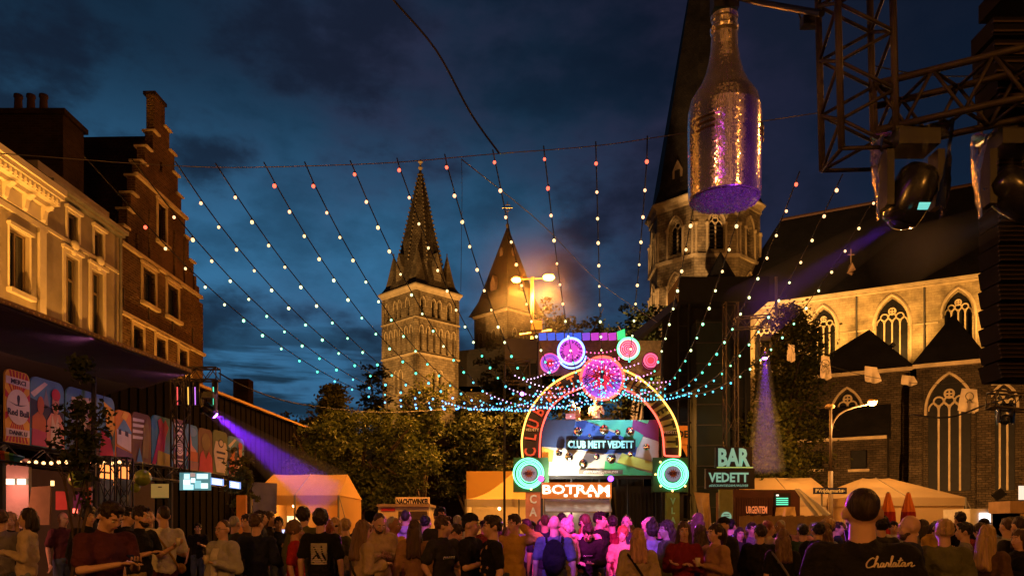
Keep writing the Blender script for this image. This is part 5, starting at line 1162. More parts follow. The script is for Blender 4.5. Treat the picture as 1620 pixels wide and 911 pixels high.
S['second from the right end over the nave roof'] = (1333, 282, [(1323.6,301.2),(1303.8,342.3),(1284.8,380.5),(1266.9,415.3),(1249,447.1),(1232.1,475.7),(1215.8,501.9),(1200,525),(1185,545.3),(1170.4,562.7),(1155.8,578.4),(1142.1,591.3),(1129.3,602.1),(1117,610.7),(1105,617.5),(1093.6,622.1),(1082.7,625),(1072,626.6)])
S['rightmost, crossing the clerestory'] = (1390, 306, [(1382,321.7),(1358.9,361.5),(1337,397.3),(1315.7,430.5),(1295.2,460),(1275.4,487.7),(1256,512.2),(1237.8,534.2),(1219.8,553),(1203,569.6),(1186.7,583.9),(1171,595.8),(1156.1,605.8),(1141.8,613.5),(1127.9,619.5),(1115,623.5),(1101.9,626.1),(1090,626.8)])
BS = .0212
bulb_me = {}
BC = {'red': (1, .10, .05, 3.2), 'peach': (1, .45, .22, 2.6), 'warm': (1, .66, .28, 2.2), 'pale': (.85, 1, .48, 2.4), 'green': (.30, 1, .5, 3), 'seafoam': (.10, 1, .60, 2.4), 'aqua': (.10, .72, 1, 2.4), 'blue': (.12, .40, 1, 4), 'pink': (1, .35, .85, 3), 'hot': (1, .12, .35, 3.2), 'lilac': (.72, .5, 1, 3)}
for k, (r, g, b_, s) in BC.items():
    m = MB(); m.ball((0, 0, 0), (1, 1, 1.12), 10, 7); bulb_me[k] = m.mesh('bulb', EM('bulb_'+k, (r, g, b_), s, False), True)
wire = M('black_cable', (.012, .012, .012), .6)
fit = MB(); fit.tube([(0, 0, .9), (0, 0, 2.0)], .5, 6); fit_me = fit.mesh('lamp_holder', wire)
def bulb_colour(py, px):
    if py < 300: return 'red'
    if py < 345: return 'peach'
    if py < 440: return 'warm'
    if py < 500: return 'pale' if px < 700 or px > 1060 else 'warm'
    if py < 560: return 'green' if px < 700 or px > 1100 else 'pale'
    if py < 600: return 'seafoam' if px < 1150 else 'green'
    if py < 628: return 'aqua'
    return 'blue'
hub = P(953, 588, 24.4)
bid = 0
for idx, (where, (ax, ay, pts)) in enumerate(S.items()):
    n = len(pts); y0 = 10.0 if idx < 15 else (10.4, 10.9, 11.6)[idx-15]
    y1 = 21.6
    def depth(i): return y0+(y1-y0)*(max(0, i)/(n-1))**1.05
    w3 = [P(ax, ay, y0-.45)]+[P(x, y, depth(i)) for i, (x, y) in enumerate(pts)]
    a = w3[0]; t = thing('festoon_string', 'string of bulbs %s' % where, 'string lights', a, 'strings of bulbs fanning out from the arch')
    end = hub+V((random.uniform(-.25, .25), 0, random.uniform(-.1, .1)))
    tail = []
    last = w3[-1]
    for k in (1, 2, 3, 4):
        f = k/4; q = last.lerp(end, f); q.z -= .28*(1-f)*f*4*.6; tail.append(q)
    c = MB(); c.tube([tuple(p+V((0, 0, .05))) for p in w3+tail], .0085, 5); c.build('cable', wire, t, True)
    for i, p in enumerate(w3[1:]+tail[:-1]):
        x, y = (pts[i] if i < n else (0, 640)); col = bulb_colour(y, x) if i < n else 'aqua'
        if idx in (0,) and y < 400 and i == 0: col = 'red'
        o = bpy.data.objects.new('bulb', bulb_me[col]); COL.objects.link(o); o.parent = t; o.location = p-a; jj = BS*random.uniform(.84, 1.14); o.scale = (jj,)*3; o.rotation_euler = (random.uniform(-.3, .3), random.uniform(-.3, .3), 0)
        h = bpy.data.objects.new('lamp_holder', fit_me); COL.objects.link(h); h.parent = o
# strings from the hub to the back of the stage (small pink and lilac bulbs)
far = [((905, 556), (870, 575), 'from the big round sign to the left star sign'), ((905, 556), (835, 600), 'down the left side of the arch, upper'), ((951, 610), (800, 612), 'leftmost low over the arch shoulder'), ((951, 605), (815, 594), 'over the letters METT'), ((915, 553), (985, 548), 'upper run between the two round signs'), ((912, 562), (992, 560), 'lower run between the two round signs'), ((925, 572), (1010, 575), 'above the central star sign'), ((930, 566), (985, 566), 'short run above the central star sign'), ((951, 615), (1045, 612), 'over the right star sign'), ((953, 590), (1030, 590), 'right of the central sign'), ((951, 626), (770, 622), 'lowest left run toward the truss tower'), ((948, 598), (850, 618), 'crossing the left inner neon'), ((952, 575), (1060, 603), 'over the right outer neon'), ((960, 590), (905, 560), 'from centre to upper left round sign')]
for (a, b_, where) in far:
    A, B = P(a[0], a[1], 26.6), P(b_[0], b_[1], 27.4)
    if a[1] > 580: A = P(a[0], a[1], 24.6)
    L_ = hypot(b_[0]-a[0], b_[1]-a[1]); n = int(L_/7.5)+2
    t = thing('festoon_string', 'short string of pink bulbs %s' % where, 'string lights', A, 'short strings of pink bulbs over the arch')
    pp = []
    for i in range(n+1):
        f = i/n; q = A.lerp(B, f); q.z -= .28*4*f*(1-f)*(L_/120); pp.append(q)
    c = MB(); c.tube([tuple(p+V((0, 0, .04))) for p in pp], .006, 4); c.build('cable', wire, t)
    for i, p in enumerate(pp):
        px_ = 810+p.x/p.y*FPX; py_ = 835-(p.z-1.65)/p.y*FPX
        col = 'hot' if py_ < 570 and px_ > 900 else ('pink' if px_ > 860 and py_ < 625 else 'lilac')
        o = bpy.data.objects.new('bulb', bulb_me[col]); COL.objects.link(o); o.parent = t; o.location = p-A; o.scale = (BS,)*3
# festoon scallops under the big round sign
for k, (a, b_, dip) in enumerate(((918, 951, 640), (951, 952, 636), (953, 990, 634), (985, 1045, 634), (990, 1090, 632), (700, 840, 648), (760, 880, 650), (830, 917, 646), (880, 930, 648))):
    n = max(8, int(abs(b_-a)/5)); A = P(a, 616, 23.6); t = thing('festoon_string', ['scallop of blue bulbs left of the big star sign', 'short vertical drop of blue bulbs under the big star sign', 'scallop of blue bulbs right of the big star sign', 'shallow scallop of blue bulbs over the right neon', 'long shallow run of blue bulbs to the right of the arch', 'long run of blue bulbs at the far left of the arch', 'second run of blue bulbs left of the arch', 'run of blue bulbs crossing the left neon', 'run of blue bulbs over the DJ'][k], 'string lights', A, 'scallops of blue bulbs around the arch'); pp = []
    top = 612 if k < 3 else 622 if k < 5 else 634
    for i in range(n+1):
        f = i/n; pp.append(P(a+(b_-a)*f, top+(dip-top)*(1-(2*f-1)**2) if k != 1 else 600+f*38, 23.6+(.6*f if k > 4 else 0)))
    c = MB(); c.tube([tuple(p+V((0, 0, .04))) for p in pp], .006, 4); c.build('cable', wire, t)
    for p in pp:
        o = bpy.data.objects.new('bulb', bulb_me[random.choice(('aqua', 'blue', 'aqua'))]); COL.objects.link(o); o.parent = t; o.location = p-A; o.scale = (BS,)*3
# perimeter and other cables
def cable(label, pts, r=.008, m=None, name='overhead_cable'):
    b = MB(); b.tube(smooth(pts, 5), r, 5); return tagged(b.build(name, m or wire, None, True), label, 'cable')
cable('long thin cable carrying the tops of the bulb strings', [P(-60, 240, 9.6), P(0, 243, 9.55), P(133, 253, 9.55), P(208, 258.5, 9.55), P(341, 265, 9.55), P(482, 263, 9.55), P(628, 257, 9.55), P(779, 244, 9.55), P(942, 231, 9.55), P(1055, 215, 9.55), P(1300, 178, 9.55)], .006, M('steel_wire', (.2, .17, .13), .4, .8))
cable('black cable with a shackle falling diagonally from the top', [P(600, -30, 8.5), P(622, 0, 8.5), P(690, 80, 8.7), P(745, 180, 9.0), P(790, 243, 9.3)], .012)
cable('pale stay wire from the front cable down to the right', [P(730, 252, 9.6), P(860, 357, 13), P(950, 448, 17), P(1040, 510, 22)], .007, M('steel_wire', (.2, .17, .13), .4, .8))
cable('dark sagging cable between the left roof and the trees', [P(346, 590, 18), P(400, 617, 19), P(480, 640, 22), P(600, 652, 26), P(700, 648, 32)], .018)
cable('thin safety line hanging below the front cable', [P(730, 252, 9.6), P(731, 300, 9.6), P(730, 380, 9.6), P(729, 462, 9.6)], .003)
# white flags on a line at the right
cable('flag line strung in front of the chapels', [P(1242, 540, 24), P(1310, 577, 23.5), P(1400, 600, 23), P(1500, 607, 22.5), P(1600, 590, 22)], .008)
flagm = M('flag_cloth', (.42, .40, .46), .85)
for i, (x, y, w_, h_, dx, lb) in enumerate(((1252, 544, 12, 26, -2, 'small white flag nearest the tree'), (1306, 562, 16, 36, 2, 'upright white flag with a printed emblem'), (1378, 579, 24, 24, 12, 'white flag blown sideways under the chapel roofs'), (1437, 593, 24, 14, 6, 'curled white flag between the two chapels'), (1534, 614, 30, 36, -8, 'largest white flag, printed, before the great window'))):
    Y = 24-i*.4; p = [P(x-w_*.4, y, Y), P(x+w_*.4, y+2, Y), P(x+w_*.5+dx*.3, y+h_, Y), P(x-w_*.5+dx*.3, y+h_*.95, Y)]
    f = sheet('flag', lb, 'flag', p, flagm, .22, group='white flags on the line', n=8)
    if i in (1, 4): b = MB(); b.ring(P(x, y+h_*.35, Y-.12), .11, .012, 16); b.tube([P(x-3, y+h_*.6, Y-.12), P(x, y+h_*.45, Y-.12), P(x+4, y+h_*.62, Y-.12)], .012, 4); sub('printed_emblem', b, M('grey_print', (.1, .1, .1)), f)
# ================================================================== bar terrace on the left
def XB(Y): return -9+.0635*Y*0+(890-810)/FPX*Y        # plan line of the banner row
BF = F((-9, 0), (80/FPX, 1), (1, -80/FPX))
def bu(px): return BF.px(px, 700)[0]
bar = bar
terr = thing('bar_canopy', 'dark ribbed canopy with an orange edge over the left bar terrace', 'canopy', (-8, 14, 0))
A0, B0 = V((-6.75, 10.5, 4.63)), V((-6.15, 15.2, 4.63)); dd_ = (B0-A0)/(B0.y-A0.y)
def edge(Y): return A0+dd_*(Y-10.5)
def back(Y): p = BF(Y, 4.34); return V((p.x-.15, p.y, 4.28+.036*(Y-5.5)))
Ya, Yb = 5.5, 15.2
p0, p1, q0, q1 = edge(Ya), edge(Yb), back(Ya), back(Yb+2.1)
b = MB(); b.prism([p0, p1, q1, q0], (0, 0, .05)); b.build('roof_sheet', M('dark_corrugated', (.010, .008, .009), .7, .1, .2), terr)
for i in range(24):
    f = (i+.5)/24; b = MB(); b.tube([p0.lerp(q0, f)+V((0, 0, -.02)), p1.lerp(q1, f)+V((0, 0, -.02))], .03, 5); b.build('rib', M('rib_metal', (.06, .04, .04), .5, .2), terr)
b = MB(); b.hexa(p0+V((0, 0, -.02)), p1-p0, (.03, 0, 0), (0, 0, .07)); b.build('edge_trim', M('trim_brown', (.28, .16, .06), .6), terr)
b = MB()
for i in range(90): b.ball(p0.lerp(p1, (i+.5)/90)+V((.04, 0, .0)), .016, 5, 4)
b.build('edge_bead_row', M('bead', (.6, .4, .2), .4), terr, kind='stuff')
rr_ = MB(); rr_.prism([q0+V((0, 0, .06)), q1+V((0, 0, .06)), V((-13.6, 23, 4.9)), V((-13.6, 5, 4.9))], (0, 0, .05)); rr_.build('light_blocker', M('dark_corrugated', (.010, .008, .009), .7, .1, .2), terr)  # unseen sheet added to keep lamp light off the banners
for Y in (8, 11.5, 15.0):
    b = MB(); c = edge(Y); b.tube([(c.x-1.7, c.y, 0), (c.x-1.7, c.y, 4.5)], .045, 6); b.build('post', blackm, terr)
# printed banners: flat print on panels
def bshape(fr, u0, u1, z0, z1, pts, d, m, par, name='printed_shape', th=.003):
    b = MB(); b.prism([fr(u0+(u1-u0)*x, z0+(z1-z0)*y, d+.004) for x, y in pts], fr.n*-th); sub(name, b, m, par)
def oval(cx_, cy_, rx, ry, n=22): return [(cx_+cos(2*pi*i/n)*rx, cy_+sin(2*pi*i/n)*ry) for i in range(n)]
bc = lambda n, c: M('print_'+n, c, .6, 0, .12, 5)
RED, YEL, WHT, SKY, TEAL, BRN, SKN, SKN2, GRN, ORG, PUR, NAV, CRM = (bc(*a) for a in (('red', (.50, .03, .07)), ('yellow', (.75, .42, .06)), ('white', (.68, .60, .60)), ('sky', (.10, .28, .48)), ('teal', (.04, .22, .38)), ('brown', (.16, .07, .04)), ('skin', (.60, .26, .20)), ('rust', (.48, .12, .05)), ('green', (.12, .16, .07)), ('orange', (.7, .25, .04)), ('purple', (.14, .05, .16)), ('navy', (.03, .03, .08)), ('cream', (.60, .50, .42))))
ZB, ZT = 3.05, 4.24
def banner(label, pa, pb, kind, top=None, rnd_=.12):
    u0, u1 = bu(pa), bu(pb); zt_, zb_ = (top or ZT), ZB; w = u1-u0; h = zt_-zb_
    t = thing('printed_banner', label, 'banner', BF((u0+u1)/2, ZB), 'printed banners along the bar roof')
    r = min(.16, w*.2); arc = [(u1-r+r*sin(a), zt_-r+r*cos(a)) for a in [pi/2*i/5 for i in range(5, -1, -1)]]+[(u0+r-r*sin(a), zt_-r+r*cos(a)) for a in [pi/2*i/5 for i in range(6)]]
    base_m = {'merci': YEL, 'couple': SKY, 'crowd': SKY, 'van': ORG, 'stairs': BRN, 'arm': TEAL, 'logo': BRN, 'girl': TEAL, 'dark': BRN, 'bottle': GRN}[kind]
    b = MB(); b.prism([BF(u, z, 0) for u, z in [(u0, zb_), (u1, zb_)]+arc], BF.n*-.03); base = b.build('banner_panel', base_m, t)
    S_ = lambda pts, m, k=0, name='printed_shape': bshape(BF, u0, u1, zb_, zt_, pts, .001+k*.004, m, base, name)
    if kind == 'merci' or kind == 'logo':
        cols = (RED,) if kind == 'merci' else (PUR,)
        for i in range(7):
            a = i/7; S_([(.5, .5), (a, .99 if .1 < a < .9 else .9), (a+.075, .99 if .1 < a < .85 else .9)], cols[0]); S_([(.5, .5), (a+.075, .01), (a, .01)], cols[0])
        for y in (.3, .62): S_([(.5, .5), (.0, y), (.0, y+.1)], cols[0]); S_([(.5, .5), (1, y+.1), (1, y)], cols[0])
        S_([(.02, .80), (.98, .78), (.98, .90), (.02, .90)], WHT, 1); S_([(.02, .08), (.98, .10), (.98, .20), (.02, .19)], WHT, 1)
        S_(oval(.5, .5, .47, .245), WHT, 2, 'white_oval')
        if kind == 'merci':
            text('MERCI', BF((u0+u1)/2, zb_+h*.845, .016), BF.u, BF.n, .14, NAV, base, .002, .003, fit=(w*.6, h*.065))
            text('DANK U', BF((u0+u1)/2, zb_+h*.14, .016), BF.u, BF.n, .14, NAV, base, .002, .003, fit=(w*.72, h*.06))
            text('Red Bull', BF((u0+u1)/2, zb_+h*.42, .016), BF.u, BF.n, .2, NAV, base, .002, .006, fit=(w*.86, h*.09))
            S_(oval(.5, .62, .06, .05, 10), NAV, 3); S_([(.44, .62), (.56, .62), (.52, .52), (.48, .52)], NAV, 3); S_([(.12, .555), (.4, .53), (.6, .53), (.88, .555), (.6, .515), (.4, .515)], NAV, 3)
        else:
            for r_ in (.36, .28): 
                o = oval(.5, .5, r_, r_*.52, 24); b = MB(); b.tube([BF(u0+w*x, zb_+h*y, .014) for x, y in o], .008, 4, True); sub('printed_ring', b, NAV, base)
            for y in (.44, .48, .52, .56): S_([(.3, y), (.7, y), (.7, y+.02), (.3, y+.02)], NAV, 3)
            for y in (.83, .13): S_([(.2, y), (.8, y), (.8, y+.04), (.2, y+.04)], NAV, 3)
    elif kind == 'couple':
        S_([(0, .75), (.4, .95), (.5, .93), (.1, .7)], WHT); S_([(.0, .25), (0, .68), (.98, .55), (.98, .2)], NAV); S_([(.35, .6), (.45, .86), (.55, .6)], bc('grey', (.25, .24, .3)))
        S_([(.02, .01), (.05, .42), (.2, .5), (.34, .48), (.44, .40), (.46, .01)], SKN2, 1); S_(oval(.28, .6, .1, .13), SKN2, 2); S_([(.02, .01), (.04, .25), (.46, .22), (.46, .01)], bc('magenta', (.45, .05, .15)), 2)
        S_([(.44, .01), (.46, .40), (.58, .52), (.84, .52), (.97, .40), (.99, .01)], SKN, 3); S_([(.54, .01), (.6, .5), (.7, .34), (.78, .5), (.88, .01)], CRM, 4); S_(oval(.71, .66, .11, .15), SKN, 5); S_(oval(.71, .80, .13, .09), RED, 6); S_([(.67, .5), (.75, .5), (.75, .6), (.67, .6)], SKN, 5)
    elif kind == 'crowd':
        S_([(.02, .3), (.1, .85), (.5, .9), (.5, .3)], CRM); S_([(.0, .01), (.05, .5), (.2, .55), (.3, .45), (.35, .01)], bc('denim', (.12, .18, .26)), 1); S_(oval(.18, .65, .07, .1), SKN, 2); S_([(.36, .01), (.4, .5), (.6, .5), (.66, .01)], BRN, 2); S_(oval(.5, .6, .08, .1), SKN2, 3)
        S_([(.66, .01), (.7, .45), (.9, .3), (.98, .01)], RED, 3); S_([(.74, .9), (.97, .8), (.99, .3), (.8, .5)], YEL, 4); S_([(.9, .25), (.99, .5), (.99, .1)], GRN, 5)
    elif kind == 'van':
        S_([(.02, .55), (.5, .85), (.98, .6), (.98, .55)], SKY, 1); S_([(.05, .3), (.05, .6), (.95, .55), (.95, .18)], WHT, 2); S_([(.14, .5), (.3, .5), (.3, .62), (.14, .6)], NAV, 3); S_([(.55, .5), (.75, .48), (.75, .58), (.55, .6)], NAV, 3); S_([(0, 0.01), (0, .25), (1, .15), (1, .01)], PUR, 3); S_([(.3, .86), (.5, .99), (.8, .97), (.6, .8)], YEL, 2)
    elif kind == 'stairs':
        for y in (.45, .57, .69, .8): S_([(.02, y), (.6, y+.03), (.6, y+.08), (.02, y+.07)], WHT, 1)
        S_([(.5, .1), (.55, .7), (.75, .95), (.9, .6), (.8, .1)], bc('olive', (.20, .13, .05)), 2); S_([(.2, .01), (.35, .3), (.5, .01)], SKY, 3)
    elif kind == 'arm':
        S_([(.0, .01), (.2, .4), (.32, .7), (.25, .9), (.4, .97), (.5, .85), (.6, .95), (.75, .8), (.62, .6), (.55, .3), (.25, .15), (.15, .01)], bc('crimson', (.42, .02, .12)), 2); S_([(.2, .01), (.25, .3), (.85, .25), (.8, .01)], bc('mustard', (.35, .28, .06)), 3)
    elif kind == 'girl':
        S_([(.05, .3), (.2, .55), (.35, .9), (.5, .55), (.85, .45), (.8, .2)], SKN, 1); S_([(.2, .2), (.95, .2), (.95, .42), (.2, .42)], SKN2, 2); S_([(.2, .01), (.98, .01), (.98, .19), (.2, .19)], bc('mauve', (.3, .15, .16)), 3); S_(oval(.5, .85, .4, .1), SKY, 1)
    elif kind == 'dark':
        S_([(0, .01), (.1, .4), (.3, .5), (.5, .3), (.7, .5), (.95, .35), (1, .01)], RED, 2); S_(oval(.5, .7, .3, .2), bc('olive', (.20, .13, .05)), 1)
    elif kind == 'bottle':
        S_([(.15, .75), (.85, .75), (.98, .5), (.8, .05), (.2, .05), (.02, .5)], CRM, 2); S_(oval(.5, .72, .18, .1), NAV, 3); S_(oval(.5, .72, .13, .07), CRM, 4); S_([(.2, .48), (.8, .48), (.8, .53), (.2, .53)], NAV, 3); S_([(.25, .36), (.75, .36), (.75, .4), (.25, .4)], NAV, 3)
    b = MB(); b.tube([BF(u0, zb_+.01, -.05), BF(u1, zb_+.01, -.05)], .02, 5); b.build('frame_rail', blackm, t)
    return t
banner('tall banner with red rays and a white oval, MERCI above, DANK U below', 8, 47, 'merci')
banner('banner with two painted figures, one in a red cap and white apron', 48, 101, 'couple')
banner('wide banner of painted people behind the small tree, yellow at its end', 105, 181, 'crowd')
banner('banner with a small white van under orange flames', 183, 208, 'van', 4.05)
banner('brown banner with white painted steps', 209, 239, 'stairs', 4.1)
banner('blue banner with a raised crimson arm', 240, 274, 'arm', 4.15)
banner('narrow banner with dark rays around a printed white oval', 275, 292, 'logo', 4.2)
banner('blue topped banner with a pink seated figure', 293, 313, 'girl', 4.15)
banner('dark banner with brown and red shapes', 314, 336, 'dark', 4.15)
banner('banner with a cream bottle shaped label', 337, 360, 'bottle', 4.2)
banner('last banner of the row, half in the purple light beam', 361, 386, 'couple', 4.15)
truss('dark lattice beam hung below the painted banners', BF(10.8, 2.84, .05), BF(bu(390), 2.9, .05), .28, .28, bays=26, name='roof_truss', mt=blackm, r=.018, rb=.009)
for px in (10, 183, 275, 388):
    u = bu(px); b = MB(); b.box2(BF(u-.05, 0, -.12), BF(u+.05, 3.1, -.04)); tagged(b.build('canopy_post', blackm, None), {10: 'dark post at the far left under the MERCI banner', 183: 'slim post before the orange panels under the banners', 275: 'dark post left of the big television', 388: 'last dark post of the banner row beside the marquee'}[px], 'post')
truss('upright lattice tower carrying the small light rig at the left', BF(bu(265), 2.9, .3), BF(bu(265), 5.2, .3), .3, bays=5, name='lattice_tower', mt=alu, r=.02)
LR0, LR1 = P(262, 592, 18.5), P(345, 592, 18.5)
truss('short horizontal lattice beam with glittering lamps over the purple beam', LR0, LR1, .28, .28, bays=6, name='lighting_truss', r=.022)
# bar interior
bb_ = thing('bar_hut', 'dim bar hut with brick base and drinks under the banners', 'bar', BF(14, 0, -3))
b = MB(); b.hexa(BF(8, 0, -4.2), BF.u*7.3, BF.n*-.1, (0, 0, 2.9)); b.build('rear_wall', M('plaster_rose', (.20, .09, .07), .9, 0, .3), bb_)
b = MB(); b.hexa(BF(15.3, 0, -3.0), BF.u*8, BF.n*-.1, (0, 0, 3.0)); b.build('dark_wall', M('dark_violet_wall', (.035, .02, .035), .85), bb_)
b = MB(); b.hexa(BF(11.2, .0, -1.35), BF.u*2.9, BF.n*.06, (0, 0, 1.0)); b.build('counter_front', BR('barrel_wood', (.16, .07, .03), (.09, .04, .02), (.02, .01, .01), .14, 1.2, .008, .6, .5, .02), bb_)
b = MB(); b.hexa(BF(11.1, 1.0, -1.7), BF.u*3.1, BF.n*.5, (0, 0, .05)); b.build('counter_top', plyw, bb_)
b = MB(); b.hexa(BF(12.6, 0, -4.05), BF.u*2.6, BF.n*.04, (0, 0, 1.55)); b.build('brick_base', brick, bb_)
for (pa, pb, py0, py1, c_, s_, nm) in ((9, 23, 757, 766, (1, .80, .5), 2.6, 'lit_shelf'), (27, 41, 757, 766, (1, .80, .5), 2.6, 'lit_shelf'), (80, 86, 760, 768, (1, .6, .2), 2.5, 'wall_light'), (158, 174, 735, 772, (1, .30, .06), 1.6, 'orange_panel'), (176, 186, 738, 770, (1, .33, .08), 1.8, 'orange_panel'), (188, 204, 738, 768, (1, .28, .06), 1.5, 'orange_panel'), (115, 123, 804, 811, (1, .12, .08), 3, 'red_lamp')):
    Y = 15.5; b = MB(); b.box2(P(pa, py0, Y), P(pb, py1, Y+.04)); b.build(nm, EM(nm+str(s_), c_, s_), bb_)
b = MB(); b.box2(P(8, 725, 15.6), P(50, 835, 15.7)*V((1, 1, 1))); b.build('pale_panel', M('pale_panel', (.16, .13, .12), .4, .3), bb_)
b = MB(); b.prism([P(50, 770, 15.2), P(40, 830, 15.2), P(78, 830, 15.2), P(80, 768, 15.2)], (0, .05, 0)); b.build('draped_cloth', M('cream_cloth', (.22, .15, .07), .8), bb_)
for i, (c_, nm) in enumerate((((.75, .12, .03), 'orange_strip'), ((.8, .6, .1), 'yellow_strip'), ((.1, .4, .15), 'green_strip'), ((.05, .25, .5), 'blue_strip'))):
    b = MB(); b.prism([P(0+i*7, 712+i*2, 12.6), P(7+i*7, 713+i*2, 12.6), P(12+i*9, 722, 12.9), P(2+i*7, 735, 12.9)], (0, 0, -.02)); b.build(nm, M(nm+'_m', c_, .7), bb_)
for k in range(4):
    b = MB(); b.tube(smooth([P(4+k*48, 727, 14.4), P(28+k*48, 735, 14.4), P(52+k*48, 728, 14.4)]), .008, 4); wr = b.build('light_wire', blackm, bb_)
    for q in range(4): b = MB(); b.ball(P(9+k*48+q*12, 733-abs(q-1.5)*1.5, 14.38), .032, 8, 6); sub('bulb', b, EM('bar_bulb', (1, .5, .18), 4, False), wr, True)
for px0, c_ in ((60, (.5, .03, .10)), (88, (.42, .05, .04)), (116, (.16, .05, .22)), (136, (.5, .12, .03))):
    b = MB(); b.box2(P(px0, 806, 15.9), P(px0+20, 770+px0 % 9, 15.95)); b.build('wall_poster', M('bar_poster_%d' % px0, c_, .7), bb_)
rnd = random.Random(5)
for i in range(14):
    b = MB(); p = BF(11.4+i*.19, 1.05, -1.45); r = .035; b.lathe([(r, 0), (r, .17), (r*.4, .23), (r*.4, .29)], p, 8); b.build('bottle', M('bottle_'+('clear', 'amber', 'green')[i % 3], ((.5, .5, .5), (.4, .15, .03), (.05, .2, .06))[i % 3], .1, 0, .1, spec=.8), bb_, True)
lamp('POINT', BF(12.5, 2.3, -2.6), (1, .50, .22), 110, bb_, size=.2); lamp('POINT', BF(14.3, 2.4, -2.2), (1, .22, .16), 110, bb_, size=.2)
lamp('POINT', BF(18.5, 2.6, -1.2), (1, .4, .15), 30, bb_, size=.2)
for px0, px1, lb in ((158, 172, 'tall dark loudspeaker left of the orange panels'), (186, 206, 'tall dark loudspeaker right of the orange panels')):
    tagged(MB().box2(P(px0, 835, 14.6)*V((1, 1, 0)), P(px1, 758, 15.1)).build('loudspeaker', blackm, None), lb, 'loudspeaker')
truss('pair of thin lattice uprights in front of the orange panels', P(170, 835, 14.3)*V((1, 1, 0)), P(170, 722, 14.3), .22, bays=8, name='lattice_tower', mt=blackm, r=.016, rb=.009)
truss('thin lattice upright right of the orange panels', P(196, 835, 14.3)*V((1, 1, 0)), P(196, 724, 14.3), .22, bays=8, name='lattice_tower', mt=blackm, r=.016, rb=.009)
for x, y, r, lb in ((226, 755, 13, 'large yellow green balloon lantern under the banners'), (214, 771, 7.5, 'smaller green balloon behind the large one'), (124, 757, 15, 'dark green balloon behind the potted tree')):
    Y = 15.0; b = MB(); b.ball(P(x, y, Y), r/FPX*Y, 18, 12); b.tube([P(x, y-r, Y), P(x, y-r-18, Y)], .006, 4); tagged(b.build('balloon', M('balloon_green', (.22, .30, .03), .25, 0, .05, spec=.6), None, True), lb, 'balloon')
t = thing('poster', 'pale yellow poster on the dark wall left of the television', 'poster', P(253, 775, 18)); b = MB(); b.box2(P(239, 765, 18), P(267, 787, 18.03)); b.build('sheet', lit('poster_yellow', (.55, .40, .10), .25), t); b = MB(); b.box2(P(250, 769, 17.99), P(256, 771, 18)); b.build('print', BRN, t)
t = thing('television', 'large television with a bright cyan picture on the dark wall', 'television', P(310, 762, 17.5)); b = MB(); b.box2(P(284, 747, 17.5), P(334, 775, 17.56)); b.build('screen_frame', lit('tv_teal', (.08, .28, .32), .6), t)
for a, c_, y0, y1, col_ in ((291, 300, 749, 757, (.5, .85, .95)), (301, 309, 748, 754, (.3, .2, .18)), (290, 301, 758, 766, (.8, 1, 1)), (302, 309, 756, 763, (.8, 1, 1)), (311, 329, 749, 757, (.55, .8, .85)), (290, 306, 766, 774, (.45, .9, 1)), (308, 318, 760, 772, (.2, .5, .55)), (318, 329, 764, 772, (.8, 1, 1))):
    b = MB(); b.box2(P(a, y0, 17.49), P(c_, y1, 17.5)); b.build('picture_block', EM('tv%02d' % int(col_[0]*100), col_, 1.3, False), t)
for a, c_, y0, lb in ((334, 353, 755, 'small tilted blue white screen next to the big television'), (363, 380, 760, 'small blue white screen at the end of the wall')):
    t = thing('information_screen', lb, 'screen', P(a, y0, 17.5)); b = MB(); b.prism([P(a, y0, 17.5), P(c_, y0+2.5, 17.5), P(c_, y0+13, 17.5), P(a, y0+11, 17.5)], (0, .04, 0)); b.build('screen', EM('screen_blue', (.25, .4, 1), 1.3), t)
    for k in range(3): b = MB(); b.prism([P(a+2, y0+1.5+k*3, 17.49), P(c_-2, y0+4+k*3, 17.49), P(c_-2, y0+6+k*3, 17.49), P(a+2, y0+3.5+k*3, 17.49)], (0, .004, 0)); b.build('text_line', EM('screen_white', (.9, .95, 1), 1.6, False), t)
tagged(MB().box2(P(374, 835, 17)*V((1, 1, 0)), P(391, 783, 17.1)).build('orange_board', M('orange_board', (.75, .30, .05), .6), None), 'orange upright board beside the marquee', 'board')
sheet('canvas_drape', 'grey canvas side curtain of the left marquee', 'canvas', [P(398, 762, 21), P(438, 764, 21), P(438, 812, 21), P(400, 812, 21)], M('grey_canvas', (.3, .3, .34), .85), .2)
# potted trees
tree('thin potted tree before the painted banners', (P(128, 0, 10.4).x, 10.4, 0), 3.9, (.42, .42, 1.05, 2.95), leafB, 60, 30, .085, 21, .035, lobes=[(0, 0, -.2, .5), (-.3, 0, 0, .4), (.3, 0, .1, .45), (0, 0, .75, .18), (.1, 0, -.6, .35)])
tree('small bush tree at the end of the banner row', (P(382, 0, 18).x, 18, 0), 3.4, (.5, .5, .9, 2.3), leafA, 50, 26, .11, 22, .04)
# string glints in the dark far tree line: tiny warm lights
t = thing('fairy_light_cluster', 'cluster of tiny warm lights in the tree behind the purple beam', 'fairy lights', P(450, 720, 48)); b = MB(); rnd = random.Random(9)
for i in range(46): b.ball(P(rnd.gauss(475, 14), rnd.gauss(713, 9), 50.5), .05, 5, 4)
b.build('tiny_lights', EM('fairy_warm', (1, .75, .5), 2.5, False), t, kind='stuff')

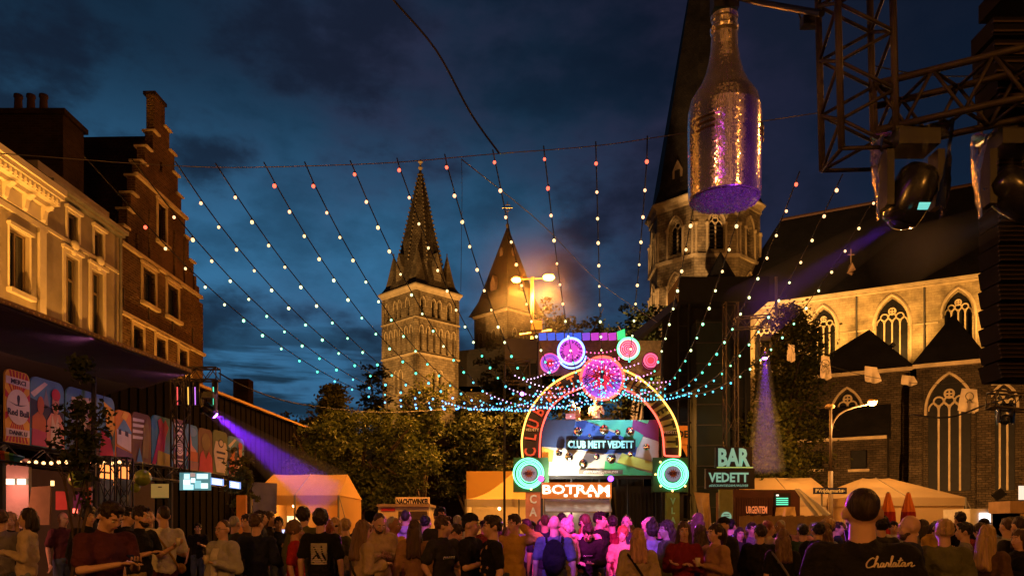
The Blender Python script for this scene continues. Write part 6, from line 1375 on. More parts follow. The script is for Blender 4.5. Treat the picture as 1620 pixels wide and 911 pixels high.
# ================================================================== right foreground: lattice arm, moving heads, bottle, loudspeakers
ta = truss('tall upright box truss hanging at the upper right', P(1350, -60, 7.0)+V((0, 0, .0)), P(1358, 252, 7.0), .47, .42, bays=7, up=V((0, 1, 0)), r=.030, rb=.016)
tb_ = truss('horizontal box truss reaching right from the hanging tower', P(1385, 187, 7.05), P(1720, 110, 6.4), .40, .40, bays=7, r=.030, rb=.016)
cable('thin cable looping from the hanging truss to the loudspeakers', [P(1385, 105, 7), P(1440, 116, 7), P(1500, 121, 7), P(1560, 120, 7)], .006)
t = thing('pipe_arm', 'black pipe arm reaching left from the truss to the bottle', 'arm', P(1235, 8, 8)); b = MB(); b.tube([P(1130, -14, 9.0), P(1190, 2, 8.6), P(1300, 22, 7.1)], .030, 8); b.build('pipe', blackm, t)
b = MB(); b.box(P(1280, 36, 7.4), (.14, .1, .08)); b.tube([P(1262, 16, 7.6), P(1270, 40, 7.5), P(1290, 38, 7.3)], .01, 5); b.build('clamp', blackm, t)
# bottle
def bottle():
    Yb_ = 9.0; k = Yb_/FPX; c = P(1146, 0, Yb_); zb = 1.65+(835-318)*k
    t = thing('mirror_bottle', 'giant hanging bottle covered in mirror tiles, gold reflections, violet lit base', 'bottle', V((c.x, c.y, zb)))
    prof = [(0, 55), (53, 1), (55.5, 4), (56, 14), (56.5, 60), (57, 120), (56, 140), (52, 158), (45, 170), (37, 182), (29, 200), (24, 220), (21, 240), (20, 262), (21.5, 266), (22, 272), (19, 275), (19, 284), (21, 287), (21, 292), (0, 294)]
    body_ = [(r*k*.955, z*k) for r, z in prof if r > 0]
    b = MB(); b.lathe([(.01, 0.002)]+body_, (c.x, c.y, zb), 48); b.build('body', M('bottle_core', (.05, .045, .05), .4, .8), t, True)
    rnd = random.Random(2); m = MB(); sz = .019; pr = [(r*k, z*k) for r, z in prof[1:-1]]
    tot = 0; segs = []
    for (r0, z0), (r1, z1) in zip(pr, pr[1:]): L_ = hypot(r1-r0, z1-z0); segs.append((tot, L_, r0, z0, r1, z1)); tot += L_
    s = sz/2
    while s < tot:
        for (a, L_, r0, z0, r1, z1) in segs:
            if a <= s <= a+L_: break
        f = (s-a)/max(L_, 1e-6); r = r0+(r1-r0)*f; z = z0+(z1-z0)*f; n = max(12, int(2*pi*r/sz)); tn = atan2(r0-r1, z1-z0)
        for i in range(n):
            a_ = 2*pi*i/n+rnd.uniform(-.004, .004); nn = V((cos(a_)*cos(tn), sin(a_)*cos(tn), sin(tn))); nn += V((rnd.gauss(0, .030), rnd.gauss(0, .030), rnd.gauss(0, .035)-.10-.09*z/1.9)); nn.normalize()
            o = V((c.x+cos(a_)*r, c.y+sin(a_)*r, zb+z)); x = V((0, 0, 1)).cross(nn).normalized(); y = nn.cross(x); h = sz*.46
            m.add([o-x*h-y*h, o+x*h-y*h, o+x*h+y*h, o-x*h+y*h], [(0, 1, 2, 3)])
        s += sz
    m.build('mirror_tiles', M('mirror_glass', (.70, .62, .60), .15, .80, .06, 3), t, kind='stuff')
    m = MB(); R = 54*k; n = int(2*R/sz)
    for i in range(n):
        for j in range(n):
            x, y = -R+(i+.5)*sz, -R+(j+.5)*sz
            if hypot(x, y) > R: continue
            nn = V((rnd.gauss(0, .12), rnd.gauss(0, .12), -1)).normalized(); o = V((c.x+x, c.y+y, zb-.004)); u = nn.orthogonal().normalized() if 0 else V((1, 0, 0)); u = (u-nn*u.dot(nn)).normalized(); w = nn.cross(u); h = sz*.46
            m.add([o-u*h-w*h, o-u*h+w*h, o+u*h+w*h, o+u*h-w*h], [(0, 1, 2, 3)])
    m.build('base_tiles', M('mirror_rough', (.75, .65, .8), .26, .9, .2, 30), t, kind='stuff')
    for zc_, w_, a0 in ((95, 26, -2.35), (90, 20, -.35)):
        for q in range(3): m = MB(); m.ring((c.x, c.y, zb+(zc_+q*9)*k), 58.2*k, .012, 12, a0-.28, a0+.28, w=(0, 1, 0), tseg=5); m.build('raised_letter_bar', M('gold_mirror', (.8, .55, .25), .2, 1), t)
    m = MB(); m.box((c.x, c.y, zb+300*k+.1), (.28, .2, .22)); m.build('hoist', blackm, t); m = MB(); m.tube([(c.x, c.y, zb+290*k), (c.x, c.y, zb+300*k+1.2)], .012, 5); m.build('chain', steel, t)
    lamp('SPOT', (c.x+.9, c.y-1.3, zb-3.6), (.42, .04, 1), 900, None, target=(c.x+.12, c.y-.05, zb+.3), spot=17, blend=.8, size=.05, name='violet_uplight')
    u = thing('uplight', 'small floor projector under the mirror bottle throwing violet light', 'light', (c.x+.9, c.y-1.3, 0)); m = MB(); m.tube([(c.x+.9, c.y-1.3, 0), (c.x+.9, c.y-1.3, zb-3.85)], .03, 6); m.build('stand', blackm, u); m = MB(); m.lathe([(.06, 0), (.09, .14)], (c.x+.9, c.y-1.3, zb-3.85), 10); m.build('housing', blackm, u)
bottle()
plast = M('clear_plastic', (.7, .7, .72), .12, 0, .1, 5, .8, 9)
pb_ = plast.node_tree; n_ = pb_.nodes; tr2 = n_.new('ShaderNodeBsdfTransparent'); mx2 = n_.new('ShaderNodeMixShader'); ly = n_.new('ShaderNodeFresnel'); ly.inputs[0].default_value = 1.18
gl2 = n_.new('ShaderNodeBsdfGlossy'); gl2.inputs['Roughness'].default_value = .2; gl2.inputs['Color'].default_value = (.26, .26, .26, 1); bpn = [x for x in n_ if x.type == 'BUMP'][0]; pb_.links.new(bpn.outputs[0], gl2.inputs['Normal']); ad2 = n_.new('ShaderNodeMath'); ad2.operation = 'ADD'; ad2.inputs[1].default_value = .0; pb_.links.new(ly.outputs[0], ad2.inputs[0])
pb_.links.new(ad2.outputs[0], mx2.inputs[0]); pb_.links.new(tr2.outputs[0], mx2.inputs[1]); pb_.links.new(gl2.outputs[0], mx2.inputs[2]); pb_.links.new(mx2.outputs[0], n_['Material Output'].inputs[0])
def mover(label, c, s, aim, cover=True, lens=None, lens_mat=None):
    """moving head lamp hanging base up, in a clear rain cover"""
    t = thing('moving_head_lamp', label, 'stage light', c, 'moving head lamps'); c = V(c)
    b = MB(); b.box(c+V((0, 0, -.08*s)), (.34*s, .28*s, .13*s)); b.box(c+V((0, 0, .0)), (.3*s, .08*s, .1*s)); b.build('base', blackm, t)
    for q in (-1, 1): b = MB(); b.hexa(c+V((q*.21*s-.03*s, -.08*s, -.62*s)), (.06*s, 0, 0), (0, .16*s, 0), (0, 0, .46*s)); b.build('yoke_arm', blackm, t)
    d = (V(aim)-c).normalized(); hc = c+V((0, 0, -.5*s)); b = MB(); x = d.orthogonal().normalized()
    pr = [(-.22, .11), (-.16, .16), (.0, .175), (.14, .165), (.24, .14), (.25, .12)]; y = d.cross(x); vs = []; sg = 18
    for z, r in pr: vs += [hc+d*z*s+(x*cos(2*pi*i/sg)+y*sin(2*pi*i/sg))*r*s for i in range(sg)]
    b.add(vs, [(k*sg+i, k*sg+(i+1) % sg, (k+1)*sg+(i+1) % sg, (k+1)*sg+i) for k in range(5) for i in range(sg)]+[tuple(range(sg))[::-1], tuple(5*sg+i for i in range(sg))]); h = b.build('head', M('gloss_black', (.012, .012, .015), .22, 0, .1, spec=.6), t, True)
    b = MB(); b.ball(hc+d*.245*s, (.10*s, .10*s, .05*s), 14, 6, d.to_track_quat('Z', 'Y').to_matrix()); sub('lens', b, lens_mat or M('lens_glass', (.02, .03, .05), .05, 0, .1, spec=.9), h, True)
    if cover:
        b = MB(); n = 40; rings = 9; vs = []; rr = random.Random(int(c.x*100))
        for k in range(rings):
            z = .02-.9*k/(rings-1)*.80
            for i in range(n):
                a = 2*pi*i/n; r = (.30-.05*(k/(rings-1))**2)*(1+.05*sin(a*7+k*.8)+.03*rr.uniform(-1, 1)); vs.append(c+V((cos(a)*r*s, sin(a)*r*s, z*s)))
        b.add(vs, [(k*n+i, k*n+(i+1) % n, (k+1)*n+(i+1) % n, (k+1)*n+i) for k in range(rings-1) for i in range(n)]+[tuple(range(n))]); b.build('rain_cover', plast, t, True)
    return t, hc, d
mover('large moving head in clear plastic hanging left under the horizontal truss', P(1442, 212, 6.8), 1.02, P(1250, 470, 9)+V((0, -2.0, 0)))
mover('large moving head in clear plastic at the right edge', P(1602, 212, 6.8), 1.0, P(1560, 460, 9)+V((0, -2, 0)))
b = MB(); b.prism([P(1455, 320, 6.45), P(1473, 320, 6.45), P(1468, 331, 6.45), P(1452, 331, 6.45)], (0, .01, 0)); tagged(b.build('reflection_patch', EM('cyan_reflection', (.15, .75, .7), .8), None), 'glowing patch painted as a cyan display on the left large moving head', 'reflection')  # stands in for a cyan reflection; the glow is painted on
viol = EM('violet_lens', (.55, .12, 1), 22)
# line arrays
def array(label, pts, w, h, dep, Y, slats=3):
    dep = .34
    t = thing('line_array', label, 'loudspeaker', P(pts[0][0]+60, pts[0][1], Y))
    for (x, y, tilt) in pts:
        c0 = P(810+(x-810)*(Y+dep)/Y, y, Y); b = MB(); ax = V((w, 0, 0)); az = V((0, -sin(tilt)*h, -cos(tilt)*h)); ay = V((0, dep, 0)); b.hexa(c0, ax, ay, az*.97); cab = b.build('cabinet', M('array_black', (.006, .005, .006), .8, 0, .2, spec=.1), t)
        for k in range(slats): s_ = MB(); s_.hexa(c0+az*((k+.5)/slats)+V((-.012, -.02, 0)), ax+V((.024, 0, 0)), (0, .03, 0), az*(.22/slats)); sub('grille_slat', s_, M('array_slat', (.035, .02, .014), .5, .3), cab)
array('upper hung stack of black loudspeakers in the top right corner', [(1548, -30, 0), (1536, 27, .03), (1538, 63, .04), (1540, 90, .05), (1542, 118, .06), (1545, 142, .08)], .9, .165, .5, 6.9, 2)
array('lower hung stack of slatted loudspeakers down the right edge', [(1547, 200+i*31, .03+i*.03) for i in range(13)], .9, .19, .5, 7.7, 4)
tagged(MB().tube([P(1553, 165, 7.1), P(1551, 300, 7.4)], .014, 5).build('rigging_chain', steel, None), 'rigging chain linking the two loudspeaker stacks', 'chain')
# smaller lamps: left rig, right rig, far right
ml, hc1, _ = mover('small moving head on the left rig throwing the purple beam', P(330, 622, 18.2), .75, P(480, 750, 19), False, lens_mat=viol)
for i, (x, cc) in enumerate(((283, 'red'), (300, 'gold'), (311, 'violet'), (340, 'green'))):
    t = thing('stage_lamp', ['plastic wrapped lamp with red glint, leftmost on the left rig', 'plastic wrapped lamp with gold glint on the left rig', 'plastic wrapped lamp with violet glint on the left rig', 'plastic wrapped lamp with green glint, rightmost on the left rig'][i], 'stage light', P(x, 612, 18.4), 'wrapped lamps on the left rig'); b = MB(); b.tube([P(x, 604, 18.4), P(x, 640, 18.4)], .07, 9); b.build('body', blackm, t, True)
    b = MB(); b.tube([P(x-2.5, 612, 18.26), P(x-2, 640, 18.26)], .012, 5); b.build('painted_glint', EM('glint_'+cc, {'red': (1, .1, .1), 'gold': (1, .6, .1), 'violet': (.6, .2, 1), 'green': (.1, 1, .6)}[cc], 1.2, False), t)  # glowing tube painted in for the glint on the plastic
truss('small lattice truss high left of the leafy tree', P(1163, 512, 26), P(1218, 508, 26), .35, .35, bays=4, name='lighting_truss'); 
mr, hc2, _ = mover('small moving head above the tree throwing a violet cone', P(1210, 534, 26), .9, P(1210, 700, 25.6), False, lens_mat=viol)
ms, hc3, _ = mover('small violet lamp on the truss left of the arch', P(826, 606, 28), .7, P(822, 640, 22), False, lens_mat=viol)
truss('small lattice truss left of the round signs', P(800, 590, 28.5), P(838, 590, 28.5), .7, .7, bays=2, name='lighting_truss', r=.025, rb=.015)
b = MB(); b.tube([P(798, 835, 28.6)*V((1, 1, 0)), P(798, 575, 28.6)], .05, 6); tagged(b.build('scaffold_pole', blackm, None), 'dark pole carrying the small truss left of the arch', 'pole')
truss('small truss with a lamp at the right edge under the loudspeakers', P(1568, 632, 17), P(1660, 640, 17), .34, .34, bays=5, name='lighting_truss')
mover('small lamp with green glint hanging at the right edge', P(1590, 640, 17), .62, P(1580, 720, 14), True)
cable('thick black cable swooping along the chapels to the right edge', [P(1440, 655, 20), P(1500, 660, 19), P(1560, 640, 18), P(1600, 628, 17)], .02)
pole_ = MB().tube([P(1228, 500, 32), P(1228, 438, 32)], .06, 6); tagged(pole_.build('roof_pole', steel, None), 'short pole standing before the nave eave left end', 'pole')

# ---- beams in stage smoke
def smoke_mat(name, dens):
    m = bpy.data.materials.new(name); m.use_nodes = True; n = m.node_tree.nodes; l = m.node_tree.links
    for x in list(n): n.remove(x)
    o = n.new('ShaderNodeOutputMaterial'); v = n.new('ShaderNodeVolumePrincipled'); v.inputs['Color'].default_value = (.9, .9, .9, 1); v.inputs['Density'].default_value = dens; v.inputs['Anisotropy'].default_value = .3; l.new(v.outputs[0], o.inputs['Volume']); return m
def smoke(label, a, b_, r0, r1, dens):
    a, b_ = V(a), V(b_); d = (b_-a).normalized(); x = d.orthogonal().normalized(); y = d.cross(x); m = MB(); vs = []
    for k in range(2): vs += [a.lerp(b_, k)+(x*cos(2*pi*i/24)+y*sin(2*pi*i/24))*(r0, r1)[k] for i in range(24)]
    m.add(vs, [(i, (i+1) % 24, 24+(i+1) % 24, 24+i) for i in range(24)]+[tuple(range(24))[::-1], tuple(24+i for i in range(24))])
    o = m.build('glow_smoke', smoke_mat('smoke', dens), None); o['kind'] = 'stuff'; o['label'] = label; o['category'] = 'smoke'
def beam(src, tgt, col, power, ang, label, r1, dens=.12, r0=.12):
    lamp('SPOT', src, col, power, None, target=tgt, spot=ang, blend=.25, size=.04, name='beam_light'); smoke(label, V(src)+(V(tgt)-V(src)).normalized()*.05, tgt, r0, r1, dens)
beam(P(333, 650, 18.0), P(520, 790, 17.6), (.22, .015, 1), 3000, 17, 'smoke lit violet by the moving head over the marquee', .75)
beam(P(1210, 553, 25.8), P(1212, 745, 25.2), (.28, .03, 1), 1300, 14, 'smoke lit violet by the moving head in front of the tree', .62)
beam(P(1420, 348, 6.6), P(1180, 500, 8.6), (.28, .03, 1), 480, 9, 'smoke lit violet by the large moving head', .35, .10)
beam(P(1598, 338, 6.6), P(1420, 412, 9.5), (.6, .62, .8), 30, 10, 'faint white smoke beam from the right moving head', .35, .07)
# stage lights onto the crowd
def par(label, loc, tgt, col, power, spot=24):
    t = thing('par_lamp', label, 'stage light', loc, 'coloured lamps on the stage front'); d = (V(tgt)-V(loc)).normalized(); x = d.orthogonal().normalized(); y = d.cross(x); b = MB(); vs = []
    for z, r in ((-.2, .06), (-.05, .11), (.06, .12)): vs += [V(loc)+d*z+(x*cos(2*pi*i/14)+y*sin(2*pi*i/14))*r for i in range(14)]
    b.add(vs, [(k*14+i, k*14+(i+1) % 14, (k+1)*14+(i+1) % 14, (k+1)*14+i) for k in range(2) for i in range(14)]+[tuple(range(14))[::-1]]); b.build('can', blackm, t); c_ = V(loc)+d*.05; lb = MB(); lb.prism([c_+(x*cos(2*pi*i/14)+y*sin(2*pi*i/14))*.10 for i in range(14)], -d*.03); lb.build('lens', EM('par_lens_%02d%02d' % (col[0]*99, col[2]*99), col, 5, False), t)
    lamp('SPOT', V(loc)+d*.08, col, power, t, target=tgt, spot=spot, blend=.5, size=.08)
PK, VI, RD = (1, .05, .62), (.28, .06, 1), (1, .05, .10)
FOH = V((2.4, 4.4, 6.4))
truss('box truss over the viewer carrying the coloured crowd lamps', (-2.2, 4.45, 6.75), (3.2, 4.45, 6.75), .35, .35, bays=8)
for k, (lab, px_, py_, Y_, c_, pw, sp_) in enumerate((('magenta lamp on the near truss aimed at the bald head', 878, 830, 11.3, PK, 6500, 5), ('violet lamp on the near truss aimed at the backpack', 884, 880, 11.2, VI, 4500, 6.5), ('magenta lamp on the near truss aimed at the headphones', 930, 830, 12.4, PK, 8500, 8),
        ('red lamp on the near truss aimed at the ginger curls', 982, 850, 12.6, RD, 4000, 6), ('violet lamp on the near truss aimed at the hair bun', 1036, 850, 11.4, VI, 5000, 6.5), ('magenta lamp on the near truss aimed at the far crowd', 905, 822, 17, PK, 17000, 10), ('violet lamp on the near truss aimed at the lilac hoodie', 642, 835, 14, (.6, .12, 1), 3500, 5), ('magenta lamp on the near truss aimed at the far left crowd', 815, 826, 16, PK, 10000, 7), ('violet lamp on the near truss aimed right of the centre', 1175, 850, 14.5, (.7, .07, 1), 4000, 6), ('violet lamp on the near truss aimed at the crowd right', 1320, 832, 16, (.5, .1, 1), 3500, 5))):
    par(lab, FOH+V((-4.0+k*.30, .0, .0)), P(px_, py_, Y_), c_, pw, sp_)
par('broad magenta lamp on the near truss over the crowd centre', FOH+V((-2.4, 0, 0)), P(925, 838, 14), PK, 7500, 15)
par('broad violet lamp on the near truss over the crowd right of centre', FOH+V((-2.0, 0, 0)), P(1060, 845, 14), (.45, .05, 1), 5500, 13)
par('violet lamp on the stage front over the crowd', (3.4, 27.45, 3.36), (2.4, 14, 1.2), VI, 9000, 22)
par('magenta lamp on the stage front over the crowd', (1.0, 27.45, 3.36), (.8, 15, 1.2), PK, 9000, 26)
for Y_ in (9.5, 12.5, 15.5, 18.5): lamp('SPOT', BF(Y_, 4.55, 1.7), (.75, .25, .6), 20, terr, target=BF(Y_, 3.5, 0), size=.1, spot=120, name='banner_fill')  # lamps without a fixture, added to brighten the banners
lamp('SPOT', SP(868, 800, 1.3)+V((0, 0, .1)), (1, .86, .6), 1500, sup, target=SP(905, 735, 0), spot=75, blend=.9, size=.1, name='screen_floodlight')
lamp('SPOT', SP(1000, 645, 1.6)+V((0, 0, .9)), (.8, .85, 1), 480, sup, target=SP(965, 690, 0), spot=80, blend=.9, size=.1, name='screen_floodlight')
lamp('SPOT', SP(1020, 545, 1.2), (1, .6, .2), 60, sup, target=SP(1038, 560, -.4), spot=90, blend=.9, size=.1, name='board_floodlight')
lamp('POINT', SP(925, 628, -1.2), (1, .55, .15), 190, sup, size=.1, name='booth_light')

# long dark hall behind the banner row
SF = F((-12.3, 0), (80/FPX, 1), (1, -80/FPX))
dkh = M('black_sheet', (.004, .003, .004), .85, 0, .3, 2, spec=.05)
hall = thing('market_hall', 'long dark ribbed hall with an orange lit roof edge behind the banners', 'hall', SF(28, 0))
b = MB(); b.hexa(SF(19, 0), SF.u*19.5, SF.n*-1.1, (0, 0, 6.4)); b.build('wall', dkh, hall)
for i in range(40): b = MB(); u = 19.2+i*.49; b.hexa(SF(u, 0, .0), SF.u*.05, SF.n*.04, (0, 0, 6.38)); b.build('rib', dkh, hall)
b = MB(); b.hexa(SF(19, 6.4, -1.2), SF.u*19.6, SF.n*1.35, (0, 0, .09)); b.build('roof_edge', M('trim_orange', (.45, .28, .10), .6), hall)
# glow volume added to imitate glare round the mast lamp heads
c = P(842, 441, 38); mm = smoke_mat('halo', .012); n = mm.node_tree.nodes; l = mm.node_tree.links; tcx = n.new('ShaderNodeTexCoord'); mpx = n.new('ShaderNodeMapping'); gx = n.new('ShaderNodeTexGradient'); gx.gradient_type = 'QUADRATIC_SPHERE'; mpx.inputs['Location'].default_value = -c/4.6; mpx.inputs['Scale'].default_value = (1/4.6,)*3
l.new(tcx.outputs['Object'], mpx.inputs[0]); l.new(mpx.outputs[0], gx.inputs[0]); mlx = n.new('ShaderNodeMath'); mlx.operation = 'MULTIPLY'; mlx.inputs[1].default_value = .014; l.new(gx.outputs['Fac'], mlx.inputs[0]); l.new(mlx.outputs[0], [q for q in n if q.type == 'PRINCIPLED_VOLUME'][0].inputs['Density'])
b = MB(); b.ball(c, 4.6, 24, 14); o = b.build('glow_smoke', mm, None, True); o['kind'] = 'stuff'; o['label'] = 'added mist glowing around the two mast lamp heads'; o['category'] = 'smoke'
# ================================================================== people
def remesh(mb, vox, sm=2, disp=None):
    me = bpy.data.meshes.new('tmp'); me.from_pydata(mb.v, [], mb.f); o = bpy.data.objects.new('tmp', me); COL.objects.link(o)
    r = o.modifiers.new('r', 'REMESH'); r.mode = 'VOXEL'; r.voxel_size = vox
    if sm: s = o.modifiers.new('s', 'SMOOTH'); s.factor = .5; s.iterations = sm
    dg = bpy.context.evaluated_depsgraph_get(); out = bpy.data.meshes.new_from_object(o.evaluated_get(dg)); bpy.data.objects.remove(o); bpy.data.meshes.remove(me)
    if disp:
        n = [v.normal.copy() for v in out.vertices]
        for v, q in zip(out.vertices, n): v.co += q*disp(v.co)
    out.polygons.foreach_set('use_smooth', [True]*len(out.polygons)); return out
def T_up(lean): return Matrix.Translation((0, 0, .95))@Matrix.Rotation(lean, 4, 'X')@Matrix.Translation((0, 0, -.95))
# arms: (elbow offset, wrist offset) from the shoulder, for the right hand side (+x); facing -y
ARM = {'down': ((.07, .03, -.27), (.08, -.04, -.53)), 'hold': ((.07, .02, -.27), (-.04, -.26, -.19)), 'phone': ((.05, -.06, -.27), (-.11, -.28, -.20)), 'cross': ((.07, -.04, -.26), (-.20, -.20, -.20)),
       'raise': ((.17, -.05, .12), (.02, -.10, .27)), 'head': ((.22, -.10, .04), (-.06, -.02, .20)), 'pocket': ((.11, .05, -.26), (.04, -.05, -.47)), 'talk': ((.10, -.05, -.24), (.05, -.30, -.12))}
POSES = {'stand': ('down', 'down', 0, 0, 0), 'cup': ('hold', 'down', 0, 0, .1), 'phone': ('phone', 'phone', -.06, .5, 0), 'cross': ('cross', 'cross', 0, 0, .25), 'talk': ('talk', 'hold', -.03, .05, .2),
         'up': ('down', 'pocket', .04, -.28, 0), 'lean': ('phone', 'hold', -.30, .55, 0), 'head': ('head', 'down', 0, .05, -.3), 'turn': ('hold', 'pocket', 0, .02, .85), 'turn2': ('down', 'hold', 0, .0, -.85)}
def joints(pose):
    aR, aL, lean, pitch, yaw = POSES[pose]; T = T_up(-lean); up = lambda p: T@V(p)
    J = {'T': T}
    for s, a in ((1, aR), (-1, aL)):
        S_ = V((.178*s, 0, 1.40)); e, w = ARM[a]; J['S%d' % s] = up(S_); J['E%d' % s] = up(S_+V((e[0]*s, e[1], e[2]))); J['W%d' % s] = up(S_+V((w[0]*s, w[1], w[2])))
    J['H'] = T@Matrix.Translation((0, 0, 1.52))@Matrix.Rotation(yaw, 4, 'Z')@Matrix.Rotation(pitch, 4, 'X')@Matrix.Translation((0, 0, -1.52))
    return J
def hand(mb, e, w, s):
    d = (w-e).normalized(); side = d.cross(V((0, 0, 1))) if abs(d.z) < .9 else V((0, -1, 0)); side.normalize(); nrm = d.cross(side).normalized()
    if abs(d.z) >= .9: nrm = V((s, 0, 0)); side = nrm.cross(d).normalized()
    R = Matrix((side, nrm, d)).transposed(); mb.ball(w+d*.05, (.040, .018, .052), 8, 6, R)
    for k in range(4):
        a = w+d*.088+side*(-.030+.02*k); ln = (.036, .044, .041, .030)[k]; m = a+d*ln*.9-nrm*.010*s; t = m+d*ln*.6-nrm*.026*s; mb.cap(a, m, .0092, .0085, 6); mb.cap(m, t, .0085, .007, 6)
    a = w+d*.035+side*.036; m = a+side*.024+d*.028; mb.cap(a, m, .011, .010, 6); mb.cap(m, m+d*.026-nrm*.012*s, .010, .008, 6)
body_c = {}
def body_mesh(pose):
    if pose in body_c: return body_c[pose]
    J = joints(pose); T, H = J['T'], J['H']; b = MB(); q = lambda p: T@V(p); h = lambda p: H@V(p); R3 = H.to_3x3(); T3 = T.to_3x3()
    b.ball((0, 0, .95), (.145, .10, .13), 14, 10); b.ball(q((0, 0, 1.12)), (.125, .088, .2), 14, 10, T3); b.ball(q((0, .005, 1.30)), (.15, .098, .16), 14, 10, T3); b.cap(q((-.13, 0, 1.40)), q((.13, 0, 1.40)), .055, .055)
    b.cap(q((0, .02, 1.42)), h((0, .012, 1.56)), .063, .058, 12)
    b.ball(h((0, .012, 1.655)), (.074, .094, .10), 16, 12, R3); b.ball(h((0, -.028, 1.60)), (.060, .066, .088), 14, 10, R3); b.ball(h((0, -.06, 1.545)), (.030, .028, .026), 10, 8, R3)
    b.cap(h((0, -.090, 1.64)), h((0, -.113, 1.603)), .009, .014, 8); b.cap(h((-.032, -.080, 1.656)), h((.032, -.080, 1.656)), .014, .014, 8); b.ball(h((0, -.093, 1.572)), (.024, .010, .010), 8, 6, R3)
    for s in (-1, 1):
        b.ball(h((.081*s, .020, 1.622)), (.013, .022, .034), 8, 6, R3); b.ball(h((.040*s, -.062, 1.60)), (.022, .022, .024), 8, 6, R3)
        S_, E, Wr = J['S%d' % s], J['E%d' % s], J['W%d' % s]; b.cap(S_, E, .052, .040); b.cap(E, Wr, .040, .027)
        b.cap((.085*s, 0, .9), (.10*s, -.015, .5), .082, .056); b.cap((.10*s, -.015, .5), (.105*s, .02, .10), .056, .038); b.cap((.105*s, .03, .05), (.115*s, -.14, .035), .042, .034)
    me = remesh(b, .0125, 1); hb = MB()
    for s in (-1, 1): hand(hb, J['E%d' % s], J['W%d' % s], s)
    bm = bmesh.new(); bm.from_mesh(me); hm = bpy.data.meshes.new('h'); hm.from_pydata(hb.v, [], hb.f); bm.from_mesh(hm); 
    for f in bm.faces: f.smooth = True
    bm.to_mesh(me); bm.free(); bpy.data.meshes.remove(hm); me.name = 'body'; me.materials.append(None); body_c[pose] = me; return me
def fold(a=.010, f=7, fz=4):
    return lambda c: a*(noise.noise(V((c.x*f, c.y*f, c.z*fz)))+.5*noise.noise(V((c.x*f*2.3, c.y*f*2.3, c.z*fz*2.6))))
top_c = {}
def top_mesh(pose, kind):
    k = (pose, kind)
    if k in top_c: return top_c[k]
    J = joints(pose); T = J['T']; q = lambda p: T@V(p); T3 = T.to_3x3(); b = MB(); g = {'tee': .024, 'long': .026, 'jacket': .042, 'hoodie': .044, 'dress': .02}[kind]
    hem = {'tee': .90, 'long': .88, 'jacket': .84, 'hoodie': .86, 'dress': .62}[kind]
    b.ball(q((0, 0, 1.12)), (.128+g, .092+g, .23), 16, 12, T3); b.ball(q((0, .005, 1.29)), (.152+g, .098+g, .17), 16, 12, T3); b.cap(q((-.135, 0, 1.395)), q((.135, 0, 1.395)), .058+g*.7, .058+g*.7); b.cap(q((0, .015, 1.40)), q((0, .012, 1.455)), .095, .066+g*.3, 12)
    # lower body to the hem
    b.ball((0, 0, .98), (.145+g, .102+g, max(.12, (1.0-hem)+.06)), 16, 12)
    if kind == 'dress': b.cap((0, 0, .9), (0, 0, .62), .15, .20, 14)
    if kind == 'hoodie': b.ball(q((0, .09, 1.45)), (.12, .075, .075), 12, 8, T3)
    for s in (-1, 1):
        S_, E, Wr = J['S%d' % s], J['E%d' % s], J['W%d' % s]
        if kind in ('tee', 'dress'): b.cap(S_, S_.lerp(E, .72), .058+g*.8, .052+g*.9)
        else: b.cap(S_, E, .056+g*.8, .044+g*.8); b.cap(E, E.lerp(Wr, .93), .044+g*.8, .032+g*.6)
    me = remesh(b, .016, 3, fold(.018 if kind in ('tee', 'dress') else .026, 6, 5)); me.name = 'top'; me.materials.append(None); top_c[k] = me; return me
bot_c = {}
def bot_mesh(kind):
    if kind in bot_c: return bot_c[kind]
    b = MB(); b.ball((0, 0, .95), (.158, .115, .14), 14, 10)
    z1 = {'jeans': .06, 'shorts': .48}[kind]
    for s in (-1, 1):
        b.cap((.085*s, 0, .9), (.10*s, -.015, .5), .096, .074)
        if kind == 'jeans': b.cap((.10*s, -.015, .5), (.105*s, .02, .12), .074, .066)
    me = remesh(b, .018, 2, fold(.012)); me.name = 'trousers'; me.materials.append(None); bot_c[kind] = me; return me
sb_ = MB()
for s in (-1, 1): sb_.cap((.105*s, .035, .045), (.117*s, -.15, .035), .048, .038); sb_.box((.11*s, -.05, .012), (.09, .27, .02))
shoe_me = sb_.mesh('shoes', [None], True)
hair_c = {}
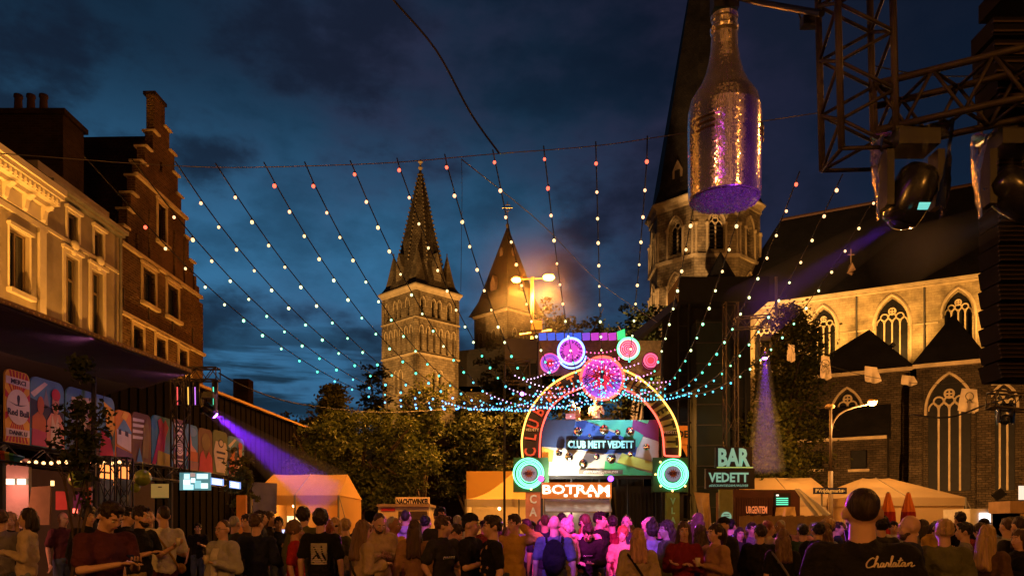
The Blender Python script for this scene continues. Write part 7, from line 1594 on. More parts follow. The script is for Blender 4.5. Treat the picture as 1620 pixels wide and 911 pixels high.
def hair_mesh(style):
    if style in hair_c: return hair_c[style]
    b = MB(); rz = .106
    if style in ('short', 'crop', 'curly', 'bald', 'cap'):
        k = {'short': .012, 'crop': .001, 'curly': .026, 'bald': -.02, 'cap': .004}[style]
        b.ball((0, .024, 1.674), (.0755+k*.9, .088+k, .090+k), 16, 12); b.ball((0, .056, 1.65), (.064+k*.8, .056+k*.7, .072), 14, 10)
        if style == 'short': b.ball((0, -.045, 1.735), (.06, .045, .03), 10, 8)
        if style == 'curly':
            rn = random.Random(3)
            for i in range(46): a, e = rn.uniform(0, 6.28), rn.uniform(-.5, 1.5); b.ball((cos(a)*cos(e)*.09, .035+sin(a)*cos(e)*.09, 1.67+sin(e)*.10), .026, 7, 5)
    else:
        b.ball((0, .018, 1.672), (.088, .100, .100), 16, 12); b.ball((0, .05, 1.62), (.086, .07, .10), 14, 10)
        if style in ('long', 'wavy'):
            zb_ = 1.24 if style == 'long' else 1.30
            b.cap((0, .07, 1.60), (0, .105, zb_+.07), .085, .07, 14)
            for s in (-1, 1): b.cap((.072*s, .02, 1.62), (.10*s, .055, zb_+.1), .036, .030); b.cap((.045*s, .08, 1.6), (.075*s, .115, zb_+.04), .05, .04)
        if style == 'bob':
            for s in (-1, 1): b.cap((.072*s, .02, 1.63), (.082*s, .015, 1.53), .036, .034)
            b.cap((0, .07, 1.62), (0, .075, 1.52), .075, .07)
        if style == 'pony': b.cap((0, .12, 1.68), (0, .15, 1.60), .035, .04); b.cap((0, .15, 1.60), (0, .14, 1.38), .04, .022)
        if style == 'bun': b.ball((0, .08, 1.765), .045, 10, 8)
    f = 34 if style not in ('curly', 'crop') else 26; a = .015 if style != 'crop' else .0025
    if style in ('long', 'wavy', 'pony', 'bob'): dsp = lambda c: .016*noise.noise(V((c.x*48, c.y*48, c.z*(4 if style != 'wavy' else 16))))
    else: dsp = lambda c: a*noise.noise(c*f)
    me = remesh(b, .0105, 1, dsp); me.name = 'hair'; me.materials.append(None); hair_c[style] = me; return me
def cap_mesh():
    if 'C' in hair_c: return hair_c['C']
    b = MB(); vs = []; b.ball((0, .012, 1.69), (.090, .108, .090), 16, 12); me = remesh(b, .012, 2)
    bm = bmesh.new(); bm.from_mesh(me); bmesh.ops.delete(bm, geom=[v for v in bm.verts if v.co.z < 1.675], context='VERTS'); p = MB()
    p.prism([(.075*cos(a), -.075-.10*sin(a), 1.682-.012*sin(a)) for a in [pi*i/10 for i in range(11)]], (0, 0, .008)); t = bpy.data.meshes.new('t'); t.from_pydata(p.v, [], p.f); bm.from_mesh(t); bm.to_mesh(me); bm.free(); me.name = 'cap'; me.materials.append(None); hair_c['C'] = me; return me
def beard_mesh():
    if 'B' in hair_c: return hair_c['B']
    b = MB(); b.ball((0, -.050, 1.548), (.056, .052, .040), 12, 8); b.ball((0, -.02, 1.575), (.066, .05, .035), 12, 8); b.ball((0, -.098, 1.588), (.026, .010, .007), 8, 6); me = remesh(b, .009, 1, lambda c: .004*noise.noise(c*60)); me.name = 'beard'; me.materials.append(None); hair_c['B'] = me; return me
eyes_b = MB()
for s in (-1, 1): eyes_b.ball((.031*s, -.0865, 1.632), (.0135, .008, .0075), 10, 6)
eye_me = eyes_b.mesh('eyes', [None, None], True)
pup = MB()
for s in (-1, 1): pup.ball((.031*s, -.0935, 1.632), (.0055, .003, .0055), 8, 6)
pup_me = pup.mesh('pupils', [None], True)
brow = MB()
for s in (-1, 1): brow.cap((.016*s, -.093, 1.655), (.046*s, -.086, 1.657), .0045, .0035, 6)
brow_me = brow.mesh('eyebrows', [None], True)
mth = MB(); mth.ball((0, -.1015, 1.571), (.021, .004, .0065), 10, 6); mouth_me = mth.mesh('lips', [None], True)
gl = MB()
for s in (-1, 1): gl.ring((.033*s, -.106, 1.632), .021, .0022, 16, tseg=4); gl.tube([(.054*s, -.104, 1.636), (.078*s, .01, 1.636)], .002, 4)
gl.tube([(-.012, -.108, 1.634), (.012, -.108, 1.634)], .002, 4); glass_me = gl.mesh('glasses', [None], True)
sg = MB()
for s in (-1, 1): sg.ball((.034*s, -.106, 1.632), (.026, .006, .017), 12, 6); sg.tube([(.056*s, -.102, 1.636), (.078*s, .01, 1.636)], .003, 4)
sun_me = sg.mesh('sunglasses', [None], True)
def cloth(n, c):
    m = M('cloth_'+n, c, .88, 0, .16, 6, .8, 11, spec=.12); [q for q in m.node_tree.nodes if q.type == 'BUMP'][0].inputs['Distance'].default_value = .06; return m
def striped(n, c1, c2, scale=26, check=False):
    m = cloth(n, c1); t_ = m.node_tree; b_ = t_.nodes['Principled BSDF']; tc_ = [q for q in t_.nodes if q.type == 'TEX_COORD'][0]; mx = t_.nodes.new('ShaderNodeMixRGB'); mx.inputs[1].default_value = (*c1, 1); mx.inputs[2].default_value = (*c2, 1)
    w = t_.nodes.new('ShaderNodeTexWave'); w.bands_direction = 'Z'; w.inputs['Scale'].default_value = scale; w.inputs['Distortion'].default_value = .6; t_.links.new(tc_.outputs['Object'], w.inputs['Vector']); f = w.outputs['Fac']
    if check:
        w2 = t_.nodes.new('ShaderNodeTexWave'); w2.bands_direction = 'X'; w2.inputs['Scale'].default_value = scale; t_.links.new(tc_.outputs['Object'], w2.inputs['Vector']); a = t_.nodes.new('ShaderNodeMath'); a.operation = 'MULTIPLY'; t_.links.new(w.outputs['Fac'], a.inputs[0]); t_.links.new(w2.outputs['Fac'], a.inputs[1]); f = a.outputs[0]
    r = t_.nodes.new('ShaderNodeValToRGB'); r.color_ramp.elements[0].position = .42; r.color_ramp.elements[1].position = .52; t_.links.new(f, r.inputs[0]); t_.links.new(r.outputs[0], mx.inputs[0]); t_.links.new(mx.outputs[0], b_.inputs['Base Color']); return m
CL = {k: cloth(k.replace(' ', '_'), c) for k, c in {'black': (.012, .011, .012), 'charcoal': (.03, .028, .028), 'maroon': (.075, .022, .03), 'navy': (.018, .022, .05), 'white': (.62, .58, .53), 'cream': (.50, .40, .30), 'beige': (.36, .27, .17), 'tan': (.30, .17, .08), 'grey': (.16, .15, .15), 'light grey': (.34, .33, .32), 'red': (.34, .02, .02), 'dark red': (.16, .015, .018), 'pink': (.55, .28, .32), 'lilac': (.36, .30, .42), 'blue': (.08, .12, .28), 'olive': (.10, .10, .045), 'green': (.035, .07, .04), 'brown': (.10, .055, .03), 'mustard': (.42, .25, .04), 'denim': (.06, .08, .14), 'light denim': (.16, .19, .26), 'khaki': (.22, .17, .10), 'grey blue': (.10, .12, .16)}.items()}
def hairm(n, c):
    m = M('hair_'+n, c, .5, 0, .45, 30, .9, 60, spec=.3)
    for nd in m.node_tree.nodes:
        if nd.type == 'TEX_NOISE':
            mp = m.node_tree.nodes.new('ShaderNodeMapping'); mp.inputs['Scale'].default_value = (1, 1, .12); l0 = nd.inputs['Vector'].links[0].from_socket; m.node_tree.links.new(l0, mp.inputs[0]); m.node_tree.links.new(mp.outputs[0], nd.inputs['Vector'])
    return m
CL['striped navy'] = striped('striped_navy', (.02, .025, .06), (.5, .46, .42)); CL['checked red'] = striped('checked_red', (.22, .03, .03), (.03, .02, .03), 12, True); CL['checked blue'] = striped('checked_blue', (.10, .14, .26), (.45, .42, .38), 14, True); CL['striped grey'] = striped('striped_grey', (.30, .29, .28), (.08, .08, .09), 18)
HR = {k: hairm(k.replace(' ', '_'), c) for k, c in {'black': (.010, .008, .007), 'dark brown': (.025, .015, .010), 'brown': (.06, .033, .018), 'light brown': (.14, .08, .04), 'blond': (.36, .23, .10), 'grey': (.28, .26, .24), 'ginger': (.22, .07, .025), 'pinkish blond': (.42, .22, .17)}.items()}
SK = [M('skin_%s' % n, c, .55, 0, .08, 12, .15, 60, spec=.35) for n, c in (('fair', (.52, .31, .22)), ('light', (.46, .26, .175)), ('medium', (.36, .19, .12)), ('tan', (.24, .12, .07)))]
eyew, eyed, lipm = M('eye_white', (.6, .58, .55), .3), M('pupil', (.012, .01, .01), .2, spec=.7), M('lips', (.34, .11, .09), .5)
blk = M('frame_black', (.012, .012, .014), .25, spec=.6)
def child(me, name, mt, par, mw=None):
    o = bpy.data.objects.new(name, me); COL.objects.link(o); o.parent = par
    if mw is not None: o.matrix_local = mw
    for i, m in enumerate(mt if isinstance(mt, (list, tuple)) else [mt]):
        if i < len(o.material_slots): o.material_slots[i].link = 'OBJECT'; o.material_slots[i].material = m
    return o
PEOPLE = []
def person(label, loc, face, pose='stand', top='tee', tc='black', bottom='jeans', bc_='denim', hair='short', hc='dark brown', skin=0, scale=1.0, w=1.0, extra=(), detail=True, group=None, z=0, tilt=0):
    """face: heading in degrees, 0 looks at the camera, 180 away, 90 to the right of the picture"""
    t = thing('person', label, 'person', (loc[0], loc[1], z), group); t.rotation_euler = (0, radians(tilt), radians(face)); t.scale = (scale*w, scale*w, scale)
    J = joints(pose); H = J['H']; sk = SK[skin % 4]
    child(body_mesh(pose), 'body', sk, t); tp = child(top_mesh(pose, top), {'tee': 't_shirt', 'long': 'sweater', 'jacket': 'jacket', 'hoodie': 'hoodie', 'dress': 'dress'}[top], CL[tc], t)
    if top != 'dress': child(bot_mesh(bottom), 'trousers' if bottom == 'jeans' else 'shorts', CL[bc_], t)
    child(shoe_me, 'shoes', CL['charcoal'], t)
    hm = HR[hc]
    if hair != 'bald': child(hair_mesh('crop' if hair == 'capped' else hair), 'hair', hm, t, H)
    if hair == 'capped': child(cap_mesh(), 'cap', CL['black'], t, H)
    if 'beard' in extra: child(beard_mesh(), 'beard', hm, t, H)
    a = abs((face+180) % 360-180)
    if detail and a < 125+0:
        child(eye_me, 'eyes', [eyew, eyew], t, H); child(pup_me, 'pupils', eyed, t, H); child(brow_me, 'eyebrows', hm if hair != 'bald' else HR['brown'], t, H); child(mouth_me, 'lips', lipm, t, H)
    if 'glasses' in extra: child(glass_me, 'glasses', blk, t, H)
    if 'sunglasses' in extra: child(sun_me, 'sunglasses', blk, t, H)
    if 'shades_up' in extra: child(sun_me, 'sunglasses', blk, t, H@Matrix.Translation((0, .06, .115)))
    PEOPLE.append((t, pose, J)); t['_pose'] = pose
    return t
def at_px(px, ytop, hh, scale=1.0, drop=0):
    """head column, head top row and head height in the photograph -> ground position and stature"""
    Y = .245*FPX/hh; z = 1.65+(835-ytop)/FPX*Y; return (X(px, Y), Y), z/1.765
def who(label, px, ytop, hh, face, pose='stand', **k):
    (x, y), s = at_px(px, ytop, hh); ps = k.pop('ps', None)
    lean = {'lean': .90, 'phone': .985}.get(pose, 1); s = s/lean
    s = min(max(s, .90), 1.12)
    return person(label, (x, y), face, pose, scale=s, **k)
def wrist(t, sgn=1):
    M_ = Matrix.LocRotScale(t.location, t.rotation_euler, t.scale); J = joints(t['_pose']); w, e = J['W%d' % sgn], J['E%d' % sgn]; return M_@(w+(w-e).normalized()*.09)
cup_b = MB(); cup_b.lathe([(.026, 0), (.034, .11), (.031, .11), (.024, .01)], (0, 0, 0), 14); cup_me = cup_b.mesh('cup', M('plastic_cup', (.5, .42, .3), .2, 0, .1, spec=.6), True)
def cup(t, label, s=1):
    p = wrist(t, s); o = bpy.data.objects.new('cup', cup_me); COL.objects.link(o); o.location = p+V((0, -.03, -.03)); tagged(o, label, 'cup', 'drinks in the crowd'); return o
ph_b = MB(); ph_b.box((0, 0, 0), (.075, .010, .15)); ph_me = ph_b.mesh('phone', blk)
def phone(t, label):
    p = (wrist(t, 1)+wrist(t, -1))/2; o = bpy.data.objects.new('phone', ph_me); COL.objects.link(o); o.location = p+V((0, 0, .03)); o.rotation_euler = (radians(-60), 0, t.rotation_euler.z); tagged(o, label, 'phone')
    s = MB(); s.box((0, .0055, 0), (.066, .002, .135)); sub('screen', s, EM('phone_screen', (.6, .75, 1), 1.2, False), o)
def strap(t, label, col='charcoal'):
    mw = Matrix.LocRotScale(t.location, t.rotation_euler, t.scale); b = MB()
    pts = [mw@V((.13*cos(a)*1.35+.0, .155*sin(a), 1.20+.26*cos(a))) for a in [2*pi*i/20 for i in range(20)]]; b.tube(pts, .016, 5, True); b.ball(mw@V((-.21, -.02, .95)), (.09, .06, .08), 10, 8); tagged(b.build('shoulder_bag', CL[col], None, True), label, 'bag')
def backprint(t, s, w, h, zc_, m, sgn=1, shear=0, size=.1):
    """lettering wrapped on the back (sgn=1) or chest (-1) of the top"""
    pass
CW = 'crowd on the square'
P1 = who
# ---- left group
who('person in a grey shirt cut by the left picture edge, back turned', 2, 806, 27, 200, 'cup', top='tee', tc='grey', hair='short', hc='brown', group=CW)
who('fair woman facing us between the grey shirt and the cream sweater', 16, 809, 24, 20, 'cup', top='long', tc='charcoal', hair='wavy', hc='blond', group=CW)
p_ = who('woman with dark bob and cream sweater holding a cup at the far left', 43, 803, 28, -72, 'cup', top='long', tc='cream', hair='bob', hc='dark brown', w=.95, bc_='light denim', group=CW); cup(p_, 'cup held by the woman in the cream sweater', 1)
who('bald man behind the bar counter looking sideways', 100, 809, 20, 60, 'stand', top='tee', tc='maroon', hair='bald', group=CW)
who('dark haired person behind the heavy man in maroon, hand to face', 140, 796, 26, 70, 'head', top='long', tc='black', hair='curly', hc='black', group=CW)
p_ = who('heavy man in a maroon t-shirt looking down at his phone', 163, 796, 38, 62, 'phone', top='tee', tc='maroon', hair='short', hc='dark brown', w=1.20, bc_='charcoal', group=CW); phone(p_, 'lit phone in the hands of the heavy man in maroon')
who('dark haired man in black behind the bearded man at the left', 201, 788, 25, 100, 'stand', top='tee', tc='black', hair='short', hc='black', group=CW)
p_ = who('bearded man in a black t-shirt handing over a cup', 221, 800, 29, 75, 'talk', top='tee', tc='black', bc_='khaki', hair='short', hc='dark brown', extra=('beard',), group=CW); cup(p_, 'cup held between the bearded man and the man in white', 1)
p_ = who('man in a white t-shirt with a mustard bag over his shoulder', 259, 790, 27, -140, 'talk', top='tee', tc='white', hair='crop', hc='dark brown', bc_='maroon', group=CW); strap(p_, 'mustard yellow bag slung on the man in the white t-shirt', 'mustard')
who('man in black half hidden between bearded man and white t-shirt', 236, 806, 22, 30, 'stand', top='long', tc='charcoal', hair='crop', hc='brown', group=CW)
who('small dim figure in black against the dark wall', 313, 827, 15, 10, 'cup', top='tee', tc='black', hair='short', hc='black', group=CW)
p_ = who('man with glasses in an open grey shirt over white t-shirt', 352, 821, 30, -28, 'cup', top='jacket', tc='light grey', hair='crop', hc='brown', extra=('glasses',), bc_='beige', group=CW); cup(p_, 'dark cup held by the man with glasses', 1)
GM = p_
who('man with grey cropped hair behind the man with glasses', 372, 815, 23, 165, 'stand', top='tee', tc='green', hair='crop', hc='grey', group=CW)
who('dark haired person facing us at the left of the navy sweater', 390, 813, 24, -10, 'stand', top='tee', tc='charcoal', hair='short', hc='dark brown', group=CW)
who('man in a dark navy sweater with brown hair seen from behind', 406, 812, 28, -150, 'turn2', top='long', tc='navy', bc_='khaki', hair='short', hc='brown', group=CW)
who('tall man with dark hair just left of the marquee opening', 413, 800, 21, 100, 'stand', top='tee', tc='navy', hair='short', hc='dark brown', group=CW)
who('long haired woman in profile under the marquee edge', 427, 804, 20, 80, 'stand', top='long', tc='charcoal', hair='long', hc='brown', group=CW)
who('rosy faced man looking our way left of the red dress', 441, 817, 20, 15, 'cup', top='long', tc='navy', hair='short', hc='dark brown', bc_='light denim', group=CW)
who('curly haired woman in a red dress looking to the right', 468, 824, 28, 95, 'stand', top='dress', tc='red', hair='curly', hc='light brown', skin=1, group=CW)
who('curly headed tall man in an olive coat, back turned', 481, 801, 24, 170, 'stand', top='jacket', tc='olive', hair='curly', hc='dark brown', group=CW)
KB = who('man in black t-shirt with a square white print on his back', 508, 806, 29, 178, 'stand', top='tee', tc='black', hair='curly', hc='dark brown', group=CW)
who('smiling blond woman wearing black sunglasses', 530, 818, 24, 5, 'stand', top='tee', tc='olive', hair='bob', hc='blond', extra=('sunglasses',), group=CW)
who('woman with blond curls beside the woman in sunglasses', 546, 821, 22, 200, 'stand', top='tee', tc='beige', hair='curly', hc='blond', group=CW)
p_ = who('woman with very long fair hair in a pale jacket, turned right', 572, 822, 31, 125, 'talk', top='jacket', tc='beige', hair='long', hc='light brown', w=.93, group=CW); strap(p_, 'dark shoulder bag on the woman in the pale jacket')
who('man with short fair beard in a beige jacket facing us', 596, 812, 28, 30, 'phone', top='jacket', tc='beige', hair='crop', hc='brown', extra=('beard',), group=CW)
who('fair haired woman in green behind the beige jackets', 613, 821, 23, 60, 'stand', top='tee', tc='green', hair='long', hc='blond', group=CW)
who('person in a lilac hoodie, back turned, before the night shop', 642, 801, 22, 178, 'stand', top='hoodie', tc='lilac', hair='crop', hc='dark brown', group=CW)
who('woman in a fitted tan blazer with long brown hair, back turned', 656, 822, 29, 180, 'stand', top='jacket', tc='tan', hair='long', hc='brown', w=.92, bc_='beige', group=CW)
who('round dark head behind the tan blazer', 673, 815, 22, 170, 'stand', top='long', tc='charcoal', hair='short', hc='black', group=CW)
who('tall black haired man facing us with lowered eyes', 697, 801, 25, 25, 'stand', top='tee', tc='charcoal', hair='short', hc='black', skin=2, group=CW)
DT = who('young man in a charcoal printed t-shirt looking right', 702, 815, 30, 48, 'turn', top='tee', tc='charcoal', hair='short', hc='brown', group=CW)
who('grey haired head behind the printed t-shirt', 725, 814, 20, 150, 'stand', top='tee', tc='white', hair='crop', hc='grey', group=CW)
CP = who('man in a black cap and black t-shirt leaning to his right', 745, 812, 32, 70, 'cross', top='tee', tc='black', hair='capped', hc='black', group=CW)
p_ = who('man in a black flowered shirt with sunglasses on his head', 778, 815, 33, -75, 'stand', top='tee', tc='black', hair='short', hc='dark brown', extra=('shades_up',), w=1.05, group=CW); FS = p_
who('man with dark hair facing us in a patterned yellow sweater', 813, 813, 27, -20, 'head', top='long', tc='mustard', hair='short', hc='dark brown', group=CW)
who('man with brown crop just left of the bald pink head', 862, 813, 23, 185, 'stand', top='tee', tc='navy', hair='crop', hc='brown', group=CW)
BP_ = who('bald person lit pink wearing a large dark backpack', 877, 814, 28, 175, 'stand', top='tee', tc='grey blue', hair='bald', group=CW, bc_='grey')
who('tall dark head before the food stall hatch', 888, 804, 18, 175, 'stand', top='tee', tc='charcoal', hair='short', hc='black', group=CW)
who('young dark haired man facing us beside the backpack', 895, 818, 23, -5, 'stand', top='tee', tc='grey', hair='short', hc='dark brown', group=CW)
HP = who('person with headphones and pink lit shirt, back turned', 926, 812, 25, 190, 'talk', top='tee', tc='pink', hair='crop', hc='brown', group=CW)
BH = who('man in a black hoodie bending his head over something', 928, 840, 25, 0, 'lean', top='hoodie', tc='black', hair='short', hc='dark brown', group=CW)
who('black haired man before the stall with red light on his cheek', 950, 809, 23, 60, 'stand', top='tee', tc='black', hair='short', hc='black', group=CW)
who('person in dark red with short dark red lit hair', 968, 815, 22, 190, 'stand', top='long', tc='dark red', hair='short', hc='dark brown', group=CW)
who('woman with ginger curls lit red facing us', 985, 833, 24, -20, 'cup', top='tee', tc='beige', hair='curly', hc='ginger', group=CW)
who('smiling man with receding dark hair beside the stall', 991, 814, 22, -20, 'stand', top='long', tc='charcoal', hair='crop', hc='dark brown', group=CW)
p_ = who('woman with pinkish fair hair and a beige coat, back turned', 1009, 835, 32, 183, 'stand', top='jacket', tc='beige', hair='wavy', hc='pinkish blond', w=.95, group=CW); strap(p_, 'black strap bag across the back of the beige coat', 'black')
who('man looking up to the left beside the violet lit person', 1020, 815, 22, -70, 'up', top='tee', tc='grey', hair='crop', hc='grey', group=CW)
p_ = who('person with a hair bun glowing violet, back turned', 1031, 822, 27, 182, 'stand', top='tee', tc='light grey', hair='bun', hc='brown', group=CW); strap(p_, 'dark strap bag on the violet lit person', 'navy')
who('woman with long wavy brown hair in profile to the left', 1054, 822, 28, -85, 'cross', top='long', tc='olive', hair='wavy', hc='brown', group=CW)
who('woman with long straight hair and dark red sweater, arms folded', 1082, 824, 30, -22, 'cross', top='long', tc='dark red', hair='long', hc='brown', w=.95, bc_='light grey', group=CW)
who('long haired fair person before the olive column, back turned', 1104, 811, 23, 180, 'stand', top='jacket', tc='charcoal', hair='long', hc='light brown', group=CW)
who('brown haired woman behind the tan sweater', 1107, 829, 26, 190, 'stand', top='long', tc='black', hair='wavy', hc='brown', group=CW)
p_ = who('woman in a tan sweater with ponytail and cup, facing left', 1131, 827, 30, -68, 'cup', top='long', tc='tan', hair='pony', hc='dark brown', w=1.05, group=CW); cup(p_, 'cup held by the woman in the tan sweater', 1)
who('man in a dark cap behind the tan sweater, looking left', 1144, 818, 26, -60, 'stand', top='jacket', tc='charcoal', hair='capped', hc='black', group=CW)
who('man in a dark cap standing further back by the round notice', 1156, 821, 21, 160, 'stand', top='jacket', tc='black', hair='capped', hc='black', group=CW)
who('long haired woman with magenta light on her face', 1170, 833, 22, 10, 'stand', top='long', tc='charcoal', hair='long', hc='dark brown', group=CW)
who('man facing us behind the black jacket', 1190, 826, 21, 10, 'stand', top='tee', tc='grey', hair='short', hc='dark brown', group=CW)
who('man in a black jacket with brown hair seen from behind', 1202, 829, 28, 175, 'cross', top='jacket', tc='black', hair='short', hc='dark brown', group=CW)
who('person with shoulder length hair right of the black jacket', 1213, 826, 22, 185, 'stand', top='long', tc='striped grey', hair='bob', hc='dark brown', group=CW)
p_ = who('blond woman with bare shoulders in a dark top, back turned', 1238, 836, 31, 178, 'stand', top='tee', tc='black', hair='wavy', hc='light brown', w=.92, group=CW); strap(p_, 'grey bag carried by the bare shouldered blond woman', 'grey')
who('man with black hair left of the big dark jacket', 1270, 829, 24, 170, 'stand', top='jacket', tc='green', hair='short', hc='black', group=CW)
who('man in a puffy black jacket with black hair turned right', 1294, 826, 27, 130, 'turn', top='hoodie', tc='black', hair='short', hc='black', w=1.06, group=CW)
who('dark curly head close behind the puffy jacket', 1305, 829, 24, 190, 'stand', top='tee', tc='charcoal', hair='curly', hc='black', group=CW)
who('person with violet lit cheek left of the big man', 1326, 825, 20, 60, 'stand', top='long', tc='navy', hair='short', hc='dark brown', group=CW)
CH = who('broad man nearest us, black t-shirt lettered Charlatan on the back', 1363, 771, 68, 168, 'stand', top='tee', tc='black', hair='crop', hc='dark brown', w=1.16, extra=('beard',), group=CW)
who('dark haired person just behind the lettered shirt, right side', 1394, 817, 26, 175, 'stand', top='tee', tc='charcoal', hair='curly', hc='black', group=CW)
who('bald man in a dark blue jacket in profile to the left', 1438, 813, 39, -105, 'stand', top='jacket', tc='navy', hair='bald', extra=('beard',), hc='brown', group=CW)
who('person with short blond hair in a dark green jacket', 1493, 821, 38, 172, 'stand', top='jacket', tc='olive', hair='short', hc='blond', group=CW)
who('dark head of a tall person by the lit white stall', 1518, 809, 21, 180, 'stand', top='tee', tc='black', hair='short', hc='black', group=CW)
who('dark haired person right of the short blond hair', 1525, 826, 28, -120, 'stand', top='tee', tc='grey', hair='short', hc='black', group=CW)
who('woman with very long blond hair looking right', 1564, 830, 36, 115, 'stand', top='long', tc='brown', hair='long', hc='blond', w=.95, group=CW)
who('man with a shaved head and pale collar near the right edge', 1592, 818, 27, 185, 'stand', top='tee', tc='light grey', hair='crop', hc='brown', group=CW)
who('tall man cut by the right picture edge', 1612, 815, 32, 180, 'stand', top='tee', tc='charcoal', hair='crop', hc='dark brown', group=CW)
who('brown haired woman facing left at the right edge', 1612, 836, 33, -75, 'cup', top='long', tc='black', hair='bob', hc='brown', group=CW)
who('small dark head far back left of the bald man', 1410, 833, 15, 20, 'stand', top='tee', tc='grey', hair='short', hc='dark brown', group=CW)
who('person far back right of the bald man', 1466, 829, 17, 160, 'stand', top='jacket', tc='black', hair='short', hc='dark brown', group=CW)
# the two DJs in yellow lit shirts behind the painted screen
DZ = 4.35-.35
def dj(label, px, ytop, face, pose, **k):
    t = person(label, (X(px, 29.4), 29.4), face, pose, z=zt(ytop, 29.4)-1.72, **k); return t
dj('DJ in a pale shirt bending over the laptop behind the painted screen', 913, 634, -50, 'lean', top='tee', tc='white', hair='short', hc='dark brown')
dj('DJ in a pale shirt at the mixer behind the painted screen', 943, 631, -15, 'talk', top='tee', tc='white', hair='capped', hc='black')
t = thing('laptop', 'open laptop with a pink lit lid on the DJ table', 'laptop', P(901, 663, 28.7)); b = MB(); b.box2(P(895, 654, 28.7), P(910, 663, 28.72)); b.build('lid', lit('laptop_lid', (.55, .35, .5), .3), t); b = MB(); b.box2(P(895, 663, 28.7), P(910, 663.6, 28.9)); b.build('keyboard', blackm, t); b = MB(); b.box2(P(902, 657.5, 28.69), P(903.5, 659, 28.7)); b.build('logo', EM('logo_white', (1, 1, 1), 2, False), t)
b = MB(); b.box2(P(925, 661, 28.6), P(965, 663.5, 29.0)); tagged(b.build('mixer', blackm, None), 'flat black mixing desk in front of the second DJ', 'mixer')
# ---- further back: the rest of the crowd, one by one
rnd = random.Random(41)
tops = [('tee', 't-shirt'), ('long', 'sweater'), ('jacket', 'jacket'), ('hoodie', 'hoodie')]
hs = [('short', 'short'), ('crop', 'cropped'), ('curly', 'curly'), ('long', 'long'), ('wavy', 'wavy'), ('bob', 'bobbed'), ('pony', 'tied back'), ('capped', 'capped'), ('bun', 'knotted')]
zones = [(395, 535, 'before the left marquee'), (535, 700, 'near the night shop stall'), (700, 830, 'before the yellow peaked tent'), (830, 960, 'before the food stall'), (960, 1100, 'right of the food stall'), (1100, 1260, 'before the wooden fence'), (1260, 1420, 'before the long marquee'), (1420, 1640, 'near the white stall')]
used_l = set(); cnt = 0
spots = []
for Y, n in ((11.5, 14), (13.5, 22), (15.5, 24), (17.5, 26), (19.5, 26), (21.5, 24)):
    for i in range(n):
        px = 400+(i+rnd.uniform(.2, .8))*(1230/n)
        if Y > 20.8 and px > 1160: continue
        spots.append((px, Y+rnd.uniform(-.8, .8)))
for (px, Y) in spots:
    zn = [z for z in zones if z[0] <= px < z[1]]
    if not zn: continue
    x = X(px, Y)
    if any((q[0].location.x-x)**2+(q[0].location.y-Y)**2 < .30 for q in PEOPLE): continue
    for tries in range(200):
        tk, tn = rnd.choice(tops); tc_ = rnd.choice(['black', 'black', 'charcoal', 'navy', 'white', 'grey', 'olive', 'brown', 'beige', 'blue', 'maroon', 'light grey', 'tan', 'dark red', 'pink', 'green', 'cream', 'grey blue', 'lilac', 'striped navy', 'checked red', 'checked blue', 'striped grey', 'mustard', 'light grey', 'white', 'beige']); hk, hn = rnd.choice(hs); hcl = rnd.choice(['black', 'dark brown', 'brown', 'light brown', 'blond', 'dark brown', 'grey', 'ginger'])
        row = 'middle rows' if Y < 16.3 else 'back rows'
        lb = 'person, %s %s hair, %s %s, %s, %s' % (hn, hcl, tc_, tn, row, zn[0][2])
        if lb not in used_l: break
    used_l.add(lb); cnt += 1
    fc = rnd.choice([180, 180, 170, 200, 150, 120, -120, 60, -60, 10, 90, -90])+rnd.uniform(-15, 15)
    person(lb, (x, Y), fc, rnd.choice(['stand', 'cup', 'cross', 'talk', 'turn', 'turn2', 'up', 'phone', 'stand']), top=tk, tc=tc_, hair=hk, hc=hcl, skin=rnd.choice([0, 0, 1, 1, 2, 3]), scale=rnd.uniform(.93, 1.05), w=rnd.uniform(.93, 1.08), bc_=rnd.choice(['denim', 'black', 'khaki', 'navy', 'grey', 'beige']), detail=abs((fc+180) % 360-180) < 110, group=CW)
for nm in ('_pose',):
    for q in PEOPLE:
        pass
# ---- prints and packs on the tops
def surf_print(t, strokes, u0, w, zc_, h, m, back=True, r=.005, name='lettering'):
    """strokes given in unit space are laid on the real surface of the garment"""
    top_o = [c for c in t.children if c.name.split('.')[0] in ('t_shirt', 'sweater', 'jacket', 'hoodie', 'dress')][0]
    me = top_o.data; bv = BVHTree.FromPolygons([v.co for v in me.vertices], [tuple(p.vertices) for p in me.polygons]); b = MB(); sy = 1 if back else -1
    for st in strokes:
        pts = []
        for (x, y) in st:
            X_ = (u0+(x-.5)*w)*(-1 if back else 1)*(-1 if back else 1); X_ = -(u0+(x-.5)*w) if back else (u0+(x-.5)*w)
            o = V((X_, sy*.6, zc_+(y-.5)*h)); hit = bv.ray_cast(o, V((0, -sy, 0)))
            if hit[0] is not None: pts.append(hit[0]+V((0, sy*.004, 0)))
        if len(pts) > 1: b.tube(pts, r, 5)
    me2 = b.mesh(name, m, True, uv=False); o = bpy.data.objects.new(name, me2); COL.objects.link(o); o.parent = top_o; return o
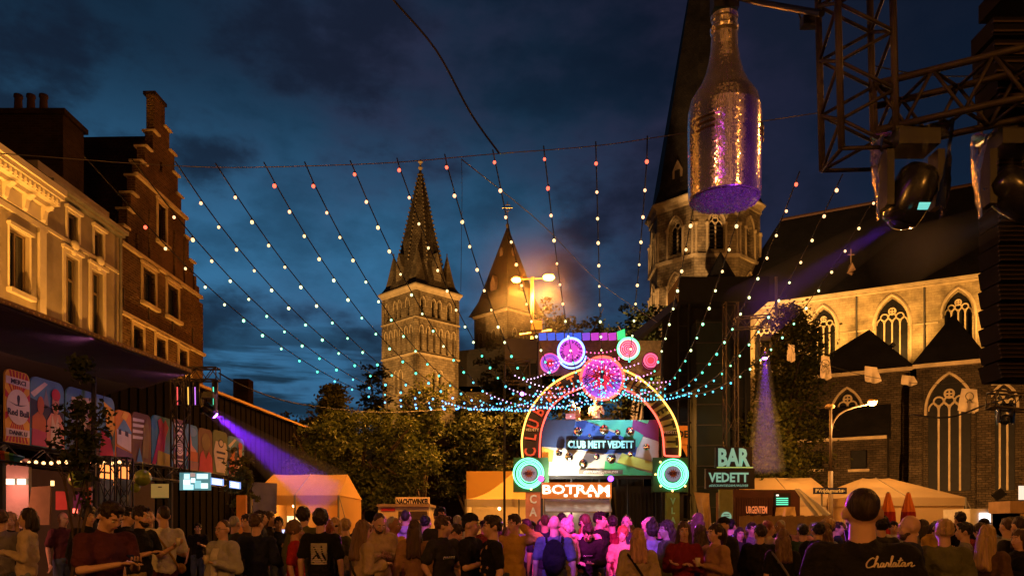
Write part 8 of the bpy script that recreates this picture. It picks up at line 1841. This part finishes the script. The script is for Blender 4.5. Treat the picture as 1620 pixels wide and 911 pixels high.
def script_word():
    a_ = [[(.25, .40), (.1, .45), (0, .25), (.05, .05), (.18, .1), (.27, .42), (.27, .1), (.36, .03), (.44, .14)]]
    G = {'C': (.62, [[(.55, .9), (.42, 1.0), (.18, .8), (.02, .4), (.1, .05), (.35, .03), (.62, .2)]]),
         'h': (.52, [[(0, .15), (.15, .8), (.2, 1.1), (.1, 1.1), (.06, .6), (.04, .02)], [(.05, .2), (.2, .45), (.32, .35), (.32, .08), (.42, .03), (.52, .14)]]),
         'a': (.44, a_), 'r': (.36, [[(0, .12), (.08, .46), (.16, .42), (.24, .40), (.24, .1), (.36, .08)]]),
         'l': (.28, [[(0, .12), (.16, .8), (.18, 1.1), (.09, 1.05), (.07, .3), (.13, .04), (.28, .12)]]),
         't': (.32, [[(0, .12), (.12, .6), (.14, .95), (.08, .3), (.13, .04), (.32, .12)], [(-.04, .62), (.34, .70)]]),
         'n': (.56, [[(0, .12), (.08, .42), (.08, .05), (.12, .28), (.24, .45), (.32, .35), (.32, .08), (.42, .02), (.60, .16)]])}
    x = 0; out_ = []
    for ch_ in 'Charlatan':
        w_, sts = G[ch_]
        for st in sts: out_.append([(x+px_+py_*.18, py_) for px_, py_ in st])
        x += w_
    tot = x+.1; return [[tuple(p) for p in smooth([(a/tot, b, 0) for a, b in st], 4)] for st in out_]
wprint = M('white_print', (.8, .8, .78))
surf_print(CH, [[(p[0], p[1]+(p[0]-.5)*.12) for p in st] for st in script_word()], .10, .215, 1.372, .050, M('cream_embroidery', (.75, .62, .48), .7), True, .0036)
sq = [[(x/12, 0.02*0+y/10) for x in range(13)] for y in range(11)]
surf_print(KB, sq, 0, .20, 1.22, .24, M('pale_print', (.42, .38, .36), .8), True, .0125, 'square_print')
surf_print(KB, [[(.2, .9), (.5, .4), (.75, .1)], [(.1, .2), (.35, .45), (.55, .25)], [(.7, .95), (.75, .5), (.95, .15)], [(.1, .05), (.9, .05)]], 0, .19, 1.22, .23, CL['black'], True, .016, 'dark_print')
rp_ = random.Random(8)
surf_print(DT, [[(x, .1+.8*(k % 2)), (x+.05, .9-.8*(k % 2))] for k, x in enumerate([i/12 for i in range(12)])]+[[(0, .02), (1, .02)]], 0, .19, 1.24, .035, wprint, False, .004, 'lettering')
surf_print(CP, [[(x, .1+.8*(k % 2)), (x+.07, .9-.8*(k % 2))] for k, x in enumerate([i/9 for i in range(9)])]+[[(0, .9), (1, .98)]], .02, .2, 1.18, .06, M('cream_print', (.6, .45, .3), .7), False, .006, 'lettering')
surf_print(BH, [[(0, .2), (.1, .9), (.2, .1), (.3, .8)], [(.35, .5), (1, .6)]], 0, .14, 1.22, .02, wprint, False, .003, 'lettering')
for back_ in (True, False):
    surf_print(FS, [[(cx_+.035*cos(a), cy_+.03*sin(a)) for a in [i*1.2566*2 for i in range(6)]] for cx_, cy_ in [(rp_.uniform(.02, .98), rp_.uniform(0, 1)) for _ in range(22)]], 0, .34, 1.17, .50, M('flower_print', (.55, .32, .2), .8), back_, .0065, 'flower_print')
# open white t-shirt front under the grey shirt
surf_print(GM, [[(x/8, y/12) for y in range(13)] for x in range(9)], 0, .085, 1.16, .46, CL['white'], False, .010, 'undershirt')
# backpack
mw = Matrix.LocRotScale(BP_.location, BP_.rotation_euler, BP_.scale)
b = MB(); b.ball((0, .20, 1.20), (.155, .085, .25), 14, 10); b.ball((0, .27, 1.10), (.12, .05, .13), 12, 8); me = remesh(b, .015, 2, fold(.008)); me.materials.append(CL['black']); o = bpy.data.objects.new('backpack', me); COL.objects.link(o); o.matrix_world = mw; tagged(o, 'large dark backpack worn by the pink lit bald person', 'backpack')
b = MB()
for s in (-1, 1): b.tube(smooth([(.10*s, .16, 1.40), (.11*s, .05, 1.475), (.11*s, -.10, 1.38), (.13*s, -.13, 1.2), (.14*s, .05, 1.05)]), .014, 5)
sub('strap', b, CL['black'], o)
# headphones
mw = Matrix.LocRotScale(HP.location, HP.rotation_euler, HP.scale)@joints('talk')['H']; b = MB(); b.ring((0, .01, 1.66), .094, .009, 20, 0, pi); b.ball((.090, .015, 1.62), (.022, .035, .038), 10, 8); b.ball((-.090, .015, 1.62), (.022, .035, .038), 10, 8)
me = b.mesh('headphones', blk, True); o = bpy.data.objects.new('headphones', me); COL.objects.link(o); o.matrix_world = mw; tagged(o, 'black headphones on the pink lit head', 'headphones')
# slim DJ and person clean-up: internal tags are dropped
for q in PEOPLE:
    if '_pose' in q[0]: del q[0]['_pose']
